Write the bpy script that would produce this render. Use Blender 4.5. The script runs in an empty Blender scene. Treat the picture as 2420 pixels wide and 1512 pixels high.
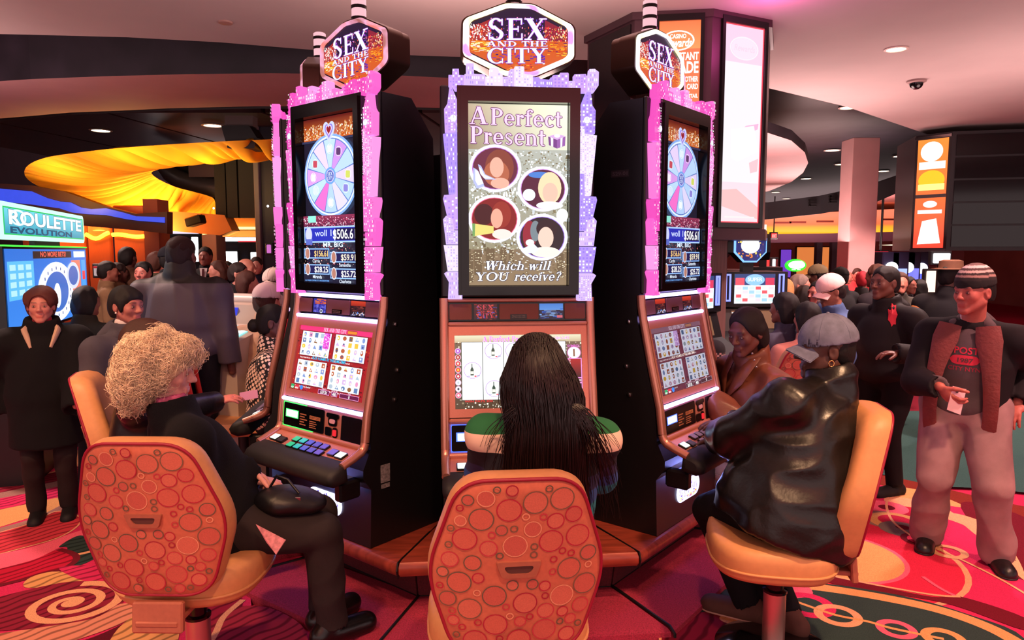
import bpy, math, random
import numpy as np
from mathutils import Vector, Matrix
PI = math.pi
R = math.radians
rnd = random.Random(7)
SC = bpy.context.scene
COL = SC.collection

# ------------------------------------------------------------------ camera
F = 1680.0                      # focal length in pixels of the 2420 x 1512 frame
PITCH = R(5.47)
EYE = Vector((0, 0, 1.7))
cam = bpy.data.cameras.new('camera'); cam.sensor_width = 36.0; cam.lens = F / 2420 * 36.0
cam.clip_start = .05; cam.clip_end = 200
camo = bpy.data.objects.new('camera', cam); COL.objects.link(camo)
camo.location = EYE; camo.rotation_euler = (PI / 2 - PITCH, 0, 0)
SC.camera = camo
# ------------------------------------------------------------------ world + exposure
W = bpy.data.worlds.new('world'); SC.world = W; W.use_nodes = True
W.node_tree.nodes['Background'].inputs[0].default_value = (.78, .56, .55, 1)
W.node_tree.nodes['Background'].inputs[1].default_value = 1.0
SC.view_settings.view_transform = 'Standard'
SC.view_settings.look = 'None'
SC.view_settings.exposure = .5
SC.view_settings.gamma = 1.0
SC.view_settings.use_curve_mapping = False
SC.cycles.max_bounces = 4
SC.cycles.diffuse_bounces = 2
SC.cycles.glossy_bounces = 2
SC.cycles.use_adaptive_sampling = True
SC.cycles.adaptive_threshold = .03
SC.cycles.sample_clamp_indirect = 4.0
try:
    SC.cycles.use_denoising = True
except Exception:
    pass

def lamp(kind, name, loc, energy, color, size=.3, target=None, spot=None, blend=.6, parent=None):
    l = bpy.data.lights.new(name, kind); l.energy = energy; l.color = color
    if kind == 'AREA':
        l.shape = 'DISK' if not isinstance(size, tuple) else 'RECTANGLE'
        if isinstance(size, tuple): l.size, l.size_y = size
        else: l.size = size
    else:
        l.shadow_soft_size = size
    if kind == 'SPOT': l.spot_size = R(spot); l.spot_blend = blend
    o = bpy.data.objects.new(name, l); COL.objects.link(o); o.location = loc
    if target is not None:
        o.rotation_euler = (Vector(target) - Vector(loc)).to_track_quat('-Z', 'Y').to_euler()
    if parent: o.parent = parent
    return o
CEIL = 3.6
# recessed downlights of the near ceiling above and behind the camera (out of the frame)
WARM = (1.0, .55, .30); ROSE = (1.0, .13, .16); PINK = (1.0, .20, .34)
lamp('AREA', 'ceiling_wash_rose', (0.3, -1.2, CEIL - .05), 40, ROSE, (5.5, 2.0), target=(0.0, 1.5, 0.5))
lamp('SPOT', 'downlight_beam', (1.9, 1.6, CEIL - .04), 330, WARM, .10, target=(1.5, 2.6, .5), spot=62)
lamp('SPOT', 'downlight_beam', (0.3, .3, CEIL - .04), 170, WARM, .10, target=(.15, 2.0, .8), spot=55)
lamp('SPOT', 'downlight_beam', (-1.3, .6, CEIL - .04), 190, WARM, .10, target=(-1.3, 2.5, .8), spot=58)
lamp('SPOT', 'downlight_beam', (-2.6, 2.2, CEIL - .04), 260, WARM, .10, target=(-2.4, 3.4, .4), spot=70)
lamp('SPOT', 'downlight_beam', (3.3, 2.6, CEIL - .04), 330, (1, .45, .38), .10, target=(3.0, 4.2, .6), spot=75)

# downlights of the halls to the left and right
for q, t, wt, c in (((-4.2, 5.2, 3.5), (-3.4, 6.2, 0), 420, (1, .64, .54)), ((-6.0, 9.0, 3.5), (-5.0, 9.0, 0), 420, (1, .66, .56)), ((3.6, 5.4, 3.5), (3.6, 5.8, 0), 480, (1, .66, .60)), ((5.6, 8.2, 3.5), (5.0, 8.6, 0), 560, (1, .66, .60)), ((7.0, 12.5, 3.0), (6.5, 13, 0), 500, (1, .64, .58)), ((3.8, 11.0, 3.1), (4.2, 11.5, 0), 400, (1, .64, .58))):
    lamp('SPOT', 'hall_downlight', q, wt, c, .12, target=t, spot=110, blend=.8)
# uplights added without fixtures to brighten the ceiling
for q, wt in (((-3.6, -.6, 2.5), 70), ((3.9, .4, 2.5), 60), ((-6.2, 6.4, 2.6), 60), ((5.4, 7.0, 2.4), 45), ((3.4, 9.6, 2.4), 90), ((7.5, 17.5, 2.2), 160), ((5.5, 14.0, 2.4), 60)):
    lamp('AREA', 'added_ceiling_fill', (q[0], q[1], q[2] - .5), wt, (1, .66, .62), 2.2, target=(q[0], q[1], 4))

# ------------------------------------------------------------------ pixel helpers (2420 x 1512 frame)
CP, SP = math.cos(PITCH), math.sin(PITCH)
def ray(px, py):
    u = (px - 1210) / F; v = -(py - 756) / F
    return Vector((u, CP + v * SP, -SP + v * CP))
def atY(px, py, Y):
    d = ray(px, py); return EYE + d * (Y / d.y)
def atZ(px, py, z):
    d = ray(px, py); return EYE + d * ((z - EYE.z) / d.z)

# ------------------------------------------------------------------ colours + materials
def lin(c):
    if isinstance(c, str):
        c = tuple(int(c[i:i + 2], 16) / 255 for i in (0, 2, 4))
    elif max(c) > 1.0: c = tuple(x / 255 for x in c)
    return tuple((x / 12.92 if x <= .04045 else ((x + .055) / 1.055) ** 2.4) for x in c[:3])
MATS = {}
def mat(name, col=(.5, .5, .5), rough=.5, metal=0.0, var=None, bump=None, emit=None, estr=0, attr=False, spec=.5, coat=0, sheen=0, stretch=None, alpha=None, trans=0):
    """procedural principled material: var=(scale, amount) colour mottling, bump=(scale, strength)"""
    if name in MATS: return MATS[name]
    m = bpy.data.materials.new(name); m.use_nodes = True; MATS[name] = m
    nt = m.node_tree; N = nt.nodes; L = nt.links
    b = N['Principled BSDF']
    c = lin(col)
    b.inputs['Base Color'].default_value = (*c, 1)
    b.inputs['Roughness'].default_value = rough
    b.inputs['Metallic'].default_value = metal
    b.inputs['Specular IOR Level'].default_value = spec
    if coat: b.inputs['Coat Weight'].default_value = coat; b.inputs['Coat Roughness'].default_value = .12
    if sheen: b.inputs['Sheen Weight'].default_value = sheen
    if trans: b.inputs['Transmission Weight'].default_value = trans
    if alpha is not None: b.inputs['Alpha'].default_value = alpha
    co = None
    def coords():
        nonlocal co
        if co is None:
            tc = N.new('ShaderNodeTexCoord'); co = tc.outputs['Object']
            if stretch:
                mp = N.new('ShaderNodeMapping'); mp.inputs['Scale'].default_value = stretch
                L.new(co, mp.inputs['Vector']); co = mp.outputs['Vector']
        return co
    src = None
    if attr:
        a = N.new('ShaderNodeAttribute'); a.attribute_name = 'Col'; src = a.outputs['Color']
        L.new(src, b.inputs['Base Color'])
    if var:
        nz = N.new('ShaderNodeTexNoise'); nz.inputs['Scale'].default_value = var[0]; nz.inputs['Detail'].default_value = 4
        L.new(coords(), nz.inputs['Vector'])
        mr = N.new('ShaderNodeMapRange'); mr.inputs[1].default_value = .3; mr.inputs[2].default_value = .7
        mr.inputs[3].default_value = 1 - var[1]; mr.inputs[4].default_value = 1 + var[1]
        L.new(nz.outputs['Fac'], mr.inputs[0])
        mx = N.new('ShaderNodeMix'); mx.data_type = 'RGBA'; mx.blend_type = 'MULTIPLY'; mx.inputs['Factor'].default_value = 1
        if src: L.new(src, mx.inputs['A'])
        else: mx.inputs['A'].default_value = (*c, 1)
        cb = N.new('ShaderNodeCombineColor')
        for i in range(3): L.new(mr.outputs[0], cb.inputs[i])
        L.new(cb.outputs[0], mx.inputs['B']); L.new(mx.outputs['Result'], b.inputs['Base Color'])
    if bump:
        nz = N.new('ShaderNodeTexNoise'); nz.inputs['Scale'].default_value = bump[0]; nz.inputs['Detail'].default_value = 3
        L.new(coords(), nz.inputs['Vector'])
        bp = N.new('ShaderNodeBump'); bp.inputs['Strength'].default_value = bump[1]; bp.inputs['Distance'].default_value = .02
        L.new(nz.outputs['Fac'], bp.inputs['Height']); L.new(bp.outputs['Normal'], b.inputs['Normal'])
    if emit is not None:
        b.inputs['Emission Color'].default_value = (*lin(emit), 1); b.inputs['Emission Strength'].default_value = estr
        if estr < 2.0: m.cycles.emission_sampling = 'NONE'
    return m
def emis(name, col, s): return mat(name, (10, 10, 10), .4, emit=col, estr=s)
def screen_mat(name, strength, base=.02, rough=.25):
    """a lit display: the picture comes from the face colours of the screen's own mesh"""
    if name in MATS: return MATS[name]
    m = bpy.data.materials.new(name); m.use_nodes = True; MATS[name] = m
    nt = m.node_tree; b = nt.nodes['Principled BSDF']
    a = nt.nodes.new('ShaderNodeAttribute'); a.attribute_name = 'Col'
    b.inputs['Base Color'].default_value = (base, base, base, 1); b.inputs['Roughness'].default_value = rough
    nt.links.new(a.outputs['Color'], b.inputs['Emission Color']); b.inputs['Emission Strength'].default_value = strength
    m.cycles.emission_sampling = 'NONE'
    return m

# ------------------------------------------------------------------ mesh builder
class MB:
    def __init__(s): s.v = []; s.f = []; s.mi = []; s.c = []
    def add(s, vs, fs, mi=0, col=None):
        o = len(s.v); s.v.extend([tuple(p) for p in vs])
        for k, f in enumerate(fs):
            s.f.append(tuple(i + o for i in f)); s.mi.append(mi if not isinstance(mi, list) else mi[k]); s.c.append(col)
        return s
    def box(s, c, size, rot=None, ch=0.0, mi=0, col=None):
        hx, hy, hz = (d / 2 for d in size); c = Vector(c)
        M = rot if rot is not None else Matrix.Identity(3)
        if ch <= 0:
            vs = [Vector((x, y, z)) for x in (-hx, hx) for y in (-hy, hy) for z in (-hz, hz)]
            fs = [(0, 1, 3, 2), (4, 6, 7, 5), (0, 4, 5, 1), (2, 3, 7, 6), (0, 2, 6, 4), (1, 5, 7, 3)]
        else:
            ch = min(ch, hx * .95, hy * .95, hz * .95); vs = []; idx = {}
            for sx in (-1, 1):
                for sy in (-1, 1):
                    for sz in (-1, 1):
                        for a in range(3):
                            p = [sx * (hx - ch), sy * (hy - ch), sz * (hz - ch)]
                            p[a] = (sx * hx, sy * hy, sz * hz)[a]
                            idx[(sx, sy, sz, a)] = len(vs); vs.append(Vector(p))
            fs = []
            for a in range(3):
                b_, c_ = (a + 1) % 3, (a + 2) % 3
                for sg in (-1, 1):
                    q = []
                    for (u, w) in ((-1, -1), (1, -1), (1, 1), (-1, 1)):
                        k = [0, 0, 0]; k[a] = sg; k[b_] = u; k[c_] = w; q.append(idx[(*k, a)])
                    fs.append(tuple(q if sg > 0 else q[::-1]))
                for u in (-1, 1):
                    for w in (-1, 1):
                        k0 = [0, 0, 0]; k0[b_] = u; k0[c_] = w
                        k1 = list(k0); k0[a] = -1; k1[a] = 1
                        q = [idx[(*k0, b_)], idx[(*k1, b_)], idx[(*k1, c_)], idx[(*k0, c_)]]
                        fs.append(tuple(q if u * w < 0 else q[::-1]))
            for sx in (-1, 1):
                for sy in (-1, 1):
                    for sz in (-1, 1):
                        q = [idx[(sx, sy, sz, a)] for a in range(3)]
                        fs.append(tuple(q if sx * sy * sz > 0 else q[::-1]))
        return s.add([c + M @ p for p in vs], fs, mi, col)
    def prism(s, poly, a, b, fn, mi=0, col=None, inset=0):
        """extrude a 2D polygon from level a to level b, fn(u, v, w) -> 3D"""
        n = len(poly); vs = [fn(u, v, a) for u, v in poly] + [fn(u, v, b) for u, v in poly]
        fs = [tuple(range(n))[::-1], tuple(range(n, 2 * n))] + [(i, (i + 1) % n, n + (i + 1) % n, n + i) for i in range(n)]
        return s.add(vs, fs, mi, col)
    def tube(s, path, r, n=8, mi=0, col=None, caps=True, flat=1.0, up=None):
        path = [Vector(p) for p in path]; m = len(path)
        rr = r if isinstance(r, (list, tuple)) else [r] * m
        vs = []; prev = None
        for i, p in enumerate(path):
            t = (path[min(i + 1, m - 1)] - path[max(i - 1, 0)])
            t = t.normalized() if t.length > 1e-9 else Vector((0, 0, 1))
            if prev is None:
                a = up if up is not None else (Vector((0, 0, 1)) if abs(t.z) < .9 else Vector((1, 0, 0)))
            else: a = prev
            x = (a - t * a.dot(t)); x = x.normalized() if x.length > 1e-6 else t.orthogonal().normalized()
            y = t.cross(x); prev = x
            for k in range(n):
                an = 2 * PI * k / n
                vs.append(p + x * (math.cos(an) * rr[i]) + y * (math.sin(an) * rr[i] * flat))
        fs = [(i * n + k, i * n + (k + 1) % n, (i + 1) * n + (k + 1) % n, (i + 1) * n + k) for i in range(m - 1) for k in range(n)]
        if caps: fs += [tuple(range(n))[::-1], tuple(range((m - 1) * n, m * n))]
        return s.add(vs, fs, mi, col)
    def lathe(s, prof, n=24, c=(0, 0, 0), mi=0, col=None, M=None):
        c = Vector(c); vs = []; m = len(prof)
        for (r, z) in prof:
            for k in range(n):
                a = 2 * PI * k / n; p = Vector((r * math.cos(a), r * math.sin(a), z))
                vs.append(c + (M @ p if M is not None else p))
        fs = [(i * n + k, i * n + (k + 1) % n, (i + 1) * n + (k + 1) % n, (i + 1) * n + k) for i in range(m - 1) for k in range(n)]
        fs += [tuple(range(n))[::-1], tuple(range((m - 1) * n, m * n))]
        return s.add(vs, fs, mi, col)
    def grid(s, fn, nu, nv, mi=0, col=None, closeu=False):
        vs = [fn(i / (nu if closeu else nu - 1), j / (nv - 1)) for j in range(nv) for i in range(nu)]
        fs = []
        for j in range(nv - 1):
            for i in range(nu if closeu else nu - 1):
                i2 = (i + 1) % nu
                fs.append((j * nu + i, j * nu + i2, (j + 1) * nu + i2, (j + 1) * nu + i))
        return s.add(vs, fs, mi, col)
    def ell(s, c, rad, M=None, n=16, m=10, mi=0, col=None):
        c = Vector(c)
        def fn(u, v):
            a = 2 * PI * u; b = PI * (v * .998 + .001)
            p = Vector((rad[0] * math.sin(b) * math.cos(a), rad[1] * math.sin(b) * math.sin(a), -rad[2] * math.cos(b)))
            return c + (M @ p if M is not None else p)
        return s.grid(fn, n, m, mi, col, closeu=True)
    def build(s, name, mats, parent=None, smooth=35, loc=None, rot=None):
        me = bpy.data.meshes.new(name); me.from_pydata(s.v, [], s.f)
        if not isinstance(mats, (list, tuple)): mats = [mats]
        for m in mats: me.materials.append(m)
        if any(s.mi): me.polygons.foreach_set('material_index', s.mi)
        if any(c is not None for c in s.c):
            at = me.color_attributes.new('Col', 'FLOAT_COLOR', 'CORNER'); buf = []
            for f, c in zip(s.f, s.c):
                if c is None: c = (1, 1, 1)
                if isinstance(c, list):
                    for q in c: buf.extend((*q, 1.0))
                else: buf.extend((*c, 1.0) * len(f))
            at.data.foreach_set('color', buf)
        me.update()
        if smooth:
            me.polygons.foreach_set('use_smooth', [True] * len(me.polygons))
            try: me.set_sharp_from_angle(angle=R(smooth))
            except Exception: pass
        o = bpy.data.objects.new(name, me); COL.objects.link(o)
        if parent: o.parent = parent
        if loc is not None: o.location = loc
        if rot is not None: o.rotation_euler = rot
        return o
def tag(o, label=None, cat=None, group=None, kind=None):
    if label: o['label'] = label
    if cat: o['category'] = cat
    if group: o['group'] = group
    if kind: o['kind'] = kind
    return o
def empty(name, loc=(0, 0, 0), rz=0.0, label=None, cat=None, group=None, parent=None):
    o = bpy.data.objects.new(name, None); COL.objects.link(o); o.location = loc; o.rotation_euler = (0, 0, rz)
    o.empty_display_size = .05
    if parent: o.parent = parent
    return tag(o, label, cat, group)
def copy_tree(o, parent=None):
    c = o.copy(); COL.objects.link(c); c.parent = parent
    for ch in list(o.children): copy_tree(ch, c)
    return c
def struct(o): o['kind'] = 'structure'; return o

# ------------------------------------------------------------------ lettering
_tc = {}
def text2d(body, bold=0.0):
    """outline of a line of plain lettering as (verts, faces), cap height about 0.73, starting at x = 0"""
    key = (body, bold)
    if key in _tc: return _tc[key]
    cu = bpy.data.curves.new('t', 'FONT'); cu.body = body; cu.offset = bold; cu.resolution_u = 3
    ob = bpy.data.objects.new('t', cu)
    COL.objects.link(ob)
    dg = bpy.context.evaluated_depsgraph_get(); dg.update()
    me = bpy.data.meshes.new_from_object(ob.evaluated_get(dg))
    vs = [(v.co.x, v.co.y) for v in me.vertices]; fs = [tuple(p.vertices) for p in me.polygons]
    bpy.data.objects.remove(ob); bpy.data.curves.remove(cu); bpy.data.meshes.remove(me)
    _tc[key] = (vs, fs); return vs, fs

def _ln(x0, y0, x1, y1, w): # a straight stroke of horizontal width w
    return [[(x0, y0), (x0 + w, y0), (x1 + w, y1), (x1, y1)]]
def _bx(x0, y0, x1, y1): return [[(x0, y0), (x1, y0), (x1, y1), (x0, y1)]]
def _arc(cx, cy, rx, ry, a0, a1, tx, ty, n=14): # thick on the sides (tx), thin on top (ty)
    out = []
    for i in range(n):
        p = []
        for a, inn in ((a0 + (a1 - a0) * i / n, 0), (a0 + (a1 - a0) * (i + 1) / n, 0), (a0 + (a1 - a0) * (i + 1) / n, 1), (a0 + (a1 - a0) * i / n, 1)):
            c, s_ = math.cos(R(a)), math.sin(R(a))
            p.append((cx + (rx - inn * tx) * c, cy + (ry - inn * ty) * s_))
        out.append(p)
    return out
S_ = .05   # serif thickness
def _sf(x0, x1, y): return _bx(x0, y, x1, y + S_)
# serif alphabet: glyph -> (advance, quads), cap height 1, x height .66
def _glyphs():
    G = {}
    t = .17; h = .07
    def stem(x, y0=0, y1=1, e=.08): return _bx(x, y0, x + t, y1) + _sf(x - e, x + t + e, y0) + _sf(x - e, x + t + e, y1 - S_)
    G['I'] = (.40, stem(.12))
    G['E'] = (.74, stem(.12) + _bx(.2, .93, .66, 1) + _bx(.2, .47, .52, .54) + _bx(.2, 0, .68, .07) + _bx(.61, .72, .66, 1) + _bx(.63, 0, .68, .3) + _bx(.48, .38, .52, .64))
    G['T'] = (.76, stem(.30) + _bx(.04, .93, .74, 1) + _bx(.04, .70, .09, 1) + _bx(.69, .70, .74, 1))
    G['H'] = (.92, stem(.12) + stem(.62) + _bx(.2, .47, .7, .54))
    G['P'] = (.76, stem(.12) + _arc(.36, .73, .36, .27, -90, 90, t, h) + _bx(.25, .93, .37, 1) + _bx(.25, .46, .37, .53))
    G['D'] = (.90, stem(.12) + _arc(.34, .5, .48, .5, -90, 90, t, h) + _bx(.25, .93, .35, 1) + _bx(.25, 0, .35, .07))
    G['N'] = (.94, _bx(.13, 0, .2, 1) + _bx(.72, 0, .79, 1) + _ln(.13, 1, .60, 0, .2) + _sf(.02, .32, .95) + _sf(.04, .3, 0) + _sf(.6, .9, .95))
    G['A'] = (.92, _ln(.40, 1, .08, 0, .07) + _ln(.36, 1, .64, 0, .19) + _bx(.2, .3, .72, .37) + _sf(.0, .28, 0) + _sf(.54, .92, 0))
    G['X'] = (.92, _ln(.06, 1, .60, 0, .22) + _ln(.08, 0, .70, 1, .08) + _sf(0, .36, .95) + _sf(.6, .9, .95) + _sf(0, .28, 0) + _sf(.52, .92, 0))
    G['Y'] = (.88, _ln(.06, 1, .36, .45, .2) + _ln(.40, .45, .68, 1, .08) + _bx(.36, 0, .54, .48) + _sf(0, .34, .95) + _sf(.58, .88, .95) + _sf(.26, .64, 0))
    G['W'] = (1.2, _ln(.06, 1, .30, 0, .2) + _ln(.32, 0, .56, 1, .07) + _ln(.50, 1, .74, 0, .2) + _ln(.76, 0, 1.0, 1, .07) + _sf(0, .34, .95) + _sf(.46, .76, .95) + _sf(.9, 1.18, .95))
    G['O'] = (.98, _arc(.48, .5, .46, .53, 0, 360, t, h, 26))
    G['U'] = (.92, _bx(.12, .3, .12 + t, 1) + _bx(.68, .3, .76, 1) + _arc(.44, .32, .32, .34, 180, 360, .12, h) + _sf(.03, .38, .95) + _sf(.58, .86, .95))
    G['C'] = (.88, _arc(.48, .5, .45, .53, 48, 312, t, h, 20) + _bx(.74, .66, .79, 1) + _bx(.74, 0, .79, .32))
    G['S'] = (.74, _arc(.36, .745, .29, .275, 30, 250, .15, h) + _arc(.36, .255, .30, .275, -150, 70, .15, h) + _ln(.16, .66, .50, .30, .17) + _bx(.58, .68, .63, .98) + _bx(.07, .02, .12, .34))
    x = .66; t2 = .15
    def sm(x0, y1=x): return _bx(x0, 0, x0 + t2, y1) + _sf(x0 - .07, x0 + t2 + .07, 0) + _bx(x0 - .07, y1 - .05, x0 + .02, y1)
    G['i'] = (.36, sm(.10) + _arc(.18, .86, .1, .1, 0, 360, .1, .1, 10))
    G['l'] = (.36, sm(.10, 1.0))
    G['r'] = (.52, sm(.10) + _arc(.38, .42, .16, .24, 60, 150, .12, .1, 6) + _arc(.42, .54, .08, .09, 0, 360, .08, .09, 8))
    G['n'] = (.74, sm(.10) + _arc(.38, .40, .25, .27, 0, 130, t2, .08, 8) + _bx(.48, 0, .63, .42) + _sf(.41, .70, 0))
    G['h'] = (.74, sm(.10, 1.0) + _arc(.38, .40, .25, .27, 0, 130, t2, .08, 8) + _bx(.48, 0, .63, .42) + _sf(.41, .70, 0))
    G['e'] = (.64, _arc(.32, .33, .29, .35, 0, 320, t2, .07, 16) + _bx(.1, .30, .60, .37))
    G['c'] = (.58, _arc(.32, .33, .29, .35, 45, 320, t2, .07, 14) + _arc(.46, .52, .08, .09, 0, 360, .08, .09, 8))
    G['s'] = (.54, _arc(.26, .49, .2, .18, 20, 260, .1, .06, 10) + _arc(.26, .17, .21, .18, -160, 80, .1, .06, 10) + _ln(.12, .42, .30, .2, .14))
    G['t'] = (.46, _bx(.12, .12, .27, .9) + _bx(.0, .58, .42, .66) + _arc(.29, .15, .17, .16, 180, 310, .13, .07, 6))
    G['f'] = (.46, _bx(.12, 0, .27, .78) + _bx(.0, .58, .40, .66) + _arc(.32, .80, .2, .2, 50, 180, .14, .08, 8) + _sf(.04, .38, 0) + _arc(.42, .88, .07, .07, 0, 360, .07, .07, 8))
    G['v'] = (.66, _ln(.06, x, .26, 0, .16) + _ln(.28, 0, .48, x, .07) + _sf(0, .28, x - .05) + _sf(.4, .64, x - .05))
    G['w'] = (.92, _ln(.04, x, .2, 0, .15) + _ln(.22, 0, .38, x, .06) + _ln(.34, x, .5, 0, .15) + _ln(.54, 0, .72, x, .06) + _sf(0, .24, x - .05) + _sf(.64, .88, x - .05))
    G['?'] = (.6, _arc(.30, .76, .25, .26, -60, 170, .14, .08, 12) + _ln(.24, .24, .30, .56, .13) + _arc(.30, .09, .1, .1, 0, 360, .1, .1, 10))
    G[' '] = (.34, [])
    return G
GLY = _glyphs()
def serif2d(body, shear=0.0, track=0.0):
    vs = []; fs = []; x = 0
    for ch in body:
        adv, qs = GLY.get(ch, GLY[' '])
        for q in qs:
            o = len(vs); vs += [(x + u + shear * w, w) for u, w in q]; fs.append((o, o + 1, o + 2, o + 3))
        x += adv + track
    return vs, fs, x

# ------------------------------------------------------------------ flat artwork (screens, posters, carpet)
class Art(MB):
    """layers of flat coloured shapes; px rectangle -> local rectangle mapping"""
    def __init__(s, src, dst, fn, step=.0003, z0=0.0):
        super().__init__(); s.src = src; s.dst = dst; s.fn = fn; s.step = step; s.z = z0; s.M = 0
    def P(s, x, y, z=None):
        (x0, y0, x1, y1), (u0, v0, u1, v1) = s.src, s.dst
        return s.fn(u0 + (x - x0) / (x1 - x0) * (u1 - u0), v1 - (y - y0) / (y1 - y0) * (v1 - v0), s.z if z is None else z)
    def up(s): s.z += s.step
    def poly(s, pts, col, up=True, cols=None):
        if up: s.up()
        s.add([s.P(*p) for p in pts], [tuple(range(len(pts)))], s.M, lin(col) if cols is None else [lin(c) for c in cols])
    def rect(s, x0, y0, x1, y1, col, up=True, col2=None):
        if col2 is None: s.poly([(x0, y0), (x1, y0), (x1, y1), (x0, y1)], col, up)
        else: s.poly([(x0, y0), (x1, y0), (x1, y1), (x0, y1)], None, up, [col, col, col2, col2])
    def frame(s, x0, y0, x1, y1, w, col):
        s.up()
        for q in ((x0, y0, x1, y0 + w), (x0, y1 - w, x1, y1), (x0, y0 + w, x0 + w, y1 - w), (x1 - w, y0 + w, x1, y1 - w)): s.rect(*q, col, up=False)
    def disc(s, x, y, rx, ry, col, n=28, up=True, col2=None):
        if up: s.up()
        vs = [s.P(x + rx * math.cos(2 * PI * i / n), y + ry * math.sin(2 * PI * i / n)) for i in range(n)]
        if col2 is None: s.add(vs, [tuple(range(n))], s.M, lin(col))
        else:
            a, b = lin(col), lin(col2)
            s.add(vs + [s.P(x, y)], [(i, (i + 1) % n, n) for i in range(n)], s.M, [b, b, a])
    def ring(s, x, y, rx, ry, w, col, n=28, a0=0, a1=360, up=True, wy=None):
        if up: s.up()
        wy = w if wy is None else wy
        k = n if a1 - a0 < 360 else n
        o = []
        for i in range(k + 1):
            a = R(a0 + (a1 - a0) * i / k); o.append((math.cos(a), math.sin(a)))
        vs = [s.P(x + rx * c, y + ry * q) for c, q in o] + [s.P(x + (rx - w) * c, y + (ry - wy) * q) for c, q in o]
        s.add(vs, [(i, i + 1, k + 2 + i, k + 1 + i) for i in range(k)], s.M, lin(col))
    def band(s, pts, w, col, up=True):
        """a line of width w through points"""
        if up: s.up()
        a = []; b = []
        for i, p in enumerate(pts):
            q0 = pts[max(i - 1, 0)]; q1 = pts[min(i + 1, len(pts) - 1)]
            dx, dy = q1[0] - q0[0], q1[1] - q0[1]; l = math.hypot(dx, dy) or 1
            ww = w[i] if isinstance(w, list) else w
            a.append(s.P(p[0] - dy / l * ww / 2, p[1] + dx / l * ww / 2)); b.append(s.P(p[0] + dy / l * ww / 2, p[1] - dx / l * ww / 2))
        n = len(pts); s.add(a + b, [(i, i + 1, n + i + 1, n + i) for i in range(n - 1)], s.M, lin(col))
    def text(s, body, x, y, hgt, col, wid=None, bold=.012, align='l', serif=False, shear=0, slope=0.0, outline=None, ow=.9):
        """baseline at y, cap height hgt, optional total width wid, slope = rise of the baseline per px"""
        if serif:
            vs, fs, tw = serif2d(body, shear, .02); ch = 1.0
        else:
            vs, fs = text2d(body, bold); ch = .70
            if not vs: return
            tw = max(v[0] for v in vs); vs = [(a + shear * b, b) for a, b in vs]
        k = hgt / ch; kx = (wid / tw) if wid else k
        x0 = x - (tw * kx / 2 if align == 'c' else tw * kx if align == 'r' else 0)
        if outline:
            for dx, dy in ((-ow, 0), (ow, 0), (0, ow), (0, -ow), (ow * .8, ow * .8)):
                s.up(); s.add([s.P(x0 + a * kx + dx, y - b * k + dy - slope * a * kx) for a, b in vs], fs, s.M, lin(outline))
        s.up(); s.add([s.P(x0 + a * kx, y - b * k - slope * a * kx) for a, b in vs], fs, s.M, lin(col))
    def specks(s, x0, y0, x1, y1, n, cols, w=(1, 3), h=(1, 3), seed=1):
        r = random.Random(seed); s.up()
        for i in range(n):
            if i % 40 == 0: s.up()
            a, b = r.uniform(x0, x1), r.uniform(y0, y1); ww, hh = r.uniform(*w), r.uniform(*h)
            s.rect(a, b, min(a + ww, x1), min(b + hh, y1), r.choice(cols), up=False)
XZ = lambda off=0.0: (lambda u, v, w: (u, off - w, v))       # artwork standing upright and facing -y
# ================================================================== the hall
M_plast = mat('ceiling_plaster', (172, 154, 152), .75, var=(1.2, .05), bump=(60, .03))
M_plast2 = mat('soffit_plaster', (170, 128, 128), .6, var=(1.5, .06))
M_dark = mat('recess_ceiling_dark', (38, 30, 40), .5, var=(2.5, .35))
M_panel = mat('dark_gloss_ceiling_panel', (66, 40, 42), .28, var=(3, .2))
def flat_poly(name, pts, z, th, m, kind=True):
    b = MB(); b.prism([(p.x, p.y) for p in pts], z, z + th, lambda u, v, w: (u, v, w), [0, 1] + [1] * len(pts)); o = b.build(name, [m, M_dark], smooth=0)
    return struct(o) if kind else o
def zpts(lst, z): return [atZ(px, py, z) for px, py in lst]
edge = zpts([(-500, 70), (73, 82), (300, 88), (520, 100), (740, 118), (1000, 132), (1390, 142), (1600, 168), (1815, 208), (2000, 252), (2200, 320), (2420, 400)], CEIL)
flat_poly('ceiling', [Vector((-9, -4, 0))] + edge + [Vector((12, 12, 0)), Vector((12, -4, 0))], CEIL, .1, M_plast)
flat_poly('ceiling_recess', [Vector((-16, 4, 0)), Vector((-16, 42, 0)), Vector((22, 42, 0)), Vector((22, 4, 0))], 4.35, .1, M_dark)
# curved soffit over the lounge on the left
near = zpts([(-500, 215), (-50, 195), (73, 187), (250, 180), (450, 175), (640, 173), (900, 176), (1180, 190)], CEIL)
far = zpts([(-500, 330), (-50, 284), (73, 274), (165, 266), (294, 261), (397, 256), (605, 251), (900, 252), (1180, 258)], CEIL)
flat_poly('soffit_curved', near + far[::-1], CEIL, .6, M_plast2)
b = MB()
for k in range(len(far) - 1):
    p, q = far[k], far[k + 1]; b.add([(p.x, p.y + .05, CEIL - .02), (q.x, q.y + .05, CEIL - .02), (q.x, q.y + .05, 4.3), (p.x, p.y + .05, 4.3)], [(0, 1, 2, 3)])
struct(b.build('trim_1', mat('soffit_dark_edge', (28, 18, 22), .5), smooth=0))
# dark gloss ceiling panels beyond, with open joints
for k in range(5):
    x0 = -11.2 + k * 2.45
    bb = MB(); pts = [(x0, 11.35), (x0 + 2.38, 11.35), (x0 + 2.38 + .9, 17), (x0 + .9, 17)]
    bb.prism(pts, 3.86, 3.95, lambda u, v, w: (u, v, w)); o = bb.build('ceiling_panel', M_panel, smooth=0); struct(o)
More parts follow.
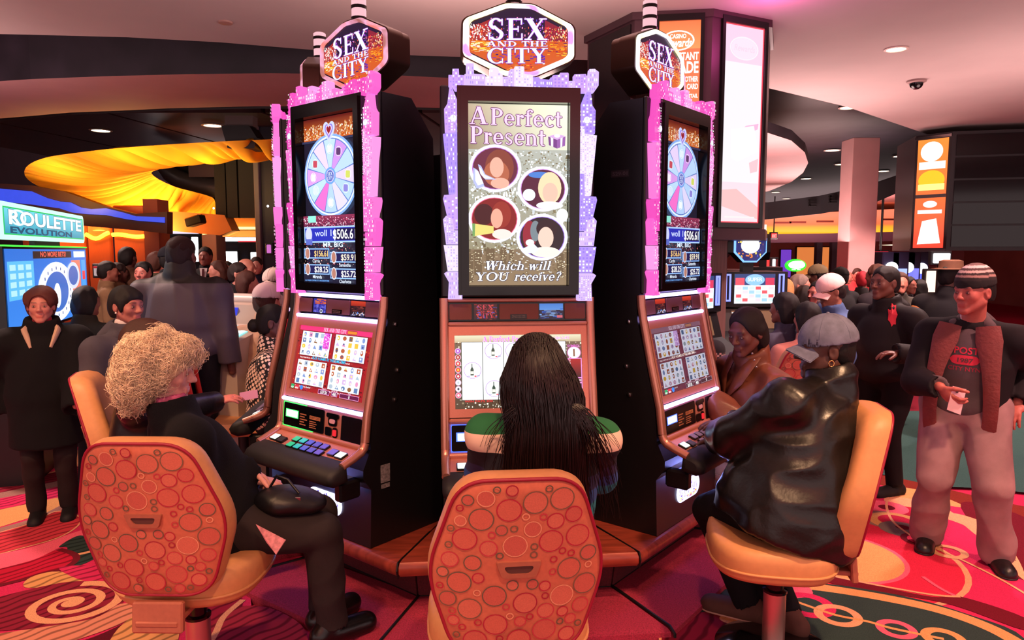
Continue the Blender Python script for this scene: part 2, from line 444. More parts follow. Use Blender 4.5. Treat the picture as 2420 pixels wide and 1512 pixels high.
# right: round soffit, dark curved fascia, low pink ceiling with lit cove
flat_poly('soffit_round', zpts([(1500, 330), (1700, 300), (1815, 314), (1870, 332), (1902, 360), (1910, 385), (1898, 408), (1870, 430), (1815, 452), (1650, 470), (1450, 440)], 3.2), 3.2, .14, M_plast2)
def ribbon(name, lst, m, th=.0):
    b = MB(); A = [atY(px, y0, Y) for px, y0, y1, Y in lst]; B = [atY(px, y1, Y) for px, y0, y1, Y in lst]
    for k in range(len(lst) - 1): b.add([A[k], A[k + 1], B[k + 1], B[k]], [(0, 1, 2, 3)])
    if th:
        for k in range(len(lst) - 1): b.add([p + Vector((0, th, 0)) for p in (A[k], A[k + 1], B[k + 1], B[k])], [(0, 1, 2, 3)])
        for k in range(len(lst) - 1): b.add([B[k], B[k + 1], B[k + 1] + Vector((0, th, 0)), B[k] + Vector((0, th, 0))], [(0, 1, 2, 3)])
    return struct(b.build(name, m, smooth=0))
M_teal = mat('dark_slate_fascia', (26, 30, 38), .6, var=(3, .25))
ribbon('trim_2', [(1500, 480, 545, 17), (1815, 478, 518, 16.5), (1940, 462, 505, 16), (2060, 436, 482, 15.4), (2130, 412, 452, 15), (2200, 380, 415, 14.5), (2420, 300, 340, 13.5)], M_teal, .2)
for x0, y0, Y, s in ((1920, 468, 15.9, 16), (1968, 460, 15.7, 16), (2180, 392, 14.6, 20)):
    b = MB()
    for k in range(3):
        p = atY(x0, y0 + 4 + k * s * .42, Y); b.box(p, (.16, .05, .03))
    b.box(atY(x0 - 6, y0 + s * .62, Y), (.03, .05, .16)); struct(b.build('trim_vent', mat('vent_black', (8, 9, 12), .7), smooth=0))
lowc = zpts([(1500, 540), (1815, 518), (1940, 505), (2060, 482), (2180, 430), (2300, 440)], 3.05)
flat_poly('ceiling_low', lowc + [Vector((15.5, 26, 0)), Vector((1, 26, 0))], 3.05, .08, mat('rose_plaster', (196, 128, 128), .7, var=(1.5, .06)))
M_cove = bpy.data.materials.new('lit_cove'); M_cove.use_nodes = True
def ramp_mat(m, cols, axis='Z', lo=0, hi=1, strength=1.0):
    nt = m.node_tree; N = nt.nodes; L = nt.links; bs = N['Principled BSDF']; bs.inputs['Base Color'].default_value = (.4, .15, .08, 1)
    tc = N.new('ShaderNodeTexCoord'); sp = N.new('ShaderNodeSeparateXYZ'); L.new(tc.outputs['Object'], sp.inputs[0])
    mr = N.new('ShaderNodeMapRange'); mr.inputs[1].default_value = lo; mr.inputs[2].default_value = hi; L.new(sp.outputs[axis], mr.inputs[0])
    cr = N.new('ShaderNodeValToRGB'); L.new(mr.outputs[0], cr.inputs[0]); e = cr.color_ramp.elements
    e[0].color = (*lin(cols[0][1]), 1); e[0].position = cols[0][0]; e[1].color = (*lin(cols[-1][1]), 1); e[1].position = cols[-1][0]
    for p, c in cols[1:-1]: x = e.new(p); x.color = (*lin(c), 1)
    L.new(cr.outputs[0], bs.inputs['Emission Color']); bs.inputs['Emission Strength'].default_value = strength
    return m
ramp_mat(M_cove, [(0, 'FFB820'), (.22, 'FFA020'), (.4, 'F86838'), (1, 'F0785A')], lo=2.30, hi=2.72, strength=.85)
ribbon('trim_3', [(1500, 520, 556, 21), (1815, 508, 556, 20.5), (2000, 499, 550, 20), (2200, 490, 545, 19.6), (2500, 480, 535, 19)], M_cove, .3)
for px in (1835, 1870, 1935, 2000, 2090, 2150):
    b = MB(); p = atY(px + 15, 526 - (px - 1835) * .03, 19.4); b.box(p, (.45, .04, .05)); struct(b.build('cove_vent', mat('vent_rust', (120, 40, 24), .7), smooth=0))
ribbon('trim_4', [(1500, 556, 576, 20.8), (2000, 551, 572, 19.9), (2500, 536, 560, 18.9)], mat('cove_underside', (150, 96, 120), .6), .8)
M_far = mat('rose_wall', (176, 104, 112), .8, var=(.8, .15))
b = MB(); b.box((6, 25.2, 1.6), (24, .2, 3.2)); struct(b.build('wall_back', M_far, smooth=0))
b = MB(); b.box((16, 14, 2.2), (.2, 24, 4.4)); struct(b.build('wall_right', M_far, smooth=0))
b = MB(); b.box((-13, 14, 2.2), (.2, 30, 4.4)); struct(b.build('wall_left', mat('plum_wall', (70, 40, 60), .8, var=(.8, .2)), smooth=0))
# columns
def column(px0, px1, Y, m, name, z1=3.1, d=.5):
    a, c = atY(px0, 600, Y), atY(px1, 600, Y); b = MB(); b.box(((a.x + c.x) / 2, Y + d / 2, z1 / 2), (c.x - a.x, d, z1), ch=.01); return struct(b.build(name, m, smooth=0))
column(2005, 2068, 14.0, mat('column_plaster', (196, 150, 148), .7, var=(2, .06)), 'column_square', 3.9)
column(1930, 1944, 21, mat('mullion_grey', (96, 80, 100), .5), 'column_slim', 3.0, .2)
column(1966, 1984, 21, MATS['mullion_grey'], 'column_slim', 3.0, .2)
# left back wall: copper panels, light scallops as glowing strips, brown fascia with blue waves
M_copw = mat('copper_wall_panel', (196, 96, 54), .4, .2, var=(30, .12), stretch=(18, 1, .3))
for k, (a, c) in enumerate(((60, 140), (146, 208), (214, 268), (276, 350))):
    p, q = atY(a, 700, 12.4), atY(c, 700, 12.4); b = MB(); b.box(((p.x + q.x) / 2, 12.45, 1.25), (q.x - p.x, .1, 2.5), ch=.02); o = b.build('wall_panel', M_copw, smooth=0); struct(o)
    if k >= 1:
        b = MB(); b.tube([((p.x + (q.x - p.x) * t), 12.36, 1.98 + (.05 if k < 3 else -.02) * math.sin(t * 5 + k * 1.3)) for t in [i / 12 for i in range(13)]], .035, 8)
        w = b.build('light_scallop', emis('amber_scallop_glow', (255, 190, 40), 4.0), o)
        lamp('AREA', 'wall_washer_lamp', ((p.x + q.x) / 2, 12.1, 2.2), 9, (1, .42, .08), .3, target=((p.x + q.x) / 2, 12.45, 1.3))
p, q = atY(348, 700, 12.3), atY(382, 700, 12.3); b = MB(); b.box(((p.x + q.x) / 2, 12.5, 1.3), (q.x - p.x, .4, 2.6)); struct(b.build('wall_pier', mat('rust_pier', (130, 62, 62), .7, var=(2, .1)), smooth=0))
M_brown = mat('brown_fascia', (74, 40, 30), .6, var=(2, .12))
b = MB(); top = [(-60, 430), (73, 438), (150, 452), (250, 488), (320, 505), (395, 500)]; bot = [(395, 552), (330, 545), (215, 535), (73, 520), (-60, 510)]
pts = [atY(x, y, 11.9) for x, y in top + bot]; b.prism([(p.x, p.z) for p in pts], 11.9, 12.1, lambda u, v, w: (u, w, v)); fas = struct(b.build('trim_5', M_brown, smooth=0))
b = MB(); up = [(-60, 440), (73, 452), (110, 468), (140, 476), (165, 478), (190, 490), (215, 494), (250, 492), (290, 502), (320, 511), (388, 513)]; dn = [(388, 526), (330, 522), (300, 518), (250, 508), (205, 506), (170, 502), (140, 492), (73, 483), (-60, 470)]
pts = [atY(x, y, 11.86) for x, y in up + dn]; b.prism([(p.x, p.z) for p in pts], 11.86, 11.89, lambda u, v, w: (u, w, v)); b.build('wave_light', mat('blue_wave_panel', (20, 30, 120), .4, var=(6, .5), emit=(58, 80, 225), estr=.75), fas, smooth=0)
# amber coves between the lounge and the bright bar
M_amb = mat('amber_soffit', (206, 122, 60), .6, var=(1.5, .1))
b = MB(); pts = [atY(x, y, 13.2) for x, y in ((392, 498), (530, 508), (548, 545), (520, 556), (400, 545), (392, 545))]; b.prism([(p.x, p.z) for p in pts], 13.2, 13.6, lambda u, v, w: (u, w, v)); struct(b.build('trim_6', M_amb, smooth=0))
b = MB(); pts = [atY(x, y, 14.2) for x, y in ((515, 505), (640, 505), (640, 535), (530, 535))]; b.prism([(p.x, p.z) for p in pts], 14.2, 14.6, lambda u, v, w: (u, w, v)); struct(b.build('trim_7', M_amb, smooth=0))
b = MB(); p, q = atY(525, 539, 14.0), atY(640, 539, 14.0); b.box(((p.x + q.x) / 2, 14.0, p.z), (q.x - p.x, .06, .05)); p2 = atY(470, 552, 13.6); b.tube([atY(478, 552, 13.5), atY(520, 545, 13.6), atY(528, 539, 14.0)], .025, 6); struct(b.build('trim_8', emis('warm_cove_tube', (255, 214, 120), 2.2), smooth=0))
b = MB(); p, q = atY(528, 552, 14.3), atY(640, 552, 14.3); b.box(((p.x + q.x) / 2, 14.5, p.z), (q.x - p.x, .5, .13)); struct(b.build('trim_9', mat('bronze_band', (150, 104, 72), .5), smooth=0))
lamp('AREA', 'cove_lamp', (-6.6, 12.9, 2.0), 40, (1, .45, .12), .8, target=(-6.2, 13.2, 3.0))
column(478, 512, 15, mat('lilac_wall', (128, 86, 110), .7), 'wall_pier', 3.0)
column(605, 617, 12.5, mat('grey_edge', (120, 112, 124), .6), 'column_slim', 3.9, .3)
column(617, 800, 12.6, mat('navy_wall', (22, 16, 46), .5, var=(2, .3)), 'wall_back', 4.3, .3)
# carpet -------------------------------------------------------------------------------------
M_car = mat('carpet_pile', attr=True, rough=.95, var=(220, .22), bump=(900, .35), spec=.1)
def wavy_mat():
    m = mat('carpet_pile_wavy', attr=True, rough=.95, bump=(900, .35), spec=.1); nt = m.node_tree; N = nt.nodes; L = nt.links; b = N['Principled BSDF']
    at = [n for n in N if n.type == 'ATTRIBUTE'][0]; tc = N.new('ShaderNodeTexCoord'); mp = N.new('ShaderNodeMapping'); mp.inputs['Rotation'].default_value = (0, 0, R(35)); L.new(tc.outputs['Object'], mp.inputs[0])
    w = N.new('ShaderNodeTexWave'); w.inputs['Scale'].default_value = 5.5; w.inputs['Distortion'].default_value = 5.5; w.inputs['Detail'].default_value = 1; w.inputs['Detail Scale'].default_value = .9; L.new(mp.outputs[0], w.inputs['Vector'])
    mr = N.new('ShaderNodeMapRange'); mr.inputs[1].default_value = .05; mr.inputs[2].default_value = .35; mr.inputs[3].default_value = .42; mr.inputs[4].default_value = 1.0; L.new(w.outputs['Fac'], mr.inputs[0])
    mx = N.new('ShaderNodeMix'); mx.data_type = 'RGBA'; mx.blend_type = 'MULTIPLY'; mx.inputs['Factor'].default_value = 1
    cb = N.new('ShaderNodeCombineColor'); [L.new(mr.outputs[0], cb.inputs[i]) for i in range(3)]
    L.new(at.outputs['Color'], mx.inputs['A']); L.new(cb.outputs[0], mx.inputs['B']); L.new(mx.outputs['Result'], b.inputs['Base Color']); return m
M_carw = wavy_mat()
RED, CRIM, MAR, TAN, PEA, TEAL, PNK, GREY = 'BE2850', 'CC2C5C', '6A1626', 'D89A62', 'E0A078', '30403E', 'E8607A', '9A7068'
b = MB(); b.add([(-14, -4, 0), (17, -4, 0), (17, 26, 0), (-14, 26, 0)], [(0, 1, 2, 3)], 0, lin(RED)); floor = struct(b.build('floor', M_car, smooth=0))
A = Art((0, 0, 1, 1), (0, 0, 1, 1), None, step=.00012)
A.P = lambda x, y, z=None: (x, y, A.z if z is None else z)
fr = random.Random(3)
# the woven pattern: overlapping discs, rings and leaves all over the hall
for k in range(70):
    x, y = fr.uniform(-8, 9), fr.uniform(-1, 15); r = fr.uniform(.35, 1.3); a = fr.uniform(0, PI); c = fr.choice([CRIM, MAR, PNK, PEA, TAN, RED, TEAL])
    A.M = fr.choice([0, 1])
    pts = [(x + r * math.cos(t) * math.cos(a) - .55 * r * math.sin(t) * math.sin(a), y + r * math.cos(t) * math.sin(a) + .55 * r * math.sin(t) * math.cos(a)) for t in [2 * PI * i / 36 for i in range(36)]]
    A.poly(pts, c); A.M = 0; A.band(pts + pts[:1], .025, fr.choice([PEA, MAR, TAN]))
    if k % 3 == 0: A.ring(x, y, r * .3, r * .3, .05, fr.choice([PEA, MAR, PNK]))
def fp(lst): return [tuple(atZ(px, py, 0).xy) for px, py in lst]
def smooth2(pts, n=6, closed=False):
    out = []; m = len(pts); rng = range(m if closed else m - 1)
    for i in rng:
        p0, p1, p2, p3 = (pts[(i - 1) % m] if closed or i > 0 else pts[0]), pts[i % m], pts[(i + 1) % m], (pts[(i + 2) % m] if closed or i + 2 < m else pts[-1])
        for j in range(n):
            t = j / n
            out.append(tuple(.5 * ((2 * p1[d]) + (-p0[d] + p2[d]) * t + (2 * p0[d] - 5 * p1[d] + 4 * p2[d] - p3[d]) * t * t + (-p0[d] + 3 * p1[d] - 3 * p2[d] + p3[d]) * t ** 3) for d in (0, 1)))
    if not closed: out.append(pts[-1])
    return out
def cpoly(lst, col, wavy=0, edge=None, ew=.02):
    p = smooth2(fp(lst), 5, True); A.M = wavy; A.poly(p, col); A.M = 0
    if edge: A.band(p + p[:1], ew, edge)
def cband(lst, w, col): A.band(smooth2(fp(lst), 6), w, col)
# right hand side
cpoly([(1900, 800), (2500, 800), (2700, 1000), (2600, 1040), (2300, 960), (1950, 950)], CRIM)
cpoly([(1900, 905), (2500, 905), (2500, 985), (1900, 980)], MAR)
A.poly(fp([(1700, 975), (2700, 975), (2700, 1200), (2330, 1160), (2200, 1155), (2090, 1128), (1700, 1060)]), '36524F')
A.poly(fp([(1700, 1075), (2095, 1130), (2200, 1152), (2330, 1185), (2700, 1260), (2700, 1300), (2330, 1222), (2200, 1175), (2090, 1155), (1700, 1100)]), '7A2A22')
A.poly(fp([(1850, 1130), (2090, 1154), (2200, 1176), (2330, 1222), (2700, 1330), (2700, 1700), (1600, 1700), (1600, 1300)]), CRIM)
cpoly([(2085, 1155), (2150, 1160), (2220, 1178), (2280, 1205), (2200, 1195), (2080, 1172)], TAN)
cpoly([(2100, 1180), (2200, 1195), (2270, 1230), (2330, 1280), (2345, 1320), (2290, 1255), (2190, 1220), (2100, 1200)], PEA)
cpoly([(2270, 1195), (2400, 1220), (2500, 1290), (2420, 1380), (2340, 1300)], MAR); cpoly([(2255, 1220), (2340, 1250), (2400, 1320), (2420, 1380), (2340, 1300), (2280, 1250)], PEA)
cpoly([(2075, 1204), (2150, 1205), (2200, 1225), (2195, 1290), (2100, 1290), (2060, 1240)], 'B81C3C')
def circ(px, py, r, col, w=None, n=40):
    c = atZ(px, py, 0)
    if w: A.ring(c.x, c.y, r, r, w, col, n)
    else: A.disc(c.x, c.y, r, r, col, n)
circ(1985, 1318, .62, 'D02A48'); circ(1985, 1318, .62, PEA, .03); circ(1985, 1322, .34, PNK); circ(1985, 1322, .315, TAN)
cpoly([(1850, 1330), (1880, 1270), (1960, 1272), (2010, 1290), (1990, 1300), (1900, 1320)], MAR)
circ(2095, 1206, .13, PNK); circ(2095, 1206, .05, MAR)
circ(2092, 1235, .155, GREY); circ(2118, 1240, .16, TAN); circ(2116, 1238, .10, 'C02444'); circ(2130, 1258, .125, '7A6A66'); circ(2133, 1254, .04, MAR)
circ(2175, 1284, .105, MAR); circ(2175, 1284, .07, 'E03858'); circ(2240, 1312, .10, PEA, .04)
cband([(2098, 1180), (2095, 1206), (2110, 1240), (2150, 1272), (2200, 1300), (2260, 1326), (2360, 1376), (2450, 1430)], .016, PEA)
cband([(2180, 1372), (2240, 1410), (2350, 1455), (2460, 1500)], .02, PNK)
cpoly([(1950, 1370), (2060, 1392), (2200, 1420), (2270, 1420), (2420, 1470), (2420, 1500), (2250, 1440), (2100, 1412), (1950, 1385)], MAR)
cband([(1950, 1367), (2060, 1390), (2200, 1415), (2268, 1420)], .018, PEA)
cpoly([(1680, 1420), (1830, 1385), (1960, 1390), (2140, 1420), (2280, 1460), (2420, 1520), (2420, 1640), (2000, 1680), (1700, 1560)], TEAL)
cband([(1720, 1380), (1830, 1388), (1950, 1400), (2100, 1425), (2230, 1455), (2350, 1500), (2450, 1560)], .075, TAN)
cpoly([(1770, 1395), (1850, 1375), (1900, 1390), (1920, 1415), (1870, 1425), (1790, 1420)], PNK)
circ(1908, 1440, .125, CRIM, .05); circ(1980, 1465, .105, PEA, .04); circ(2118, 1498, .085, PNK, .035); circ(2230, 1520, .09, TAN, .04)
cband([(1880, 1432), (1930, 1450), (1980, 1466), (2050, 1480), (2110, 1497), (2230, 1522)], .02, TAN)
cpoly([(1640, 1450), (1700, 1420), (1790, 1440), (1860, 1480), (1800, 1560), (1620, 1560), (1560, 1520)], '8A1C34', 1, PEA, .012)
cpoly([(1700, 1470), (1750, 1448), (1790, 1460), (1730, 1485)], TAN); cpoly([(1640, 1440), (1680, 1425), (1700, 1440), (1660, 1458)], TEAL)
# left hand side: long sweeping bands
A.poly(fp([(-300, 860), (560, 860), (560, 1010), (-300, 1020)]), '5A1824'); A.poly(fp([(-300, 985), (230, 985), (330, 1030), (220, 1062), (-300, 1090)]), '30484A')
A.poly(fp([(-300, 1085), (100, 1072), (240, 1055), (560, 1040), (600, 1512), (560, 1800), (-600, 1800), (-500, 1100)]), 'D8607A' if False else CRIM)
cpoly([(60, 1075), (130, 1066), (170, 1075), (160, 1100), (90, 1120), (40, 1105)], MAR, 1)
cpoly([(73, 1130), (140, 1115), (175, 1072), (300, 1062), (300, 1100), (200, 1115), (120, 1135), (-60, 1160), (-60, 1140)], PEA)
cpoly([(-80, 1165), (100, 1130), (230, 1098), (300, 1088), (300, 1118), (200, 1132), (73, 1158), (-80, 1190)], '8C2038', 1)
cpoly([(-80, 1190), (73, 1158), (210, 1130), (300, 1118), (300, 1128), (210, 1142), (73, 1172), (-80, 1205)], GREY)
cpoly([(-80, 1205), (73, 1172), (200, 1146), (200, 1165), (150, 1185), (73, 1200), (-80, 1235)], CRIM, 1)
circ(195, 1172, .12, TEAL); circ(205, 1176, .11, PEA); circ(212, 1176, .075, CRIM); circ(215, 1176, .055, TEAL); circ(218, 1178, .035, PEA)
cpoly([(-80, 1235), (73, 1198), (155, 1182), (160, 1195), (130, 1215), (73, 1232), (-80, 1275)], TAN)
cpoly([(-80, 1280), (73, 1236), (150, 1200), (175, 1190), (150, 1212), (73, 1246), (-80, 1300)], GREY)
cpoly([(-100, 1300), (73, 1246), (130, 1218), (180, 1225), (190, 1245), (150, 1275), (73, 1300), (-100, 1340)], 'C83A48', 1, PEA, .012)
cpoly([(-100, 1342), (73, 1304), (170, 1270), (215, 1258), (220, 1270), (150, 1300), (73, 1336), (-100, 1380)], PNK)
cpoly([(190, 1275), (235, 1295), (240, 1320), (180, 1350), (150, 1340), (160, 1305), (140, 1302)], TEAL, 1); cband([(180, 1322), (240, 1308)], .03, PEA)
cpoly([(-100, 1385), (73, 1336), (130, 1312), (165, 1318), (172, 1335), (140, 1355), (73, 1372), (-100, 1420)], 'B81838', 1); cband([(140, 1308), (175, 1320), (180, 1335), (150, 1355), (90, 1372), (-60, 1410)], .035, MAR)
cpoly([(73, 1376), (140, 1362), (240, 1385), (250, 1420), (140, 1400), (60, 1400)], TAN, 1); cpoly([(140, 1352), (250, 1350), (260, 1380), (200, 1385)], CRIM, 1)
cpoly([(-80, 1450), (100, 1398), (200, 1385), (280, 1400), (290, 1440), (220, 1475), (60, 1500), (-80, 1500)], '8A2038', 1)
c = atZ(170, 1438, 0); sp = []
for i in range(64):
    t = i / 63; a = 2 * PI * 2.3 * t; sp.append((c.x + (.03 + .20 * t) * math.cos(a), c.y + (.03 + .18 * t) * math.sin(a)))
A.band(sp, [.03 + .02 * i / 63 for i in range(64)], PEA); A.disc(c.x, c.y, .045, .04, PEA)
cpoly([(-100, 1530), (73, 1500), (220, 1475), (285, 1440), (330, 1445), (300, 1480), (200, 1520), (60, 1560), (-100, 1580)], 'D88A70', 1)
cpoly([(60, 1570), (220, 1520), (330, 1470), (345, 1480), (260, 1530), (120, 1590)], '5A1424'); cband([(150, 1590), (280, 1530), (370, 1460)], .018, PEA)
cpoly([(270, 1512), (340, 1455), (440, 1432), (430, 1480), (400, 1560), (260, 1580)], TAN, 1)
cpoly([(420, 1440), (520, 1415), (570, 1420), (560, 1470), (480, 1500), (440, 1490)], '98203C', 1)
cpoly([(500, 1495), (545, 1450), (640, 1450), (720, 1500), (700, 1560), (500, 1560)], 'A02C40', 1); cband([(480, 1560), (510, 1510), (530, 1470), (575, 1430)], .03, PEA)
pat = A.build('carpet_pattern', [M_car, M_carw], floor, smooth=0)
# ================================================================== slot machines on the octagonal bank
BC = Vector((-.10, 4.44, 0)); RAD = 1.2
TH = {'mid': R(6), 'left': R(-39), 'right': R(51), 'farleft': R(-84), 'farright': R(96)}
def mnorm(a): return Vector((math.sin(a), -math.cos(a), 0))
def mpos(a): return BC + mnorm(a) * RAD
_m0 = mpos(TH['mid']); _n0 = mnorm(TH['mid']); _x0 = Vector((_n0.y * -1, _n0.x, 0))
def mloc(px, py, t=.05):
    """pixel on the middle machine -> its local (x, z) in the plane t in front of the strip line"""
    d = ray(px, py); q = _m0 + _n0 * t
    k = (q - EYE).dot(_n0) / d.dot(_n0); p = EYE + d * k
    return ((p - q).dot(_x0), p.z)

M_blk = mat('cabinet_black', (14, 12, 15), .42, var=(60, .15))
M_blkg = mat('gloss_black_plastic', (9, 9, 11), .16)
M_rub = mat('armrest_black_rubber', (26, 24, 28), .6, bump=(400, .05))
M_cop = mat('bronze_paint', (200, 130, 114), .36, .35, var=(300, .06), bump=(500, .02))
M_cop2 = mat('bronze_trim', (204, 140, 124), .26, .65, var=(200, .05))
M_spk = mat('speaker_mesh_bronze', (120, 66, 62), .55, .3, bump=(900, .25))
M_dim = mat('dark_glass', (10, 9, 14), .08)
M_chr = mat('chrome_metal', (200, 190, 190), .18, 1.0)
M_scr = screen_mat('screen_picture', .95)
M_scr2 = screen_mat('printed_backlit_panel', .55)
M_lbl = mat('sticker_print', (120, 116, 120), .5, var=(90, .5))
M_strip = emis('violet_white_light_bar', (188, 164, 255), 4.8)

def slope_fn(y0, z0, y1, z1):
    l = math.hypot(y1 - y0, z1 - z0); ey, ez = (y1 - y0) / l, (z1 - z0) / l
    return (lambda u, v, w: (u, y0 + ey * v - ez * w, z0 + ez * v + ey * w)), l
PANEL, PANEL_L = slope_fn(-.11, .957, -.015, 1.372)
CTRL, CTRL_L = slope_fn(-.128, .80, -.112, .955)
DECK, DECK_L = slope_fn(-.275, .742, -.128, .796)
HEAD, HEAD_L = slope_fn(-.012, 1.388, -.002, 1.47)
def plate(mb, x0, v0, x1, v1, w0, w1, fn, mi=0, col=None):
    mb.prism([(x0, v0), (x1, v0), (x1, v1), (x0, v1)], w0, w1, fn, mi, col)
def rplate(mb, x0, v0, x1, v1, w0, w1, fn, r=.006, mi=0, col=None, n=3):
    pts = []
    for cx, cy, a in ((x1 - r, v1 - r, 0), (x0 + r, v1 - r, 90), (x0 + r, v0 + r, 180), (x1 - r, v0 + r, 270)):
        for i in range(n + 1):
            b = R(a + 90 * i / n); pts.append((cx + r * math.cos(b), cy + r * math.sin(b)))
    mb.prism(pts, w0, w1, fn, mi, col)
def holeplate(mb, o, i, w0, w1, fn, mi=0):
    for q in ((o[0], o[1], o[2], i[1]), (o[0], i[3], o[2], o[3]), (o[0], i[1], i[0], i[3]), (i[2], i[1], o[2], i[3])):
        plate(mb, *q, w0, w1, fn, mi)

# ---- artwork --------------------------------------------------------------------------------
def city_specks(A, x0, y0, x1, y1, n, seed, cols=('FFF2D0', 'FFD090', 'FF9040', 'FFFFFF')):
    A.specks(x0, y0, x1, y1, n, cols, (.8, 3), (1, 5), seed)
TOP_IN = [(1206, 13), (1253, 15), (1347.5, 64), (1343, 132), (1258, 167), (1203, 164), (1107, 118.6), (1107, 50)]
TOP_OUT = [(1197.6, 1.5), (1262, 4.5), (1353.6, 53), (1360, 64), (1360, 131), (1349, 141), (1264, 178), (1192, 175), (1098, 128), (1094, 118), (1095, 46), (1104, 36)]
TT = -.072    # the topper stands back from the front of the cabinet
def art_topper(fn, warm=True):
    A = Art((0, 0, 1, 1), (0, 0, 1, 1), fn)
    A.P = lambda x, y, z=None: fn(*mloc(x, y, TT), A.z if z is None else z)
    A.poly(TOP_IN, (22, 16, 44))
    A.poly([(1109, 88), (1345, 92), (1343, 132), (1258, 166), (1203, 163), (1108, 117)], (196, 84, 28))
    A.poly([(1108, 62), (1160, 40), (1160, 92), (1108, 88)], (150, 40, 40))
    A.poly([(1290, 42), (1344, 70), (1344, 94), (1290, 92)], (130, 30, 50))
    city_specks(A, 1110, 50, 1162, 90, 170, 3, ('FFFFFF', 'FFF0E0', 'FF7030', 'FFFFFF', 'E03030'))
    city_specks(A, 1288, 58, 1344, 94, 120, 4, ('FFE0C0', 'FF6030', 'E02040', 'FFB050'))
    city_specks(A, 1160, 34, 1290, 92, 120, 5, ('FF90C0', 'C060FF', 'FF6040', '6040C0'))
    A.specks(1110, 92, 1160, 118, 60, ('FFD040', 'FFF0A0', 'FF9020', 'FFFFFF'), (4, 14), (1, 2.5), 6)
    A.specks(1295, 96, 1342, 130, 60, ('FF9020', 'FFB030', 'C03010', '602050'), (4, 14), (1, 2.5), 7)
    A.specks(1160, 96, 1290, 150, 150, ('E03020', '7030A0', '4020A0', 'FF5020', '301060'), (3, 12), (1, 3), 8)
    A.specks(1200, 150, 1262, 163, 40, ('E05020', 'FFA030', '802030'), (3, 10), (1, 2), 9)
    A.text('SEX', 1224, 91, 51, 'FFFFFF', wid=144, serif=True, align='c', outline='8030B0', ow=1.4)
    A.text('AND THE', 1224, 107, 12.5, 'FFFFFF', wid=146, serif=True, align='c', outline='7028A0', ow=.7)
    A.text('CITY', 1224, 147, 36, 'FFFFFF', wid=146, serif=True, align='c', outline='7028A0', ow=1.2)
    A.rect(1284, 147, 1289, 149.5, 'FFFFFF')
    return A
def blob_portrait(A, x, y, rx, ry, bg, tones, ring, seed):
    """a round picture: plain colour areas only"""
    A.disc(x, y, rx * 1.13, ry * 1.13, 'E4E4FF'); A.disc(x, y, rx * 1.05, ry * 1.05, 'FFFFFF')
    A.disc(x, y, rx, ry, ring); A.disc(x, y, rx * .965, ry * .965, bg[0])
    for k, (dx, dy, sx, sy, c) in enumerate(tones): A.disc(x + dx * rx, y + dy * ry, sx * rx, sy * ry, c, n=22)
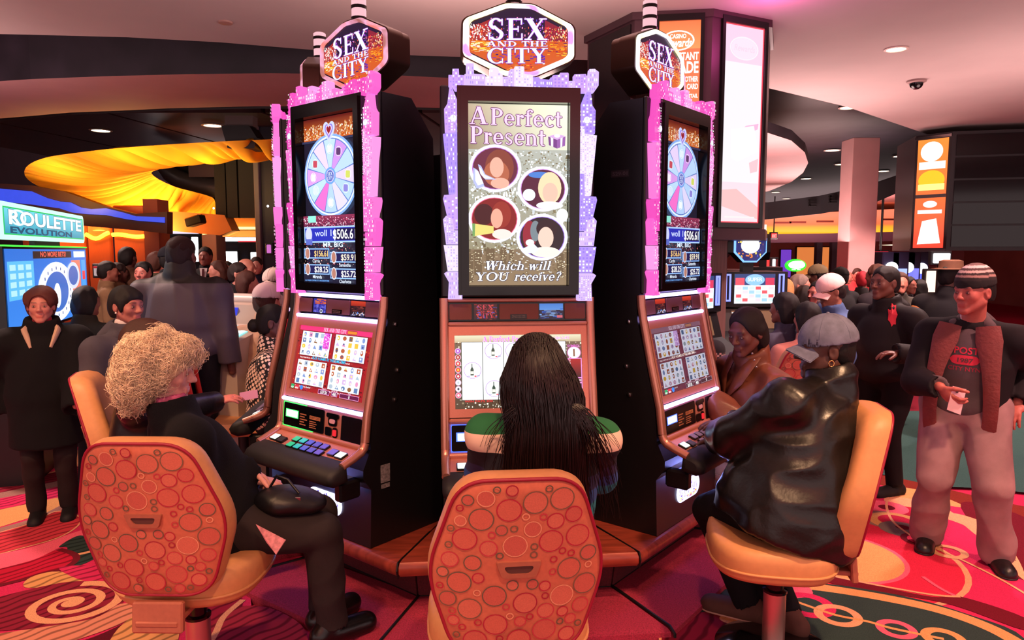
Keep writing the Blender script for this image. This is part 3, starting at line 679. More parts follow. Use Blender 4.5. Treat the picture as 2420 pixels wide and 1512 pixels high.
def art_present(fn, dst):
    A = Art((1112, 243, 1345, 678), dst, fn)
    A.poly([(1112, 243), (1345, 243), (1345, 360), (1112, 360)], None, True, ['B4A48A', 'F2F6D8', 'D8DEC8', '8A7C62'])
    A.rect(1112, 350, 1345, 600, 'A8AEA4', col2='8C8468'); A.rect(1112, 590, 1345, 678, '7C6850', col2='8A7458')
    A.specks(1112, 352, 1345, 470, 620, ('E8F0F4', 'FFFFFF', 'B8C0BC', '6E6448', '8C8468', 'D0DCE4'), (1, 5), (1, 5), 21)
    A.specks(1112, 440, 1345, 600, 620, ('E8F0F4', 'FFFFFF', '9A9684', '5E5238', '7C7050', 'C4CCD0'), (1, 6), (1.5, 8), 22)
    A.specks(1112, 570, 1345, 655, 260, ('FFF6E0', '5E4C34', '6C5840', 'C8B898', 'FFFFFF'), (1, 6), (.8, 3), 23)
    for (x, y, w, h) in ((1124, 592, 18, 60), (1152, 588, 20, 50), (1186, 585, 14, 44), (1206, 590, 12, 46), (1112, 600, 10, 70), (1320, 600, 16, 60)):
        A.rect(x, y, x + w, y + h, '66543C'); A.specks(x, y, x + w, y + h, 26, ('FFF2D0', 'D8C8A0'), (1, 4), (.8, 1.6), int(x))
    A.text('A', 1114, 293, 41, 'F6C8F4', wid=44, serif=True, outline='5A1A5C', ow=1.7)
    A.text('Perfect', 1162, 294, 39, 'F6C8F4', wid=170, serif=True, outline='5A1A5C', ow=1.7, slope=-.02)
    A.text('Present', 1115, 338, 40, 'F6C8F4', wid=178, serif=True, outline='5A1A5C', ow=1.7, slope=-.025)
    # gift box
    A.poly([(1297, 320), (1318, 327), (1318, 348), (1299, 340)], '6A3C80'); A.poly([(1318, 327), (1338, 319), (1337, 341), (1318, 348)], '8A58A0')
    A.poly([(1297, 319), (1318, 314), (1339, 318), (1318, 327)], 'C8A0D8')
    A.poly([(1303, 322), (1309, 324), (1309, 344), (1304, 342)], 'F4F0FF'); A.poly([(1326, 324), (1331, 322), (1330, 343), (1326, 345)], 'F4F0FF'); A.disc(1318, 318, 7, 4, 'FFFFFF')
    skin = 'E4A894'
    blob_portrait(A, 1173.5, 397, 54, 50, ('5C2038',), [(.18, -.05, .62, .85, '7A3A2C'), (.05, .25, .55, .62, 'A85C40'), (.06, -.05, .3, .48, skin), (.2, .7, .4, .26, skin)], 'B070C8', 31)
    blob_portrait(A, 1285, 445, 53, 48, ('4A1430',), [(-.15, -.7, .5, .16, '3C78C8'), (.3, -.05, .52, .8, 'F0D0A8'), (.32, .18, .34, .5, 'E8B8A4'), (-.62, .3, .28, .3, 'DCE8F4'), (.3, .82, .6, .2, 'F4F4F8')], 'C890D8', 32)
    blob_portrait(A, 1171, 517, 54, 51, ('7A1414',), [(-.45, -.2, .42, .5, '3A0A0E'), (.3, -.2, .42, .62, '8E2A1E'), (.1, -.02, .26, .46, 'E0A08A'), (.32, .72, .42, .24, 'F2D8D0')], 'F06890', 33)
    A.poly([(1119, 528), (1169, 535), (1169, 551), (1122, 559)], 'D8CC70'); A.poly([(1119, 528), (1126, 529), (1125, 558), (1120, 559)], '6A9A58')
    blob_portrait(A, 1283, 561, 54, 50, ('1C141E',), [(-.55, -.1, .3, .7, '8C1E30'), (-.3, -.3, .22, .5, '6E7E86'), (.2, -.42, .46, .45, '24141C'), (.16, .02, .34, .52, 'ECC4B4'), (.15, .72, .62, .26, 'F0DCD4')], '9A78E0', 34)
    for p in ([(1122, 396), (1132, 402), (1148, 440), (1130, 446), (1122, 430)], [(1133, 388), (1140, 392), (1150, 412), (1176, 424), (1150, 424), (1138, 410)]):
        A.poly(p, 'AAB4E4'); A.poly([((x - 1140) * .75 + 1140, (y - 415) * .75 + 415) for x, y in p], 'E8E8FA')
    A.poly([(1238, 588), (1262, 576), (1276, 590), (1262, 600), (1244, 600)], 'D8DCF8'); A.disc(1254, 574, 10, 8, 'F4F8FF')
    A.disc(1330, 508, 14, 16, 'FCFCF8')
    A.text('Which will', 1146, 640, 21, 'FFFFFF', wid=156, serif=True, shear=.22, outline='14204C', ow=1.3)
    A.text('YOU', 1124, 666, 20, 'FFFFFF', wid=80, serif=True, shear=.12, outline='14204C', ow=1.3)
    A.text('receive?', 1216, 666, 21, 'FFFFFF', wid=110, serif=True, shear=.22, outline='14204C', ow=1.3)
    return A
def art_wheel(fn, dst):
    A = Art((0, 0, 250, 450), dst, fn)
    A.rect(0, 0, 250, 450, '141428')
    A.rect(0, 0, 250, 60, '5A1414', col2='C85A14')
    city_specks(A, 0, 18, 250, 56, 330, 41, ('FFF2D0', 'FFB060', 'FFE0A0', 'FFFFFF', 'A03010'))
    for x, h in ((20, 30), (44, 40), (60, 26), (78, 36), (165, 30), (188, 34), (210, 44), (232, 30)):
        A.rect(x, 56 - h, x + 9, 58, 'B06030'); city_specks(A, x, 56 - h, x + 9, 56, 22, x, ('FFF6E0', 'FFD080'))
    A.rect(0, 60, 250, 66, '2A3050')
    cx, cy = 125, 160
    A.disc(cx, cy, 118, 112, '7FA8E8', n=48); A.disc(cx, cy, 112, 106, 'DCEBFF', n=48); A.disc(cx, cy, 107, 101, '5A78C0', n=48)
    seg = ['B8D4F6', 'C890E0', 'B4D0F4', 'D8C8EC', 'AECDF4', 'D8D0F0', 'AECBF2', 'EE70C8', 'B8D6F8', 'D49AE2', 'B8D4F6', 'E0CCF0']
    for k in range(12):
        a0 = -90 - 15 + 30 * k
        pts = [(cx + 24 * math.cos(R(a0 + 1)), cy + 23 * math.sin(R(a0 + 1)))] + [(cx + 104 * math.cos(R(a0 + 1 + 28 * i / 6)), cy + 98 * math.sin(R(a0 + 1 + 28 * i / 6))) for i in range(7)] + [(cx + 24 * math.cos(R(a0 + 29)), cy + 23 * math.sin(R(a0 + 29)))]
        A.poly(pts, seg[k], up=(k == 0))
    for k, c in ((1, '5A3A68'), (10, 'C04858'), (3, 'C8D060'), (4, '8880D0'), (9, 'F0E8FA'), (0, 'DCE8FA'), (6, 'E8F0FC'), (8, 'D0DCF6')):
        a = R(-90 + 30 * k); x, y = cx + 76 * math.cos(a), cy + 72 * math.sin(a)
        A.poly([(x - 9, y - 10), (x + 9, y - 8), (x + 8, y + 10), (x - 10, y + 9)], c, up=(k == 1))
        A.ring(x, y, 13, 13, 1.2, 'F6F6FF', up=(k == 1))
    A.disc(cx, cy, 24, 23, '6FA0E4'); A.disc(cx, cy, 18, 17, 'E0C8F8'); A.disc(cx, cy, 16, 15, '5868B8')
    A.text('SEX', cx, cy - 1, 9, 'E8F0FF', serif=True, align='c'); A.text('CITY', cx, cy + 10, 8, 'E8F0FF', serif=True, align='c')
    def heart(x, y, r, c):
        A.poly([(x + r * .0625 * 16 * math.sin(t) ** 3, y - r * .0625 * (13 * math.cos(t) - 5 * math.cos(2 * t) - 2 * math.cos(3 * t) - math.cos(4 * t)) * 1.25) for t in [2 * PI * i / 30 for i in range(30)]], c)
    heart(cx, 40, 26, 'C4CCF8'); heart(cx, 39, 18, '8878D8'); heart(cx, 38, 13, 'F0D0F0'); heart(cx, 37.5, 10, '8A1428')
    A.rect(0, 266, 250, 300, '8A3050', col2='4A1838')
    A.specks(0, 268, 250, 300, 260, ('FFB0D0', 'C04060', 'FFE0F0', '6A2040', 'E06080'), (1, 4), (1, 4), 44)
    A.rect(24, 266, 60, 284, '8CE0D0')
    A.specks(0, 340, 250, 450, 420, ('C04050', 'FF8080', '701828', 'FFD0C0', '301020', '301020'), (1, 4), (1, 4), 45)
    A.rect(0, 400, 250, 450, '141830')
    A.rect(8, 296, 246, 340, 'A8CCFF'); A.rect(12, 300, 242, 336, '2430B0'); A.rect(150, 302, 240, 334, '141448')
    A.text('woll 16', 58, 322, 17, 'C8D4FF', wid=96); A.text('$506.61', 236, 330, 25, 'FFFFFF', wid=98, align='r')
    A.disc(30, 318, 15, 20, 'C8CCF0'); A.rect(16, 330, 46, 346, '5868C0')
    A.text('MR. BIG', 94, 352, 12, 'D8E8FF', wid=88, bold=.02)
    for (x, y, t, nm, c1) in ((6, 356, '$156.61', 'Carrie', 'FFD080'), (126, 366, '$59.91', 'Samantha', 'FFF0D0'), (8, 400, '$28.25', 'Miranda', 'FFFFFF'), (128, 410, '$25.72', 'Charlotte', 'FFFFFF')):
        A.rect(x, y, x + 116, y + 28, '90BCFF'); A.rect(x + 3, y + 3, x + 113, y + 25, '141A50')
        A.disc(x + 17, y + 14, 12, 17, 'D8DCF0'); A.disc(x + 17, y + 14, 9, 14, 'B07868')
        A.text(t, x + 110, y + 22, 16, c1, wid=62, align='r'); A.text(nm, x + 40, y + 39, 9, 'E0ECFF', bold=.015)
    A.text('ALL WAGERS CONTRIBUTE TO PROGRESSIVE PRIZE', 14, 447, 4, '70B0FF', wid=110)
    return A
ICON = ('E8B840', '7890C8', 'B05838', 'C8A8D8', '5878A8', 'D890B8', '8A5A30', 'A8B8C8')
def art_four(fn, dst, dim=False):
    A = Art((0, 0, 352, 200), dst, fn); r = random.Random(5 if dim else 6)
    A.rect(0, 0, 352, 200, '9A1820' if not dim else '5A2838'); A.rect(0, 0, 352, 14, 'E03070' if not dim else '6A4858')
    A.specks(0, 14, 352, 200, 240, ('601018', 'C83020', 'F07030', '300810') if not dim else ('3A2028', '7A4040', 'A05838', '201018'), (2, 12), (1, 5), 51)
    A.text('SEX AND THE CITY', 176, 12, 11, 'F8D0F0' if not dim else 'B8A0B0', wid=110, serif=True, align='c')
    A.rect(236, 2, 280, 13, 'F08030' if not dim else '8A5A48'); A.frame(236, 2, 280, 13, 1.2, '301020')
    w = 'F2F8FC' if not dim else 'A8A8B8'
    for gx in (20, 188):
        for gy in (17, 106):
            A.rect(gx - 3, gy - 2, gx + 147, gy + 77, '701424' if not dim else '4A2430'); A.rect(gx, gy, gx + 144, gy + 74, w)
            A.up(); A.up()
            for i in range(5):
                if i: A.rect(gx + i * 28.8 - .4, gy, gx + i * 28.8 + .4, gy + 74, 'B8C8D8' if not dim else '808090', up=False)
            for i in range(5):
                for j in range(4):
                    c = r.choice(ICON); x, y = gx + 14.4 + i * 28.8, gy + 9.5 + j * 18.4
                    if dim: c = tuple(int(int(c[k:k + 2], 16) * .62) for k in (0, 2, 4))
                    k = r.randrange(4)
                    if k == 0: A.rect(x - 8, y - 7, x + 8, y + 7, c, up=False); 
                    elif k == 1: A.disc(x, y, 9, 6.5, c, n=12, up=False)
                    elif k == 2: A.poly([(x - 9, y + 5), (x - 2, y - 6), (x + 9, y + 6)], c, up=False)
                    else: A.disc(x, y, 6.5, 7.5, c, n=10, up=False)
            A.up()
            for i in range(5):
                for j in range(4):
                    x, y = gx + 14.4 + i * 28.8, gy + 9.5 + j * 18.4
                    if r.random() < .75: A.disc(x + r.uniform(-2, 2), y + r.uniform(-2, 2), 3.6, 3.2, r.choice(('FFF4E0', 'FFD8C8', '405080', 'D8E4F4', 'FFE080')) if not dim else r.choice(('C0B0A8', '585878', '8890A0')), n=8, up=False)
            A.text('Playing 1 Credits Per Line ...Good luck!', gx + 6, gy + 83, 4.4, 'FFFFFF' if not dim else 'C0B0B8', wid=78)
    A.rect(135, 17, 164, 64, 'D848C8' if not dim else '9878A8')
    A.specks(136, 18, 163, 63, 44, ('FFC0F0', 'A02890', 'F070D8') if not dim else ('B8A0C0', '7A5888'), (2, 7), (2, 5), 52)
    A.text('PLAY 4 GAMES AT THE SAME TIME!', 176, 100, 8, '48C8F8' if not dim else 'D8C8C0', wid=160, align='c', outline='102050' if not dim else None, ow=.6)
    A.rect(12, 184, 28, 197, '20A060'); A.rect(34, 184, 52, 197, 'D02840'); A.disc(66, 190, 8, 7, '3080E0')
    A.text('HELP', 13, 196, 5, 'FFFFFF', wid=14); A.text('MENU', 35, 196, 5, 'FFFFFF', wid=16)
    for (x0, x1, t, l) in ((152, 206, '$37.01', 'CREDITS'), (216, 244, '400', 'TOTAL BET'), (256, 342, '0', 'PAID')):
        A.rect(x0, 185, x1, 198, '601040' if not dim else '402430'); A.frame(x0, 185, x1, 198, 1, 'FFB0F0' if not dim else 'A890A0')
        A.text(t, (x0 + x1) / 2, 196, 8.5, 'FFFFFF', align='c'); A.text(l, (x0 + x1) / 2, 184, 4, 'FFD8F0', align='c')
    return A
def art_present_game(fn, dst):
    A = Art((1077, 791, 1385, 966), dst, fn)
    A.rect(1077, 791, 1385, 966, '6A5C48', col2='483828'); A.rect(1077, 791, 1385, 808, 'D8D8B8', col2='B8A888')
    A.specks(1077, 806, 1385, 966, 420, ('E8E4D0', '8C7C60', '3A2C20', 'C8C0A8', 'FFF8E0'), (1, 5), (1, 5), 61)
    A.specks(1095, 948, 1345, 966, 90, ('FFF8E0', '201810', '483828'), (1, 4), (1, 4), 62)
    A.rect(1093, 807, 1347, 946, '203A38'); A.up()
    for i in range(5):
        A.rect(1094 + i * 50.6, 808, 1144 + i * 50.6 - 1, 945, 'FBFFFF', up=False)
    for (x, y) in ((1119, 875), (1170, 829), (1220, 829), (1271, 829), (1170, 919), (1271, 919), (1220, 919)):
        A.ring(x, y, 21, 19.5, 1.2, 'A878D0', up=(x == 1119))
        A.poly([(x - 5, y + 12), (x + 3, y + 12), (x + 3, y - 2), (x, y - 8), (x, y - 16), (x - 2, y - 16), (x - 2, y - 8), (x - 5, y - 2)], '2C4A40')
        A.rect(x - 4.5, y + 2, x + 2.5, y + 9, 'E8E8D8'); A.disc(x + 7, y + 14, 3, 1.6, 'F03050', n=8); A.disc(x - 9, y + 14, 4, 1.4, 'B8B8D8', n=8); A.disc(x + 14, y + 13, 4, 1.6, '9898C0', n=8)
    A.text('A Perfect Present', 1144, 808, 13, 'E060D8', wid=124, serif=True, outline='F8E0F8', ow=.5)
    A.poly([(1271, 799), (1285, 803), (1285, 810), (1272, 808)], '7A2850'); A.poly([(1285, 803), (1298, 799), (1297, 808), (1285, 810)], 'A04878'); A.rect(1278, 797, 1291, 801, 'F4E8F4')
    A.text('Free Spin 2 of 5', 1304, 803, 7, 'D858C0', wid=50, outline='FFFFFF', ow=.4)
    for k in range(8):
        y = 829 + k * 15; A.disc(1084.5, y, 7, 7, 'E8C0E0'); A.disc(1084.5, y, 5.6, 5.8, ('A050C0', 'A03830', 'C83838', 'D84830', 'B02838', 'E8E0E4', 'F0ECEE', 'E06078')[k])
        A.disc(1084.5, y, 2.6, 3, ('E0C0F0', 'F0B0A0', 'F8D0C0', 'F0C040', 'F0D8D0', 'B8C8D0', '404050', 'FFFFFF')[k], n=10)
    A.text('SYMBOL', 1364, 823, 5.5, 'D860C8', wid=32, align='c')
    A.disc(1364, 837, 16.5, 15, 'E878C8'); A.disc(1364, 837, 15, 13.6, 'FFFFFF'); A.rect(1362, 828, 1366, 846, '7A5038')
    A.rect(1348, 850, 1382, 928, 'F090D8'); A.rect(1350, 852, 1380, 896, 'A02020', col2='300810'); A.rect(1350, 899, 1380, 908, '400818'); A.rect(1350, 911, 1380, 926, '300818')
    for k in range(7): A.text('5' if k % 2 == 0 else '4', 1351.5, 858 + k * 6.6, 4.4, 'FFFFFF')
    A.text('4', 1351, 906, 5, 'FFFFFF'); A.text('200', 1379, 906, 5, 'FFE8F0', align='r'); A.text('3', 1352, 918, 4.5, 'FFFFFF'); A.text('2', 1352, 924.5, 4.5, 'FFFFFF')
    A.text('VALUES', 1366, 934, 5.5, 'F090E0', wid=33, align='c')
    A.rect(1348, 940, 1382, 960, 'F090D8'); A.rect(1349, 941.5, 1380, 958.5, '1C1420'); A.text('00', 1352, 956, 12, 'FFFFFF', wid=17, bold=.03); A.text('WIN', 1364, 965.5, 4.5, 'FFFFFF', align='c')
    A.text('WIN PAYS 200', 1099, 951, 5, 'E02028', wid=66)
    return A
def art_belly(fn, dst):
    A = Art((0, 0, 100, 42), dst, fn)
    pts = [(21 + 20 * math.cos(a), 21 + 20 * math.sin(a)) for a in [R(90 + 180 * i / 10) for i in range(11)]] + [(79 + 20 * math.cos(a), 21 + 20 * math.sin(a)) for a in [R(-90 + 180 * i / 10) for i in range(11)]]
    A.poly(pts, 'D8D0FF')
    A.specks(12, 4, 88, 30, 120, ('FFFFFF', 'FFFFFF', '9080F0', '403090', 'F0F0FF'), (1, 5), (2, 8), 71)
    A.specks(14, 30, 86, 38, 40, ('FFB060', 'FF8040', '6040A0'), (2, 8), (1, 3), 72)
    A.text('SEX AND THE CITY', 50, 26, 12, 'FFFFFF', wid=76, serif=True, align='c', outline='5030A0', ow=.5)
    return A
def art_mini(fn, dst, k):
    A = Art((0, 0, 60, 42), dst, fn)
    if k == 0:
        A.rect(0, 0, 60, 42, '4A1018', col2='30081C'); A.specks(0, 0, 60, 42, 60, ('A02020', 'E05030', '7A1828', '4060D0'), (2, 8), (1, 4), 73)
        A.text('SEX', 30, 15, 13, 'E84858', wid=44, serif=True, align='c'); A.text('AND THE', 30, 23, 5, 'E84858', wid=42, serif=True, align='c'); A.text('CITY', 30, 38, 13, 'E84858', wid=44, serif=True, align='c')
    elif k == 1:
        A.rect(0, 0, 60, 18, '4090F0', col2='60A8FF'); A.rect(0, 18, 60, 42, '101838'); A.specks(0, 14, 60, 42, 30, ('3070E0', '80B8FF', '203878'), (4, 14), (1, 4), 74)
        [A.rect(18 - k * 2, 18 + k * 5, 42 + k * 2, 19.6 + k * 5, '8090B0') for k in range(4)]; A.rect(44, 32, 58, 39, 'F07080')
    elif k == 2:
        A.rect(0, 0, 60, 42, '3838B8'); A.specks(0, 0, 60, 16, 24, ('F05830', 'FF8040', 'A02848'), (6, 18), (2, 5), 75); A.specks(0, 14, 60, 42, 40, ('5860E8', '282890', '8078F0'), (3, 10), (3, 10), 76); A.disc(40, 37, 7, 6, 'E8F0FF'); A.disc(40, 37, 4, 3, '182860')
    else:
        A.rect(0, 0, 60, 42, '281018'); A.rect(0, 0, 60, 14, 'F04818', col2='B82810'); A.specks(4, 14, 56, 30, 34, ('A04838', '803028', '60242C'), (6, 16), (1, 2), 77); A.specks(2, 30, 58, 42, 30, ('5890F0', 'C8C0E0', 'F0D0D0'), (2, 6), (2, 6), 78)
    return A

# ---- skyline frame (pixels of the middle machine) --------------------------------------------
def _c6(pts): return [(1020 + x * .4762, y * .4762) for x, y in pts]
def _c7(pts): return [(1060 + x * .1521, y * .1521) for x, y in pts]
SKY_L = [_c6(q) for q in (
    [(66, 655), (62, 540), (78, 515), (92, 398), (104, 440), (136, 520), (152, 560), (152, 655)],
    [(57, 665), (118, 656), (118, 620), (147, 618), (156, 640), (156, 850), (120, 852), (120, 962), (86, 962)],
    [(57, 985), (62, 968), (118, 965), (120, 854), (156, 854), (156, 1138), (112, 1138), (104, 1088), (78, 1076)],
    [(57, 1088), (72, 1070), (106, 1092), (112, 1142), (154, 1142), (154, 1213), (72, 1213)],
    [(60, 1216), (152, 1216), (152, 1345), (80, 1345)],
    [(62, 1358), (76, 1348), (152, 1348), (152, 1484), (82, 1484), (86, 1400)])]
SKY_T = [_c7(q) for q in (
    [(0, 1165), (60, 1165), (62, 1068), (160, 1068), (166, 1165), (246, 1170), (246, 1400), (100, 1400), (60, 1330), (0, 1330)],
    [(248, 1400), (248, 1155), (275, 1150), (275, 990), (390, 990), (394, 1150), (560, 1160), (574, 1190), (574, 1400)],
    [(576, 1400), (576, 1195), (640, 1190), (642, 1056), (768, 1056), (786, 1130), (838, 1165), (838, 1400)],
    [(840, 1400), (840, 1192), (930, 1192), (930, 1110), (966, 1072), (1023, 1072), (1023, 1402)],
    [(1025, 1402), (1025, 1045), (1040, 1035), (1160, 1035), (1174, 1050), (1176, 1150), (1308, 1172), (1308, 1405)],
    [(1310, 1405), (1310, 1208), (1400, 1208), (1420, 1236), (1574, 1246), (1580, 1212), (1618, 1212), (1618, 1418)],
    [(1620, 1420), (1620, 1172), (1730, 1162), (1736, 1132), (1856, 1130), (1868, 1150), (1868, 1432)],
    [(1870, 1432), (1870, 1262), (1950, 1262), (1950, 1432)],
    [(1952, 1432), (1952, 1162), (2128, 1156), (2140, 1190), (2140, 1432)],
    [(2142, 1432), (2142, 1182), (2180, 1160), (2190, 1075), (2270, 1070), (2335, 1120), (2330, 1330), (2260, 1432)])]
def mirror6(q): return [(1020 + (876 - (x - 1020) / .4762) * .4762, y + 4) for x, y in q]
def sky_pal(kind):
    return {'violet': ('CDB2FF', 'A68CFA', 'E6D6FF', 'C09AF6', '6448DC'), 'pink': ('FF62CC', 'FF78D4', 'FF9CE6', 'F04CBC', 'C02084')}[kind]
def make_skyline(root, kind, mul):
    pal = sky_pal(kind); r = random.Random(11)
    M = screen_mat('backlit_skyline_' + kind, mul, base=.06)
    lst = SKY_L + [mirror6(q) for q in SKY_L] + SKY_T
    for k, q in enumerate(lst):
        pts = [mloc(x, y, .05) for x, y in q]
        A = Art((0, 0, 1, 1), (0, 0, 1, 1), XZ(-.05)); A.P = lambda x, y, z=None: (x, -.052 - (A.z if z is None else z), y)
        zs = [p[1] for p in pts]; xs = [p[0] for p in pts]
        z0, z1, x0, x1 = min(zs), max(zs), min(xs), max(xs)
        base = lin(pal[r.randrange(4)]); A.prism(pts, -.012, -.052 - .004 * (k % 3), lambda u, v, w: (u, w, v), 0, base); A.z = .009
        dark = lin(pal[4]); wh = (1, 1, 1)
        def inside(x, y):
            c = False; n = len(pts)
            for i in range(n):
                (xa, ya), (xb, yb) = pts[i], pts[(i + 1) % n]
                if (ya > y) != (yb > y) and x < (xb - xa) * (y - ya) / (yb - ya) + xa: c = not c
            return c
        A.M = 0
        style = k % 4; dx = (.012, .009, .016, .010)[style]; dz = (.012, .020, .014, .008)[style]
        x = x0 + .006
        while x < x1 - .008:
            z = z0 + .006
            while z < z1 - .008:
                w, h = (dx * .5, dz * .55)
                if r.random() < .8 and inside(x, z) and inside(x + w, z + h) and inside(x, z + h) and inside(x + w, z):
                    c = wh if r.random() < .45 else tuple(.55 * a + .45 * b for a, b in zip(base, dark))
                    A.add([A.P(x, z), A.P(x + w, z), A.P(x + w, z + h), A.P(x, z + h)], [(0, 1, 2, 3)], 0, c)
                z += dz
            x += dx
        if k in (0, 6):                                   # clock face of the tower
            cx = (x0 + x1) / 2; cz = z0 + .058; A.z = .011
            A.disc(cx, cz, .016, .016, 'FFFFFF'); A.ring(cx, cz, .016, .016, .0015, 'A080E0'); A.rect(cx - .0007, cz, cx + .0007, cz + .012, '8060C0')
        A.build('skyline_building', M, root, smooth=0)

def rounded(poly, r, n=4):
    out = []
    m = len(poly)
    for i in range(m):
        p = Vector(poly[i]); a = (Vector(poly[i - 1]) - p); b = (Vector(poly[(i + 1) % m]) - p)
        k = min(r, a.length * .45, b.length * .45); p0 = p + a.normalized() * k; p1 = p + b.normalized() * k
        for j in range(n + 1):
            t = j / n; q = p0 * (1 - t) ** 2 + p * 2 * t * (1 - t) + p1 * t ** 2; out.append((q.x, q.y))
    return out

def make_machine(which, label, variant, sky, skymul, ringcol, strips=True, full=True):
    th = TH[which]; root = empty('slot_machine', mpos(th), th, label, 'slot machine', 'slot machines of the octagonal bank')
    # black cabinet
    prof = [(-.115, .322), (-.105, .60), (-.15, .66), (-.15, .70), (-.105, .79), (-.09, .955), (.012, 1.37), (.02, 1.49), (.0, 1.50), (.0, 2.42), (.18, 2.42), (.32, 2.25), (.345, 1.2), (.36, .322)]
    m = MB(); m.prism(prof, -.345, .345, lambda u, v, w: (w, u, v)); m.build('cabinet', M_blk, root, smooth=0)
    if full:
        for s in (1, -1):   # side door locks
            for (y, z) in ((.06, 1.36), (.07, 1.14), (.05, 1.0)):
                m = MB(); m.lathe([(.012, 0), (.012, .006), (.008, .008)], 10, (s * .345, y, z), 0, None, Matrix.Rotation(s * PI / 2, 3, 'Y')); m.build('door_lock', M_chr, root)
    if which == 'left':
        st = MB(); st.box((.347, -.02, .66), (.003, .055, .085)); st.box((.347, -.02, .60), (.003, .05, .02)); st.build('inspection_sticker', M_lbl, root, smooth=0)
    if which == 'right':
        A = Art((0, 0, 60, 20), (-.05, 0, .05, .034), lambda u, v, w: (-.3455 - w, .12 - u, 2.06 + v)); A.rect(0, 0, 60, 20, '241C20'); A.text('529-01', 5, 15, 10, '4A4046', wid=50); A.build('asset_number', mat('asset_print', attr=True, rough=.5), root, smooth=0)
    # side trims: bronze bars that run down the front edges and round on to the button deck
    for s in (-1, 1):
        m = MB(); m.tube([(s * .335, y, z) for y, z in ((.0, 1.492), (-.004, 1.44), (-.016, 1.372), (-.06, 1.17), (-.112, .957), (-.128, .83))], .021, 10)
        m.build('side_trim', M_cop2, root, smooth=60)
        m = MB(); m.tube([(s * .335, y, z) for y, z in ((-.128, .826), (-.137, .802), (-.155, .785), (-.20, .767), (-.262, .745))], [.021, .021, .021, .02, .019], 10)
        m.build('deck_trim', M_cop2, root, smooth=60)
    # header between the upper light bars: five cells
    hd = MB(); plate(hd, -.315, 0, .315, HEAD_L, -.02, .0, HEAD); head = hd.build('header_panel', M_blkg, root, smooth=0)
    cells = [(-.311, -.211, 0), (-.2, -.095, 'a'), (-.085, .095, 0), (.10, .21, 'b'), (.216, .311, 0)]
    for x0, x1, k in cells:
        c = MB()
        if k == 0:
            rplate(c, x0, .006, x1, HEAD_L - .006, 0, .006, HEAD, .006); c.build('speaker_grille', M_spk, head)
        else:
            kk = {'mid': (0, 1), 'left': (2, 3), 'right': (3, 3)}.get(which, (2, 3))[0 if k == 'a' else 1]
            art_mini(lambda u, v, w: HEAD(u, v, w + .001), (x0, .006, x1, HEAD_L - .006), kk).build('header_picture', M_scr2, head, smooth=0)
    c = MB(); plate(c, -.035, .008, .04, .028, .006, .009, HEAD); c.build('notice_plate', M_blkg, head, smooth=0)
    A = Art((0, 0, 60, 16), (-.033, .010, .038, .026), lambda u, v, w: HEAD(u, v, w + .0092)); A.text('MALFUNCTION VOIDS', 4, 7, 4.6, '8A6A60', wid=52); A.text('ALL PAYS AND PLAYS', 4, 14, 4.6, '8A6A60', wid=52); A.build('notice_text', mat('printed_notice', attr=True, rough=.5), head, smooth=0)
    # light bars
    sm = M_strip if strips else M_cop
    for k, (y, z) in enumerate(((.0, 1.482), (-.018, 1.376), (-.118, .955))):
        m = MB(); m.box((0, y - .006, z), (.635, .022, .017), ch=.005); m.build('light_bar', sm, root)
    # main panel + screen
    m = MB(); holeplate(m, (-.33, .008, .33, PANEL_L - .006), (-.29, .046, .29, .376), -.012, .006, PANEL); m.build('screen_surround', M_cop, root, smooth=0)
    fn = lambda u, v, w: PANEL(u, v, w - .004)
    A = art_present_game(fn, (-.29, .046, .29, .376)) if which == 'mid' else art_four(fn, (-.29, .046, .29, .376), which in ('right',))
    if full: A.build('game_screen', M_scr, root, smooth=0)
    # control panel
    m = MB(); plate(m, -.33, 0, .33, CTRL_L, -.012, .004, CTRL); ctrl = m.build('control_panel', M_cop, root, smooth=0)
    blue = which != 'left'
    c = MB(); rplate(c, -.308, .018, .028, CTRL_L - .022, .004, .009, CTRL, .008); pt = c.build('player_card_panel', M_blkg, ctrl)
    A = Art((0, 0, 100, 40), (-.308, .018, .028, CTRL_L - .022), lambda u, v, w: CTRL(u, v, w + .0095))
    g = ('40FF60', 'D8FFE8') if not blue else ('4060FF', 'D8F0FF')
    A.rect(6, 11, 38, 25, g[0]); A.rect(8, 12.5, 36, 23.5, g[1]); A.rect(13, 17, 31, 19, 'B0E0D0')
    A.build('card_display', screen_mat('card_display_' + ('blue' if blue else 'green'), 2.2), pt, smooth=0)
    A = Art((0, 0, 100, 40), (-.308, .018, .028, CTRL_L - .022), lambda u, v, w: CTRL(u, v, w + .0095))
    for k in range(5): A.rect(42, 14 + k * 4.4, 42 + (16, 12, 18, 11, 15)[k], 16 + k * 4.4, 'A86848', up=False)
    A.rect(66, 14, 92, 20, 'C07850'); A.text('INSERT CARD', 67, 18.8, 4, '301810', wid=24)
    for k in range(4): A.rect(66, 23 + k * 3.4, 66 + (16, 18, 15, 17)[k], 24.6 + k * 3.4, 'A86848', up=False)
    A.build('card_instructions', mat('printed_notice2', attr=True, rough=.5), pt, smooth=0)
    if not blue or which == 'mid':
        gl = emis('green_edge_light' if not blue else 'blue_edge_light', g[0], 1.6)
        c = MB(); xa, xb, va, vb = -.312, .032, .014, CTRL_L - .018
        plate(c, xa, va, xa + .005, vb, .004, .0075, CTRL); plate(c, xa, vb - .004, -.12, vb, .004, .0075, CTRL); plate(c, xa, va, -.06, va + .004, .004, .0075, CTRL); c.build('edge_light', gl, pt, smooth=0)
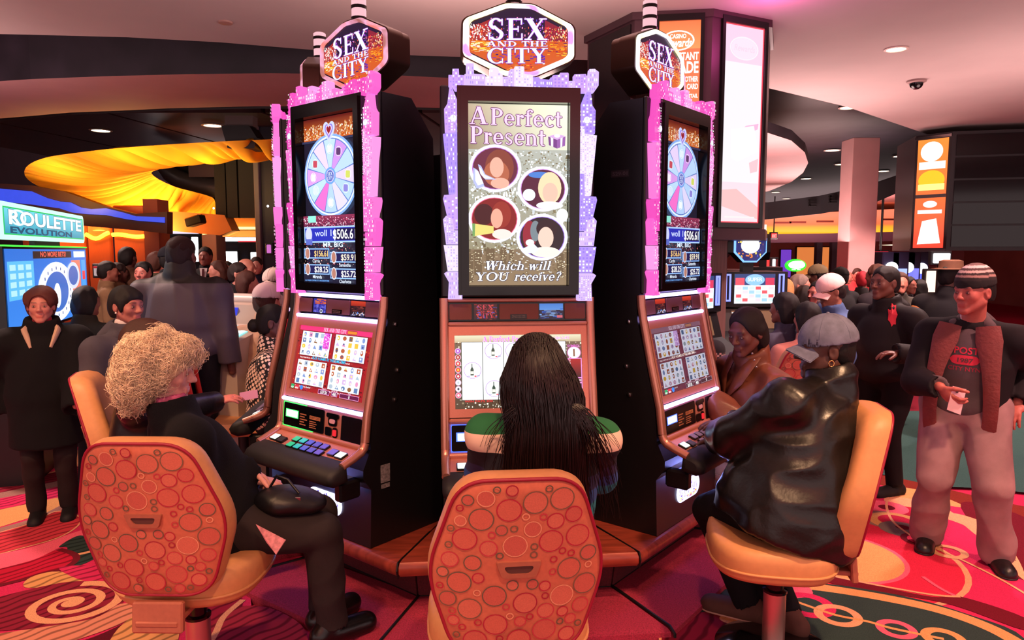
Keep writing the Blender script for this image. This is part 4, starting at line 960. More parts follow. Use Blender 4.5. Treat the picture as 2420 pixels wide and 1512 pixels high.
    c = MB(); rplate(c, .047, CTRL_L - .05, .142, CTRL_L - .028, .004, .010, CTRL, .008); rplate(c, .062, CTRL_L - .088, .127, CTRL_L - .045, .004, .009, CTRL, .012); tk = c.build('ticket_slot', M_blkg, ctrl)
    c = MB(); rplate(c, .074, CTRL_L - .076, .115, CTRL_L - .056, .009, .012, CTRL, .008); c.build('ticket_icon', mat('pale_button', (214, 160, 170), .4), tk)
    c = MB(); rplate(c, .04, .018, .088, .058, .004, .009, CTRL, .008); c.build('bill_window', M_blkg, ctrl)
    c = MB(); rplate(c, .095, .014, .135, .062, .004, .008, CTRL, .014); sv = c.build('service_button', M_blkg, ctrl)
    c = MB(); rplate(c, .103, .022, .128, .052, .008, .012, CTRL, .005); c.build('button_cap', emis('red_button_glow', (235, 40, 50), .8), sv)
    c = MB(); rplate(c, .162, .004, .312, CTRL_L - .026, .004, .008, CTRL, .01); c.build('ticket_printer', mat('printer_black', (5, 5, 7), .3), ctrl)
    # button deck
    m = MB(); plate(m, -.325, -.012, .325, DECK_L + .002, -.02, .0, DECK)
    m.tube([(-.32, -.134, .80), (.32, -.134, .80)], .014, 8); deck = m.build('button_deck', M_cop, root, smooth=60)
    cols = ['F8F8E8', '604848'] + (['30E0A0', '30D8D0', '6060E0', '6858D0', '8060D8'] if which == 'left' else ['C08098', 'B07888', 'A87088', 'B88090', 'A06878'])
    def button(x, v, w, h, c, e, txt=True):
        b = MB(); rplate(b, x - w / 2, v - h / 2, x + w / 2, v + h / 2, 0, .010, DECK, .004); bt = b.build('play_button', M_blkg, deck)
        k = MB(); rplate(k, x - w * .42, v - h * .40, x + w * .42, v + h * .40, .010, .0125, DECK, .003); k.build('button_lens', emis('button_lens_%s_%d' % (c, e * 100), c, e), bt)
    button(-.262, .072, .055, .045, cols[0], 1.2); button(-.20, .066, .052, .042, cols[1], .25)
    for i in range(5):
        for j in range(2):
            c = cols[2 + i]; button(-.112 + i * .056 + (.012 if j else 0), .096 - j * .046, .047, .038, c, .55 if which == 'left' else .3)
    button(.20, .076, .052, .044, '9070E8' if which == 'left' else 'A87888', .5); button(.262, .072, .055, .045, 'F8F8E8', 1.1)
    pad = [(-.235, .758), (-.29, .748), (-.33, .728), (-.348, .70), (-.338, .672), (-.30, .655), (-.225, .668)]
    secs = []
    for x, sc in ((-.352, .45), (-.345, .8), (-.325, 1), (.325, 1), (.345, .8), (.352, .45)):
        cy, cz = -.285, .71
        secs.append([(x, cy + (y - cy) * sc, cz + (z - cz) * sc) for y, z in pad])
    m = MB(); n = len(pad); vs = [p for q in secs for p in q]
    fs = [(i * n + k, i * n + (k + 1) % n, (i + 1) * n + (k + 1) % n, (i + 1) * n + k) for i in range(5) for k in range(n)] + [tuple(range(n)), tuple(range(5 * n, 6 * n))]
    m.add(vs, fs); m.build('armrest', M_rub, root, smooth=50)
    if full:
        for s in (1, -1):
            m = MB(); m.box((s * .28, -.19, .61), (.05, .12, .09), ch=.01); m.build('deck_bracket', M_blk, root)
        fb, lb = slope_fn(-.1155, .34, -.108, .60)
        art_belly(lambda u, v, w: fb(u, v, w + .002), (-.14, .075, .14, .19)).build('belly_glass', screen_mat('belly_glass_picture', 1.6), root, smooth=0)
    if which in ('left', 'right'): lamp('POINT', 'added_deck_glow', (0, -.20, .58), 2.2, (.25, .3, 1), .05, parent=root)  # blue lamp added for the screen glow on the players
    # top box
    m = MB(); m.box((0, -.008, 1.962), (.69, .02, .93), ch=.006); m.build('backplate', M_blk, root, smooth=0)
    UP = lambda u, v, w: (u, -w, v)
    m = MB(); holeplate(m, (-.272, 1.508, .272, 2.418), (-.224, 1.548, .224, 2.352), .018, .062, UP); holeplate(m, (-.258, 1.52, .258, 2.404), (-.224, 1.548, .224, 2.352), .062, .072, UP); bz = m.build('display_bezel', M_blkg, root, smooth=0)
    A = art_present(XZ(-.022), (-.222, 1.55, .222, 2.35)) if which == 'mid' else art_wheel(XZ(-.022), (-.222, 1.55, .222, 2.35))
    A.build('portrait_display', M_scr if which != 'right' else screen_mat('screen_picture_soft', .8), root, smooth=0)
    make_skyline(root, sky, skymul)
    # topper
    to = rounded([mloc(x, y, TT) for x, y in TOP_OUT], .02); ti = [mloc(x, y, TT) for x, y in TOP_IN]
    cx = sum(p[0] for p in ti) / 8; cz = sum(p[1] for p in ti) / 8
    tp = MB(); tp.prism(to, .188, .243, lambda u, v, w: (u, w, v)); tp.prism([(cx + (x - cx) * 1.03, cz + (z - cz) * 1.03) for x, z in to], .195, .105, lambda u, v, w: (u, w, v))
    tp.box((0, .15, 2.45), (.16, .08, .10)); top = tp.build('topper', mat('topper_bronze_shell', (70, 46, 38), .3, .7), root, smooth=40)
    rg = MB(); n = len(to)
    # lit rim between the outer outline and the face
    big = [(cx + (x - cx) * 1.0, cz + (z - cz) * 1.0) for x, z in to]
    tin = rounded(ti, .012); k = len(tin)
    ins = [(cx + (x - cx) * .885, cz + (z - cz) * .865) for x, z in to]
    mid_ = [(cx + (x - cx) * .95, cz + (z - cz) * .94) for x, z in to]
    rg.add([(x, .103, z) for x, z in big] + [(x, .088, z) for x, z in mid_] + [(x, .100, z) for x, z in ins],
           [(i, (i + 1) % n, n + (i + 1) % n, n + i) for i in range(n)] + [(n + i, n + (i + 1) % n, 2 * n + (i + 1) % n, 2 * n + i) for i in range(n)])
    rg.build('topper_rim', MATS['rim_' + ringcol] if 'rim_' + ringcol in MATS else rim_mat(ringcol), top, smooth=60)
    art_topper(XZ(.104)).build('topper_face', M_scr, top, smooth=0)
    tz = max(z for x, z in to)
    c = MB(); c.lathe([(.045, 0), (.045, .02), (.036, .02), (.036, .165), (.03, .17)], 16, (0, .16, tz - .01)); cd = c.build('tower_light', emis('candle_lens', (255, 190, 200), .75), top, smooth=40)
    for z in (.02, .075, .13):
        c = MB(); c.lathe([(.039, 0), (.039, .016)], 16, (0, .16, tz - .01 + z)); c.build('candle_band', M_blkg, cd, smooth=40)
    return root
def rim_mat(kind):
    """lit rim whose lamps shade from white to a tint along its length"""
    name = 'rim_' + kind; m = bpy.data.materials.new(name); m.use_nodes = True; MATS[name] = m
    nt = m.node_tree; N = nt.nodes; L = nt.links; b = N['Principled BSDF']; b.inputs['Base Color'].default_value = (.3, .3, .3, 1)
    tc = N.new('ShaderNodeTexCoord'); nz = N.new('ShaderNodeTexNoise'); nz.inputs['Scale'].default_value = 9; L.new(tc.outputs['Object'], nz.inputs['Vector'])
    cr = N.new('ShaderNodeValToRGB'); L.new(nz.outputs['Fac'], cr.inputs[0]); e = cr.color_ramp.elements
    c = {'gold': ('FFF2A0', 'FFFFE8', 'A878C8'), 'rose': ('E07060', 'F0A8D0', '9A5048'), 'white': ('FFF0A0', 'FFFFFF', 'F0E0FF')}[kind]
    e[0].position = .36; e[0].color = (*lin(c[2]), 1); e[1].position = .62; e[1].color = (*lin(c[0]), 1)
    x = cr.color_ramp.elements.new(.48); x.color = (*lin(c[1]), 1)
    L.new(cr.outputs[0], b.inputs['Emission Color']); b.inputs['Emission Strength'].default_value = 1.35 if kind != 'rose' else .75
    return m

make_machine('mid', 'slot machine in the middle, violet skyline frame and A Perfect Present on its tall screen', 0, 'violet', .85, 'gold', strips=False)
make_machine('left', 'slot machine with pink skyline frame and wheel screen, in front of the white-haired woman', 1, 'pink', .75, 'rose')
make_machine('right', 'slot machine with pink skyline frame seen sideways, in front of the man in leather jacket', 2, 'pink', .7, 'white')
make_machine('farleft', 'slot machine seen edge-on at the far left of the bank, reached for by a hand', 3, 'pink', .8, 'rose', full=True)
make_machine('farright', 'slot machine at the far right of the bank, played by the woman in brown leather', 4, 'pink', .8, 'rose', full=True)

# ---- the bank's base -------------------------------------------------------------------------
M_wood = mat('copper_laminate', (150, 62, 46), .38, .15, var=(7, .3), stretch=(1, 8, 1), coat=.2)
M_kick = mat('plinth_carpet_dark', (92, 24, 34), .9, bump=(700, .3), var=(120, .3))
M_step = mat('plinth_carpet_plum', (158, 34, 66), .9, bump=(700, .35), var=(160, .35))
M_trim = mat('black_rubber_trim', (8, 7, 8), .5)
base = empty('machine_base', BC, 0, 'octagonal base of the slot bank with copper laminate deck and plum carpet step', 'base')
def octp(r, a, z): return Vector((r * math.sin(a), -r * math.cos(a), z))
H8 = R(22.5); C8 = math.cos(H8)
for a in (TH['mid'], TH['left'], TH['right'], TH['farleft'], TH['farright']):
    a0, a1 = a - H8 + .004, a + H8 - .004
    def seg(prof, mb, d0=0., d1=0.):
        n = len(prof); vs = [octp(t / C8, a0 + d0, z) for t, z in prof] + [octp(t / C8, a1 + d1, z) for t, z in prof]
        mb.add(vs, [tuple(range(n)), tuple(range(2 * n - 1, n - 1, -1))] + [(i, (i + 1) % n, n + (i + 1) % n, n + i) for i in range(n)])
    m = MB(); seg([(.70, .32), (1.30, .32), (1.325, .315), (1.338, .298), (1.338, .268), (1.325, .25), (1.29, .245), (.70, .245)], m); m.build('deck_segment', M_wood, base, smooth=40)
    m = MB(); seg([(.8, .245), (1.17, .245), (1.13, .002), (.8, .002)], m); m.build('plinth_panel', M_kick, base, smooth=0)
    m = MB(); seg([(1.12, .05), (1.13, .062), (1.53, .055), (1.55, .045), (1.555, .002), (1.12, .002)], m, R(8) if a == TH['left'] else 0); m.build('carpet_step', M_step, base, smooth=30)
    m = MB(); m.tube([octp(1.335 / C8, a - H8, .245), octp(1.345 / C8, a - H8, .285), octp(1.335 / C8, a - H8, .318), octp(1.0 / C8, a - H8, .323)], .004, 6); m.build('deck_joint', M_trim, base)
    e0 = a0 + (R(8) if a == TH['left'] else 0)
    m = MB(); m.tube([octp(1.16 / C8, e0, .24), octp(1.13 / C8, e0, .066), octp(1.53 / C8, e0, .06), octp(1.56 / C8, e0, .04), octp(1.56 / C8, e0, .0)], .007, 6); m.build('corner_trim', M_trim, base)
    m = MB(); m.tube([octp(1.137 / C8, a0, .064), octp(1.137 / C8, a1, .064)], .006, 6); m.build('plinth_trim', M_trim, base)
m = MB(); m.prism([(octp(.72 / C8, TH['mid'] + H8 + i * PI / 4, 0).x, octp(.72 / C8, TH['mid'] + H8 + i * PI / 4, 0).y) for i in range(8)], .3, 2.2, lambda u, v, w: (u, v, w)); m.build('core', M_blk, base, smooth=0)
# ================================================================== swivel chairs
M_tan = mat('tan_vinyl', (214, 150, 98), .5, var=(40, .05), bump=(600, .04))
M_fab = mat('coral_fabric', (206, 108, 82), .8, var=(60, .08), bump=(900, .12))
M_pipe = mat('crimson_piping', (158, 22, 52), .45)
M_ring = mat('woven_circle_print', attr=True, rough=.8, var=(300, .1))
M_brk = mat('tan_bracket', (176, 100, 78), .6, var=(60, .06))
M_base = mat('gloss_base', (16, 12, 12), .08, coat=.6)
M_sleeve = mat('copper_chrome_sleeve', (214, 170, 160), .34, .85)
BT = math.tan(R(11))
HEX = rounded([(-.272, -.01), (-.172, .297), (.172, .297), (.272, -.01), (.188, -.292), (-.188, -.292)], .09, 7)   # outline of the back
BZ = .786
def back_pt(x, z, d): return Vector((x, -.282 - BT * (z - .5) + .75 * x * x + d, z))
def chair_meshes():
    out = []; n = len(HEX)
    def ringloop(sc, d, extra=0.0): return [back_pt(x * sc, BZ + z * sc, d + extra) for x, z in HEX]
    # cushion: thick pad with rounded rim, seen from the front and the sides
    m = MB(); loops = [ringloop(.985, .0), ringloop(1.0, .012), ringloop(1.01, .045), ringloop(.985, .078), ringloop(.92, .098), ringloop(.75, .108), ringloop(.45, .105), ringloop(.1, .103)]
    for k, L in enumerate(loops):      # lumbar bulge
        loops[k] = [p + Vector((0, .03 * math.exp(-((p.z - .66) / .13) ** 2) * max(0, (k - 2) / 4 if k < 6 else 1), 0)) for p in L]
    vs = [p for L in loops for p in L]
    m.add(vs, [(i * n + k, i * n + (k + 1) % n, (i + 1) * n + (k + 1) % n, (i + 1) * n + k) for i in range(len(loops) - 1) for k in range(n)] + [tuple(range((len(loops) - 1) * n, len(loops) * n))])
    out.append(('back_cushion', m, M_tan, 60))
    m = MB(); loops = [ringloop(.975, .004), ringloop(.955, -.004), ringloop(.8, -.006), ringloop(.5, -.007), ringloop(.15, -.007)]
    vs = [p for L in loops for p in L]; m.add(vs, [(i * n + k, i * n + (k + 1) % n, (i + 1) * n + (k + 1) % n, (i + 1) * n + k) for i in range(4) for k in range(n)] + [tuple(range(4 * n, 5 * n))])
    out.append(('back_panel', m, M_fab, 60))
    m = MB(); L = ringloop(.972, -.003); m.tube(L + L[:2], .0058, 6, caps=False); out.append(('piping', m, M_pipe, 80))
    # circle print
    A = MB(); r = random.Random(12); placed = []
    hull = [(x * .935, z * .935) for x, z in HEX]
    def inside(x, z, q):      # the whole circle lies within the piping
        for k in range(len(hull)):
            (xa, za), (xb, zb) = hull[k], hull[(k + 1) % len(hull)]; l = math.hypot(xb - xa, zb - za)
            if l > 1e-5 and abs(((x - xa) * (zb - za) - (z - za) * (xb - xa)) / l) < q and (x - xa) * (xb - xa) + (z - za) * (zb - za) > -q * l: return False
        return abs(z) < .27 and abs(x) < .262 - .33 * max(0, abs(z))
    for rad, tries in ((.036, 420), (.026, 1100), (.018, 2400), (.0115, 3400)):
        for _ in range(tries):
            x, z = r.uniform(-.24, .24), r.uniform(-.275, .275)
            if not inside(x, z, rad): continue
            if abs(x + .0) < .085 + rad and abs(z - .01) < .032 + rad: continue
            if all(math.hypot(x - a, z - b) > rad + c + .0015 for a, b, c in placed): placed.append((x, z, rad))
    for (x, z, q) in placed:
        nn = 20; col = lin(r.choice(['B81C3C', 'B81C3C', 'A81838', '7A5C48', 'C83848', 'E89A78', '6A5A48']))
        w = .0032 if q > .015 else .0036; vs = []; ok = True
        for rr in (q, q - w):
            for i in range(nn):
                a = 2 * PI * i / nn; X, Z = x + rr * math.cos(a), z + rr * .97 * math.sin(a)
                vs.append(back_pt(max(-.25, min(.25, X)), BZ + Z, -.0085))
        A.add(vs, [(i, (i + 1) % nn, nn + (i + 1) % nn, nn + i) for i in range(nn)], 0, col)
        if q > .015:
            c2 = lin(r.choice(['CE6452', 'D26C58', 'C85E50'])); A.add([back_pt(max(-.25, min(.25, x + (q - w) * math.cos(2 * PI * i / nn))), BZ + z + (q - w) * .97 * math.sin(2 * PI * i / nn), -.0081) for i in range(nn)], [tuple(range(nn))], 0, c2)
    out.append(('circle_print', A, M_ring, 0))
    def trap(sx, sz): return rounded([(-.068 * sx, .027 * sz), (.068 * sx, .027 * sz), (.050 * sx, -.027 * sz), (-.050 * sx, -.027 * sz)], .012, 3)
    to, ti = trap(1, 1), trap(.66, .46); k = len(to); m = MB()
    f3 = lambda q, d: [back_pt(x, BZ + .012 + z, d) for x, z in q]
    m.add(f3(to, -.006) + f3([(x * .97, z * .95) for x, z in to], -.016) + f3(ti, -.016) + f3(ti, .01), [(j * k + i, j * k + (i + 1) % k, (j + 1) * k + (i + 1) % k, (j + 1) * k + i) for j in range(3) for i in range(k)])
    out.append(('handle', m, M_brk, 50))
    m = MB(); m.add(f3([(x * 1.02, z * 1.02) for x, z in ti], -.0115), [tuple(range(k))]); out.append(('handle_recess', m, mat('handle_dark', (92, 50, 44), .7), 0))
    # bracket that carries the back
    m = MB(); m.box((0, -.285, .425), (.18, .026, .11), Matrix.Rotation(R(-6), 3, 'X'), ch=.006); m.box((0, -.17, .405), (.15, .27, .02), ch=.004); out.append(('back_bracket', m, M_brk, 30))
    # seat
    def sup(sc, z, e=.66):
        o = []
        for i in range(40):
            a = 2 * PI * i / 40; c, s = math.cos(a), math.sin(a)
            o.append(Vector((.265 * sc * math.copysign(abs(c) ** e, c), .248 * sc * math.copysign(abs(s) ** e, s) + .03, z)))
        return o
    m = MB(); loops = [sup(.80, .408), sup(.93, .412), sup(.985, .43), sup(1.0, .455), sup(1.01, .50), sup(.985, .528), sup(.93, .54), sup(.75, .545), sup(.3, .543)]
    vs = [p for L in loops for p in L]; m.add(vs, [(i * 40 + k, i * 40 + (k + 1) % 40, (i + 1) * 40 + (k + 1) % 40, (i + 1) * 40 + k) for i in range(len(loops) - 1) for k in range(40)] + [tuple(range(39, -1, -1)), tuple(range((len(loops) - 1) * 40, len(loops) * 40))])
    out.append(('seat', m, M_tan, 60))
    m = MB(); L = sup(1.004, .452); m.tube(L + L[:2], .006, 6, caps=False); out.append(('seat_piping', m, M_tan, 80))
    m = MB(); m.lathe([(.036, .41), (.036, .29), (.05, .285), (.05, .275)], 20); out.append(('gas_spring', m, M_blkg, 40))
    m = MB(); m.lathe([(.046, .282), (.046, .05), (.055, .04)], 24); out.append(('post_sleeve', m, M_sleeve, 40))
    m = MB(); m.lathe([(.265, .0), (.265, .012), (.24, .024), (.15, .04), (.06, .055), (.05, .056)], 40); out.append(('base_disc', m, M_base, 40))
    return out
_ch = None
def chair(loc, f, label, hide=()):
    global _ch
    root = empty('swivel_chair', (loc[0], loc[1], loc[2] if len(loc) > 2 else 0), math.atan2(f[1], f[0]) - PI / 2, label, 'chair', 'swivel chairs at the slot bank')
    if _ch is None:
        _ch = []
        for nm, m, ma, sm in chair_meshes():
            o = m.build(nm, ma, None, sm); _ch.append(o)
        par = {o.name: o for o in _ch}
        src = _ch
    else:
        src = []
        for o in _ch: c = o.copy(); COL.objects.link(c); src.append(c)
    by = {o.name.split('.')[0]: o for o in src}
    for o in src:
        nm = o.name.split('.')[0]
        o.parent = by['back_panel'] if nm in ('circle_print', 'handle', 'piping') else by['handle'] if False else by['seat'] if nm == 'seat_piping' else root
        if nm == 'handle_recess': o.parent = by['back_panel']
    return root
chair((-.015, 2.30), (-.10, .995), 'tan swivel chair with circle-print coral back under the long-haired woman in the middle')
chair((-1.235, 2.67), (.02, 1), 'tan swivel chair with circle-print coral back under the white-haired woman')
chair((1.11, 2.88), (-.985, .17), 'tan swivel chair turned side-on under the man in black leather')
chair((-1.86, 3.70), (.93, .36), 'tan swivel chair back half hidden behind the white-haired woman')
chair((1.42, 4.05), (-.92, .4), 'tan swivel chair mostly hidden behind the woman in brown leather')
# ================================================================== people: implicit surfaces meshed with surface nets
def V(*a): return np.array(a, dtype=np.float32)
class Field:
    def __init__(s, lo, hi, res):
        s.lo = np.array(lo, np.float32); s.res = res
        s.n = np.maximum(np.ceil((np.array(hi) - s.lo) / res).astype(int) + 1, 4)
        s.ax = [s.lo[i] + res * np.arange(s.n[i], dtype=np.float32) for i in range(3)]
        s.F = np.full(tuple(s.n), .3, np.float32)
    def _sub(s, lo, hi):
        a = np.clip(np.floor((np.array(lo) - s.lo) / s.res).astype(int), 0, s.n); b = np.clip(np.ceil((np.array(hi) - s.lo) / s.res).astype(int) + 1, 0, s.n)
        if np.any(b - a < 1): return None
        sl = tuple(slice(a[i], b[i]) for i in range(3))
        return sl, s.ax[0][sl[0]][:, None, None], s.ax[1][sl[1]][None, :, None], s.ax[2][sl[2]][None, None, :]
    def _apply(s, sl, d, k, neg):
        f = s.F[sl]
        if neg: d = -d; h = np.clip(.5 - .5 * (d - f) / k, 0, 1) if k > 0 else None; s.F[sl] = np.maximum(f, d) if k <= 0 else f * h + d * (1 - h) + k * h * (1 - h)
        else: h = np.clip(.5 + .5 * (f - d) / k, 0, 1) if k > 0 else None; s.F[sl] = np.minimum(f, d) if k <= 0 else f * (1 - h) + d * h - k * h * (1 - h)
    def cone(s, a, b, ra, rb, k=.02, neg=False):
        a = np.array(a, np.float32); b = np.array(b, np.float32); m = max(ra, rb) + k + .05
        q = s._sub(np.minimum(a, b) - m, np.maximum(a, b) + m)
        if q is None: return s
        sl, X, Y, Z = q; d = b - a; L = float(d @ d) + 1e-9
        t = np.clip(((X - a[0]) * d[0] + (Y - a[1]) * d[1] + (Z - a[2]) * d[2]) / L, 0, 1)
        D = np.sqrt((X - a[0] - t * d[0]) ** 2 + (Y - a[1] - t * d[1]) ** 2 + (Z - a[2] - t * d[2]) ** 2) - (ra + t * (rb - ra))
        s._apply(sl, D, k, neg); return s
    def ell(s, c, r, M=None, k=.02, neg=False):
        c = np.array(c, np.float32); m = max(r) + k + .04; q = s._sub(c - m, c + m)
        if q is None: return s
        sl, X, Y, Z = q; X = X - c[0]; Y = Y - c[1]; Z = Z - c[2]
        if M is not None:
            M = np.array(M, np.float32); X, Y, Z = (M[0, i] * X + M[1, i] * Y + M[2, i] * Z for i in range(3))
        k0 = np.sqrt((X / r[0]) ** 2 + (Y / r[1]) ** 2 + (Z / r[2]) ** 2); k1 = np.sqrt((X / r[0] ** 2) ** 2 + (Y / r[1] ** 2) ** 2 + (Z / r[2] ** 2) ** 2) + 1e-6
        s._apply(sl, k0 * (k0 - 1) / k1, k, neg); return s
    def cut(s, n, p, k=0):
        """keep the side the normal points away from"""
        n = np.array(n, np.float32); n /= np.linalg.norm(n); c = float(np.array(p) @ n)
        D = s.ax[0][:, None, None] * n[0] + s.ax[1][None, :, None] * n[1] + s.ax[2][None, None, :] * n[2] - c
        s.F = np.maximum(s.F, D); return s
    def mesh(s):
        F = s.F; I = F < 0; n = s.n
        c = [F[i:n[0] - 1 + i, j:n[1] - 1 + j, k:n[2] - 1 + k] for i in (0, 1) for j in (0, 1) for k in (0, 1)]
        ins = [x < 0 for x in c]; tot = sum(x.astype(np.int8) for x in ins); act = (tot > 0) & (tot < 8)
        idx = np.argwhere(act)
        if len(idx) == 0: return np.zeros((0, 3)), np.zeros((0, 4), int)
        cv = [x[act] for x in c]; off = [(i, j, k) for i in (0, 1) for j in (0, 1) for k in (0, 1)]
        acc = np.zeros((len(idx), 3), np.float32); cnt = np.zeros(len(idx), np.float32)
        for a in range(8):
            for b in range(a + 1, 8):
                dif = [abs(off[a][q] - off[b][q]) for q in range(3)]
                if sum(dif) != 1: continue
                m = (cv[a] < 0) != (cv[b] < 0); t = np.where(m, cv[a] / np.where(m, cv[a] - cv[b], 1), 0)
                for q in range(3): acc[:, q] += np.where(m, off[a][q] + t * (off[b][q] - off[a][q]), 0)
                cnt += m
        v = s.lo + (idx + acc / cnt[:, None]) * s.res
        ids = np.full(act.shape, -1, np.int32); ids[act] = np.arange(len(idx))
        fs = []
        for ax in range(3):
            o = [0, 0, 0]; o[ax] = 1; u, w = (ax + 1) % 3, (ax + 2) % 3
            A = I[tuple(slice(0, n[q] - 1) if q == ax else slice(1, n[q] - 1) for q in range(3))]; B = I[tuple(slice(1, n[q]) if q == ax else slice(1, n[q] - 1) for q in range(3))]
            e = np.argwhere(A != B)
            if len(e) == 0: continue
            fl = A[tuple(e.T)]; base = e.copy(); base[:, u] += 0; base[:, w] += 0
            def g(du, dw):
                q = e.copy(); q[:, u] += du; q[:, w] += dw; return ids[tuple(q.T)]
            quad = np.stack([g(0, 0), g(1, 0), g(1, 1), g(0, 1)], 1); quad[~fl] = quad[~fl][:, ::-1]; fs.append(quad)
        fs = np.concatenate(fs); fs = fs[(fs >= 0).all(1)]
        return v, fs
def vnormals(v, f):
    n = np.zeros_like(v); a = v[f[:, 2]] - v[f[:, 0]]; b = v[f[:, 3]] - v[f[:, 1]]; c = np.cross(a, b)
    for k in range(4): np.add.at(n, f[:, k], c)
    return n / (np.linalg.norm(n, axis=1, keepdims=True) + 1e-9)
def relax(v, f, it=1, k=.5):
    for _ in range(it):
        s = np.zeros_like(v); c = np.zeros(len(v))
        for a in range(4):
            np.add.at(s, f[:, a], v[f[:, (a + 1) % 4]]); np.add.at(s, f[:, a], v[f[:, a - 1]]); np.add.at(c, f[:, a], 2)
        v = v * (1 - k) + k * s / np.maximum(c, 1)[:, None]
    return v
def wob(v, freq, seed, n=7, stretch=(1, 1, 1)):
    r = np.random.RandomState(seed); o = np.zeros(len(v)); p = v * np.array(stretch)
    for i in range(n):
        d = r.randn(3); d /= np.linalg.norm(d); o += np.sin(p @ d * freq * (.6 + .9 * r.rand()) + r.rand() * 6.28 + 1.2 * np.sin(p @ np.roll(d, 1) * freq * .5 + r.rand() * 6))
    return o / n
def folds(v, f, amp, freq, seed, stretch=(1, 1, 1), fine=0.0):
    n = vnormals(v, f); w = wob(v, freq, seed, 6, stretch); rid = 1 - np.abs(w) * 2.4; d = amp * (rid - .35)
    if fine: d += fine * wob(v, freq * 4, seed + 9, 6)
    return v + n * d[:, None]
def np_object(name, v, f, mats, parent=None, col=None, mi=None, smooth=True):
    me = bpy.data.meshes.new(name); me.vertices.add(len(v)); me.vertices.foreach_set('co', np.asarray(v, np.float32).ravel())
    k = f.shape[1]; me.loops.add(len(f) * k); me.loops.foreach_set('vertex_index', np.asarray(f, np.int32).ravel())
    me.polygons.add(len(f)); me.polygons.foreach_set('loop_start', np.arange(0, len(f) * k, k, dtype=np.int32)); me.polygons.foreach_set('loop_total', np.full(len(f), k, np.int32))
    if smooth: me.polygons.foreach_set('use_smooth', np.ones(len(f), bool))
    for m in (mats if isinstance(mats, (list, tuple)) else [mats]): me.materials.append(m)
    if mi is not None: me.polygons.foreach_set('material_index', np.asarray(mi, np.int32))
    if col is not None:
        at = me.color_attributes.new('Col', 'FLOAT_COLOR', 'POINT'); at.data.foreach_set('color', np.concatenate([col, np.ones((len(col), 1))], 1).astype(np.float32).ravel())
    me.update(calc_edges=True); me.validate()
    o = bpy.data.objects.new(name, me); COL.objects.link(o)
    if parent: o.parent = parent
    return o
def nrm(a): a = np.array(a, float); return a / (np.linalg.norm(a) + 1e-9)
def frame_from(f, pitch=0.0, roll=0.0):
    """columns: right, forward, up for a face looking along f (2D or 3D), pitch > 0 looks up"""
    f = np.array([f[0], f[1], 0.0]); f = nrm(f); r = np.array([f[1], -f[0], 0.0]); u = np.array([0, 0, 1.0])
    c, s = math.cos(pitch), math.sin(pitch); f2 = f * c + u * s; u2 = u * c - f * s
    c, s = math.cos(roll), math.sin(roll); r3 = r * c + u2 * s; u3 = u2 * c - r * s
    return np.stack([r3, f2, u3], 1)
def ik(a, t, l1, l2, pole):
    a, t = np.array(a, float), np.array(t, float); d = t - a; L = np.linalg.norm(d); L = min(L, (l1 + l2) * .995); d = nrm(d); t = a + d * L
    x = (l1 * l1 - l2 * l2 + L * L) / (2 * L); h = math.sqrt(max(l1 * l1 - x * x, 1e-6)); p = np.array(pole, float); p = nrm(p - d * (p @ d))
    return a + d * x + p * h, t
def smst(x, a, b): t = np.clip((x - a) / (b - a), 0, 1); return t * t * (3 - 2 * t)
def capsd(v, a, b):
    a, b = np.array(a), np.array(b); d = b - a; t = np.clip((v - a) @ d / (d @ d + 1e-9), 0, 1); return np.linalg.norm(v - a - t[:, None] * d, axis=1)
M_skin = mat('skin', attr=True, rough=.48, var=(90, .05), bump=(500, .03), spec=.45)
M_eye = mat('eye_white', (176, 150, 146), .3); M_iris = mat('eye_dark', (22, 14, 12), .12)
def cloth(name, col, rough=.85, fine=.15, scale=500, sheen=0, var=.1): return mat('cloth_' + name, col, rough, var=(14, var), bump=(scale, fine), sheen=sheen, spec=.25)
def leather(name, col, rough=.34): return mat('leather_' + name, col, rough + .04, var=(8, .2), bump=(70, .05), spec=.5)
def hairm(name, col, rough=.6): return mat('hair_' + name, col, rough, var=(120, .3), bump=(300, .3), spec=.4, stretch=(3, 3, .25))

def add_hand(Fd, wr, d, pn, side, s, curl, spread=.1):
    """palm plus five fingers into field; d = finger direction, pn = palm normal, side = direction of the thumb"""
    d, pn = nrm(d), np.array(pn, float); pn = nrm(pn - d * (pn @ d)); side = nrm(np.array(side, float) - d * (np.array(side) @ d) - pn * (np.array(side) @ pn))
    M = np.stack([side, d, pn], 1); c = wr + d * .048 * s
    Fd.ell(c, (.040 * s, .052 * s, .017 * s), M, .012)
    for k, (lx, L) in enumerate(((.030, .068), (.011, .078), (-.009, .073), (-.028, .056))):
        b = wr + d * (.082 - .006 * abs(k - 1.2)) * s + side * lx * s; a = 0.0; dd = d + side * spread * (1.2 - k) * .5; dd = nrm(dd)
        for j, fr in enumerate((.45, .32, .25)):
            a += curl * (1.0, 1.1, .8)[j]; dv = dd * math.cos(a) + pn * math.sin(a); e = b + dv * L * fr * s * 1.05
            Fd.cone(b, e, (.0092 - .0008 * j) * s, (.0085 - .0009 * j) * s, .004); b = e
    b = wr + d * .025 * s + side * .028 * s; dv = nrm(side * .75 + d * .6 + pn * .35)
    for j, L in enumerate((.042, .034, .026)):
        e = b + dv * L * s; Fd.cone(b, e, (.0125 - .0012 * j) * s, (.0112 - .0012 * j) * s, .006); b = e; dv = nrm(dv + d * .35 + pn * curl * .35)

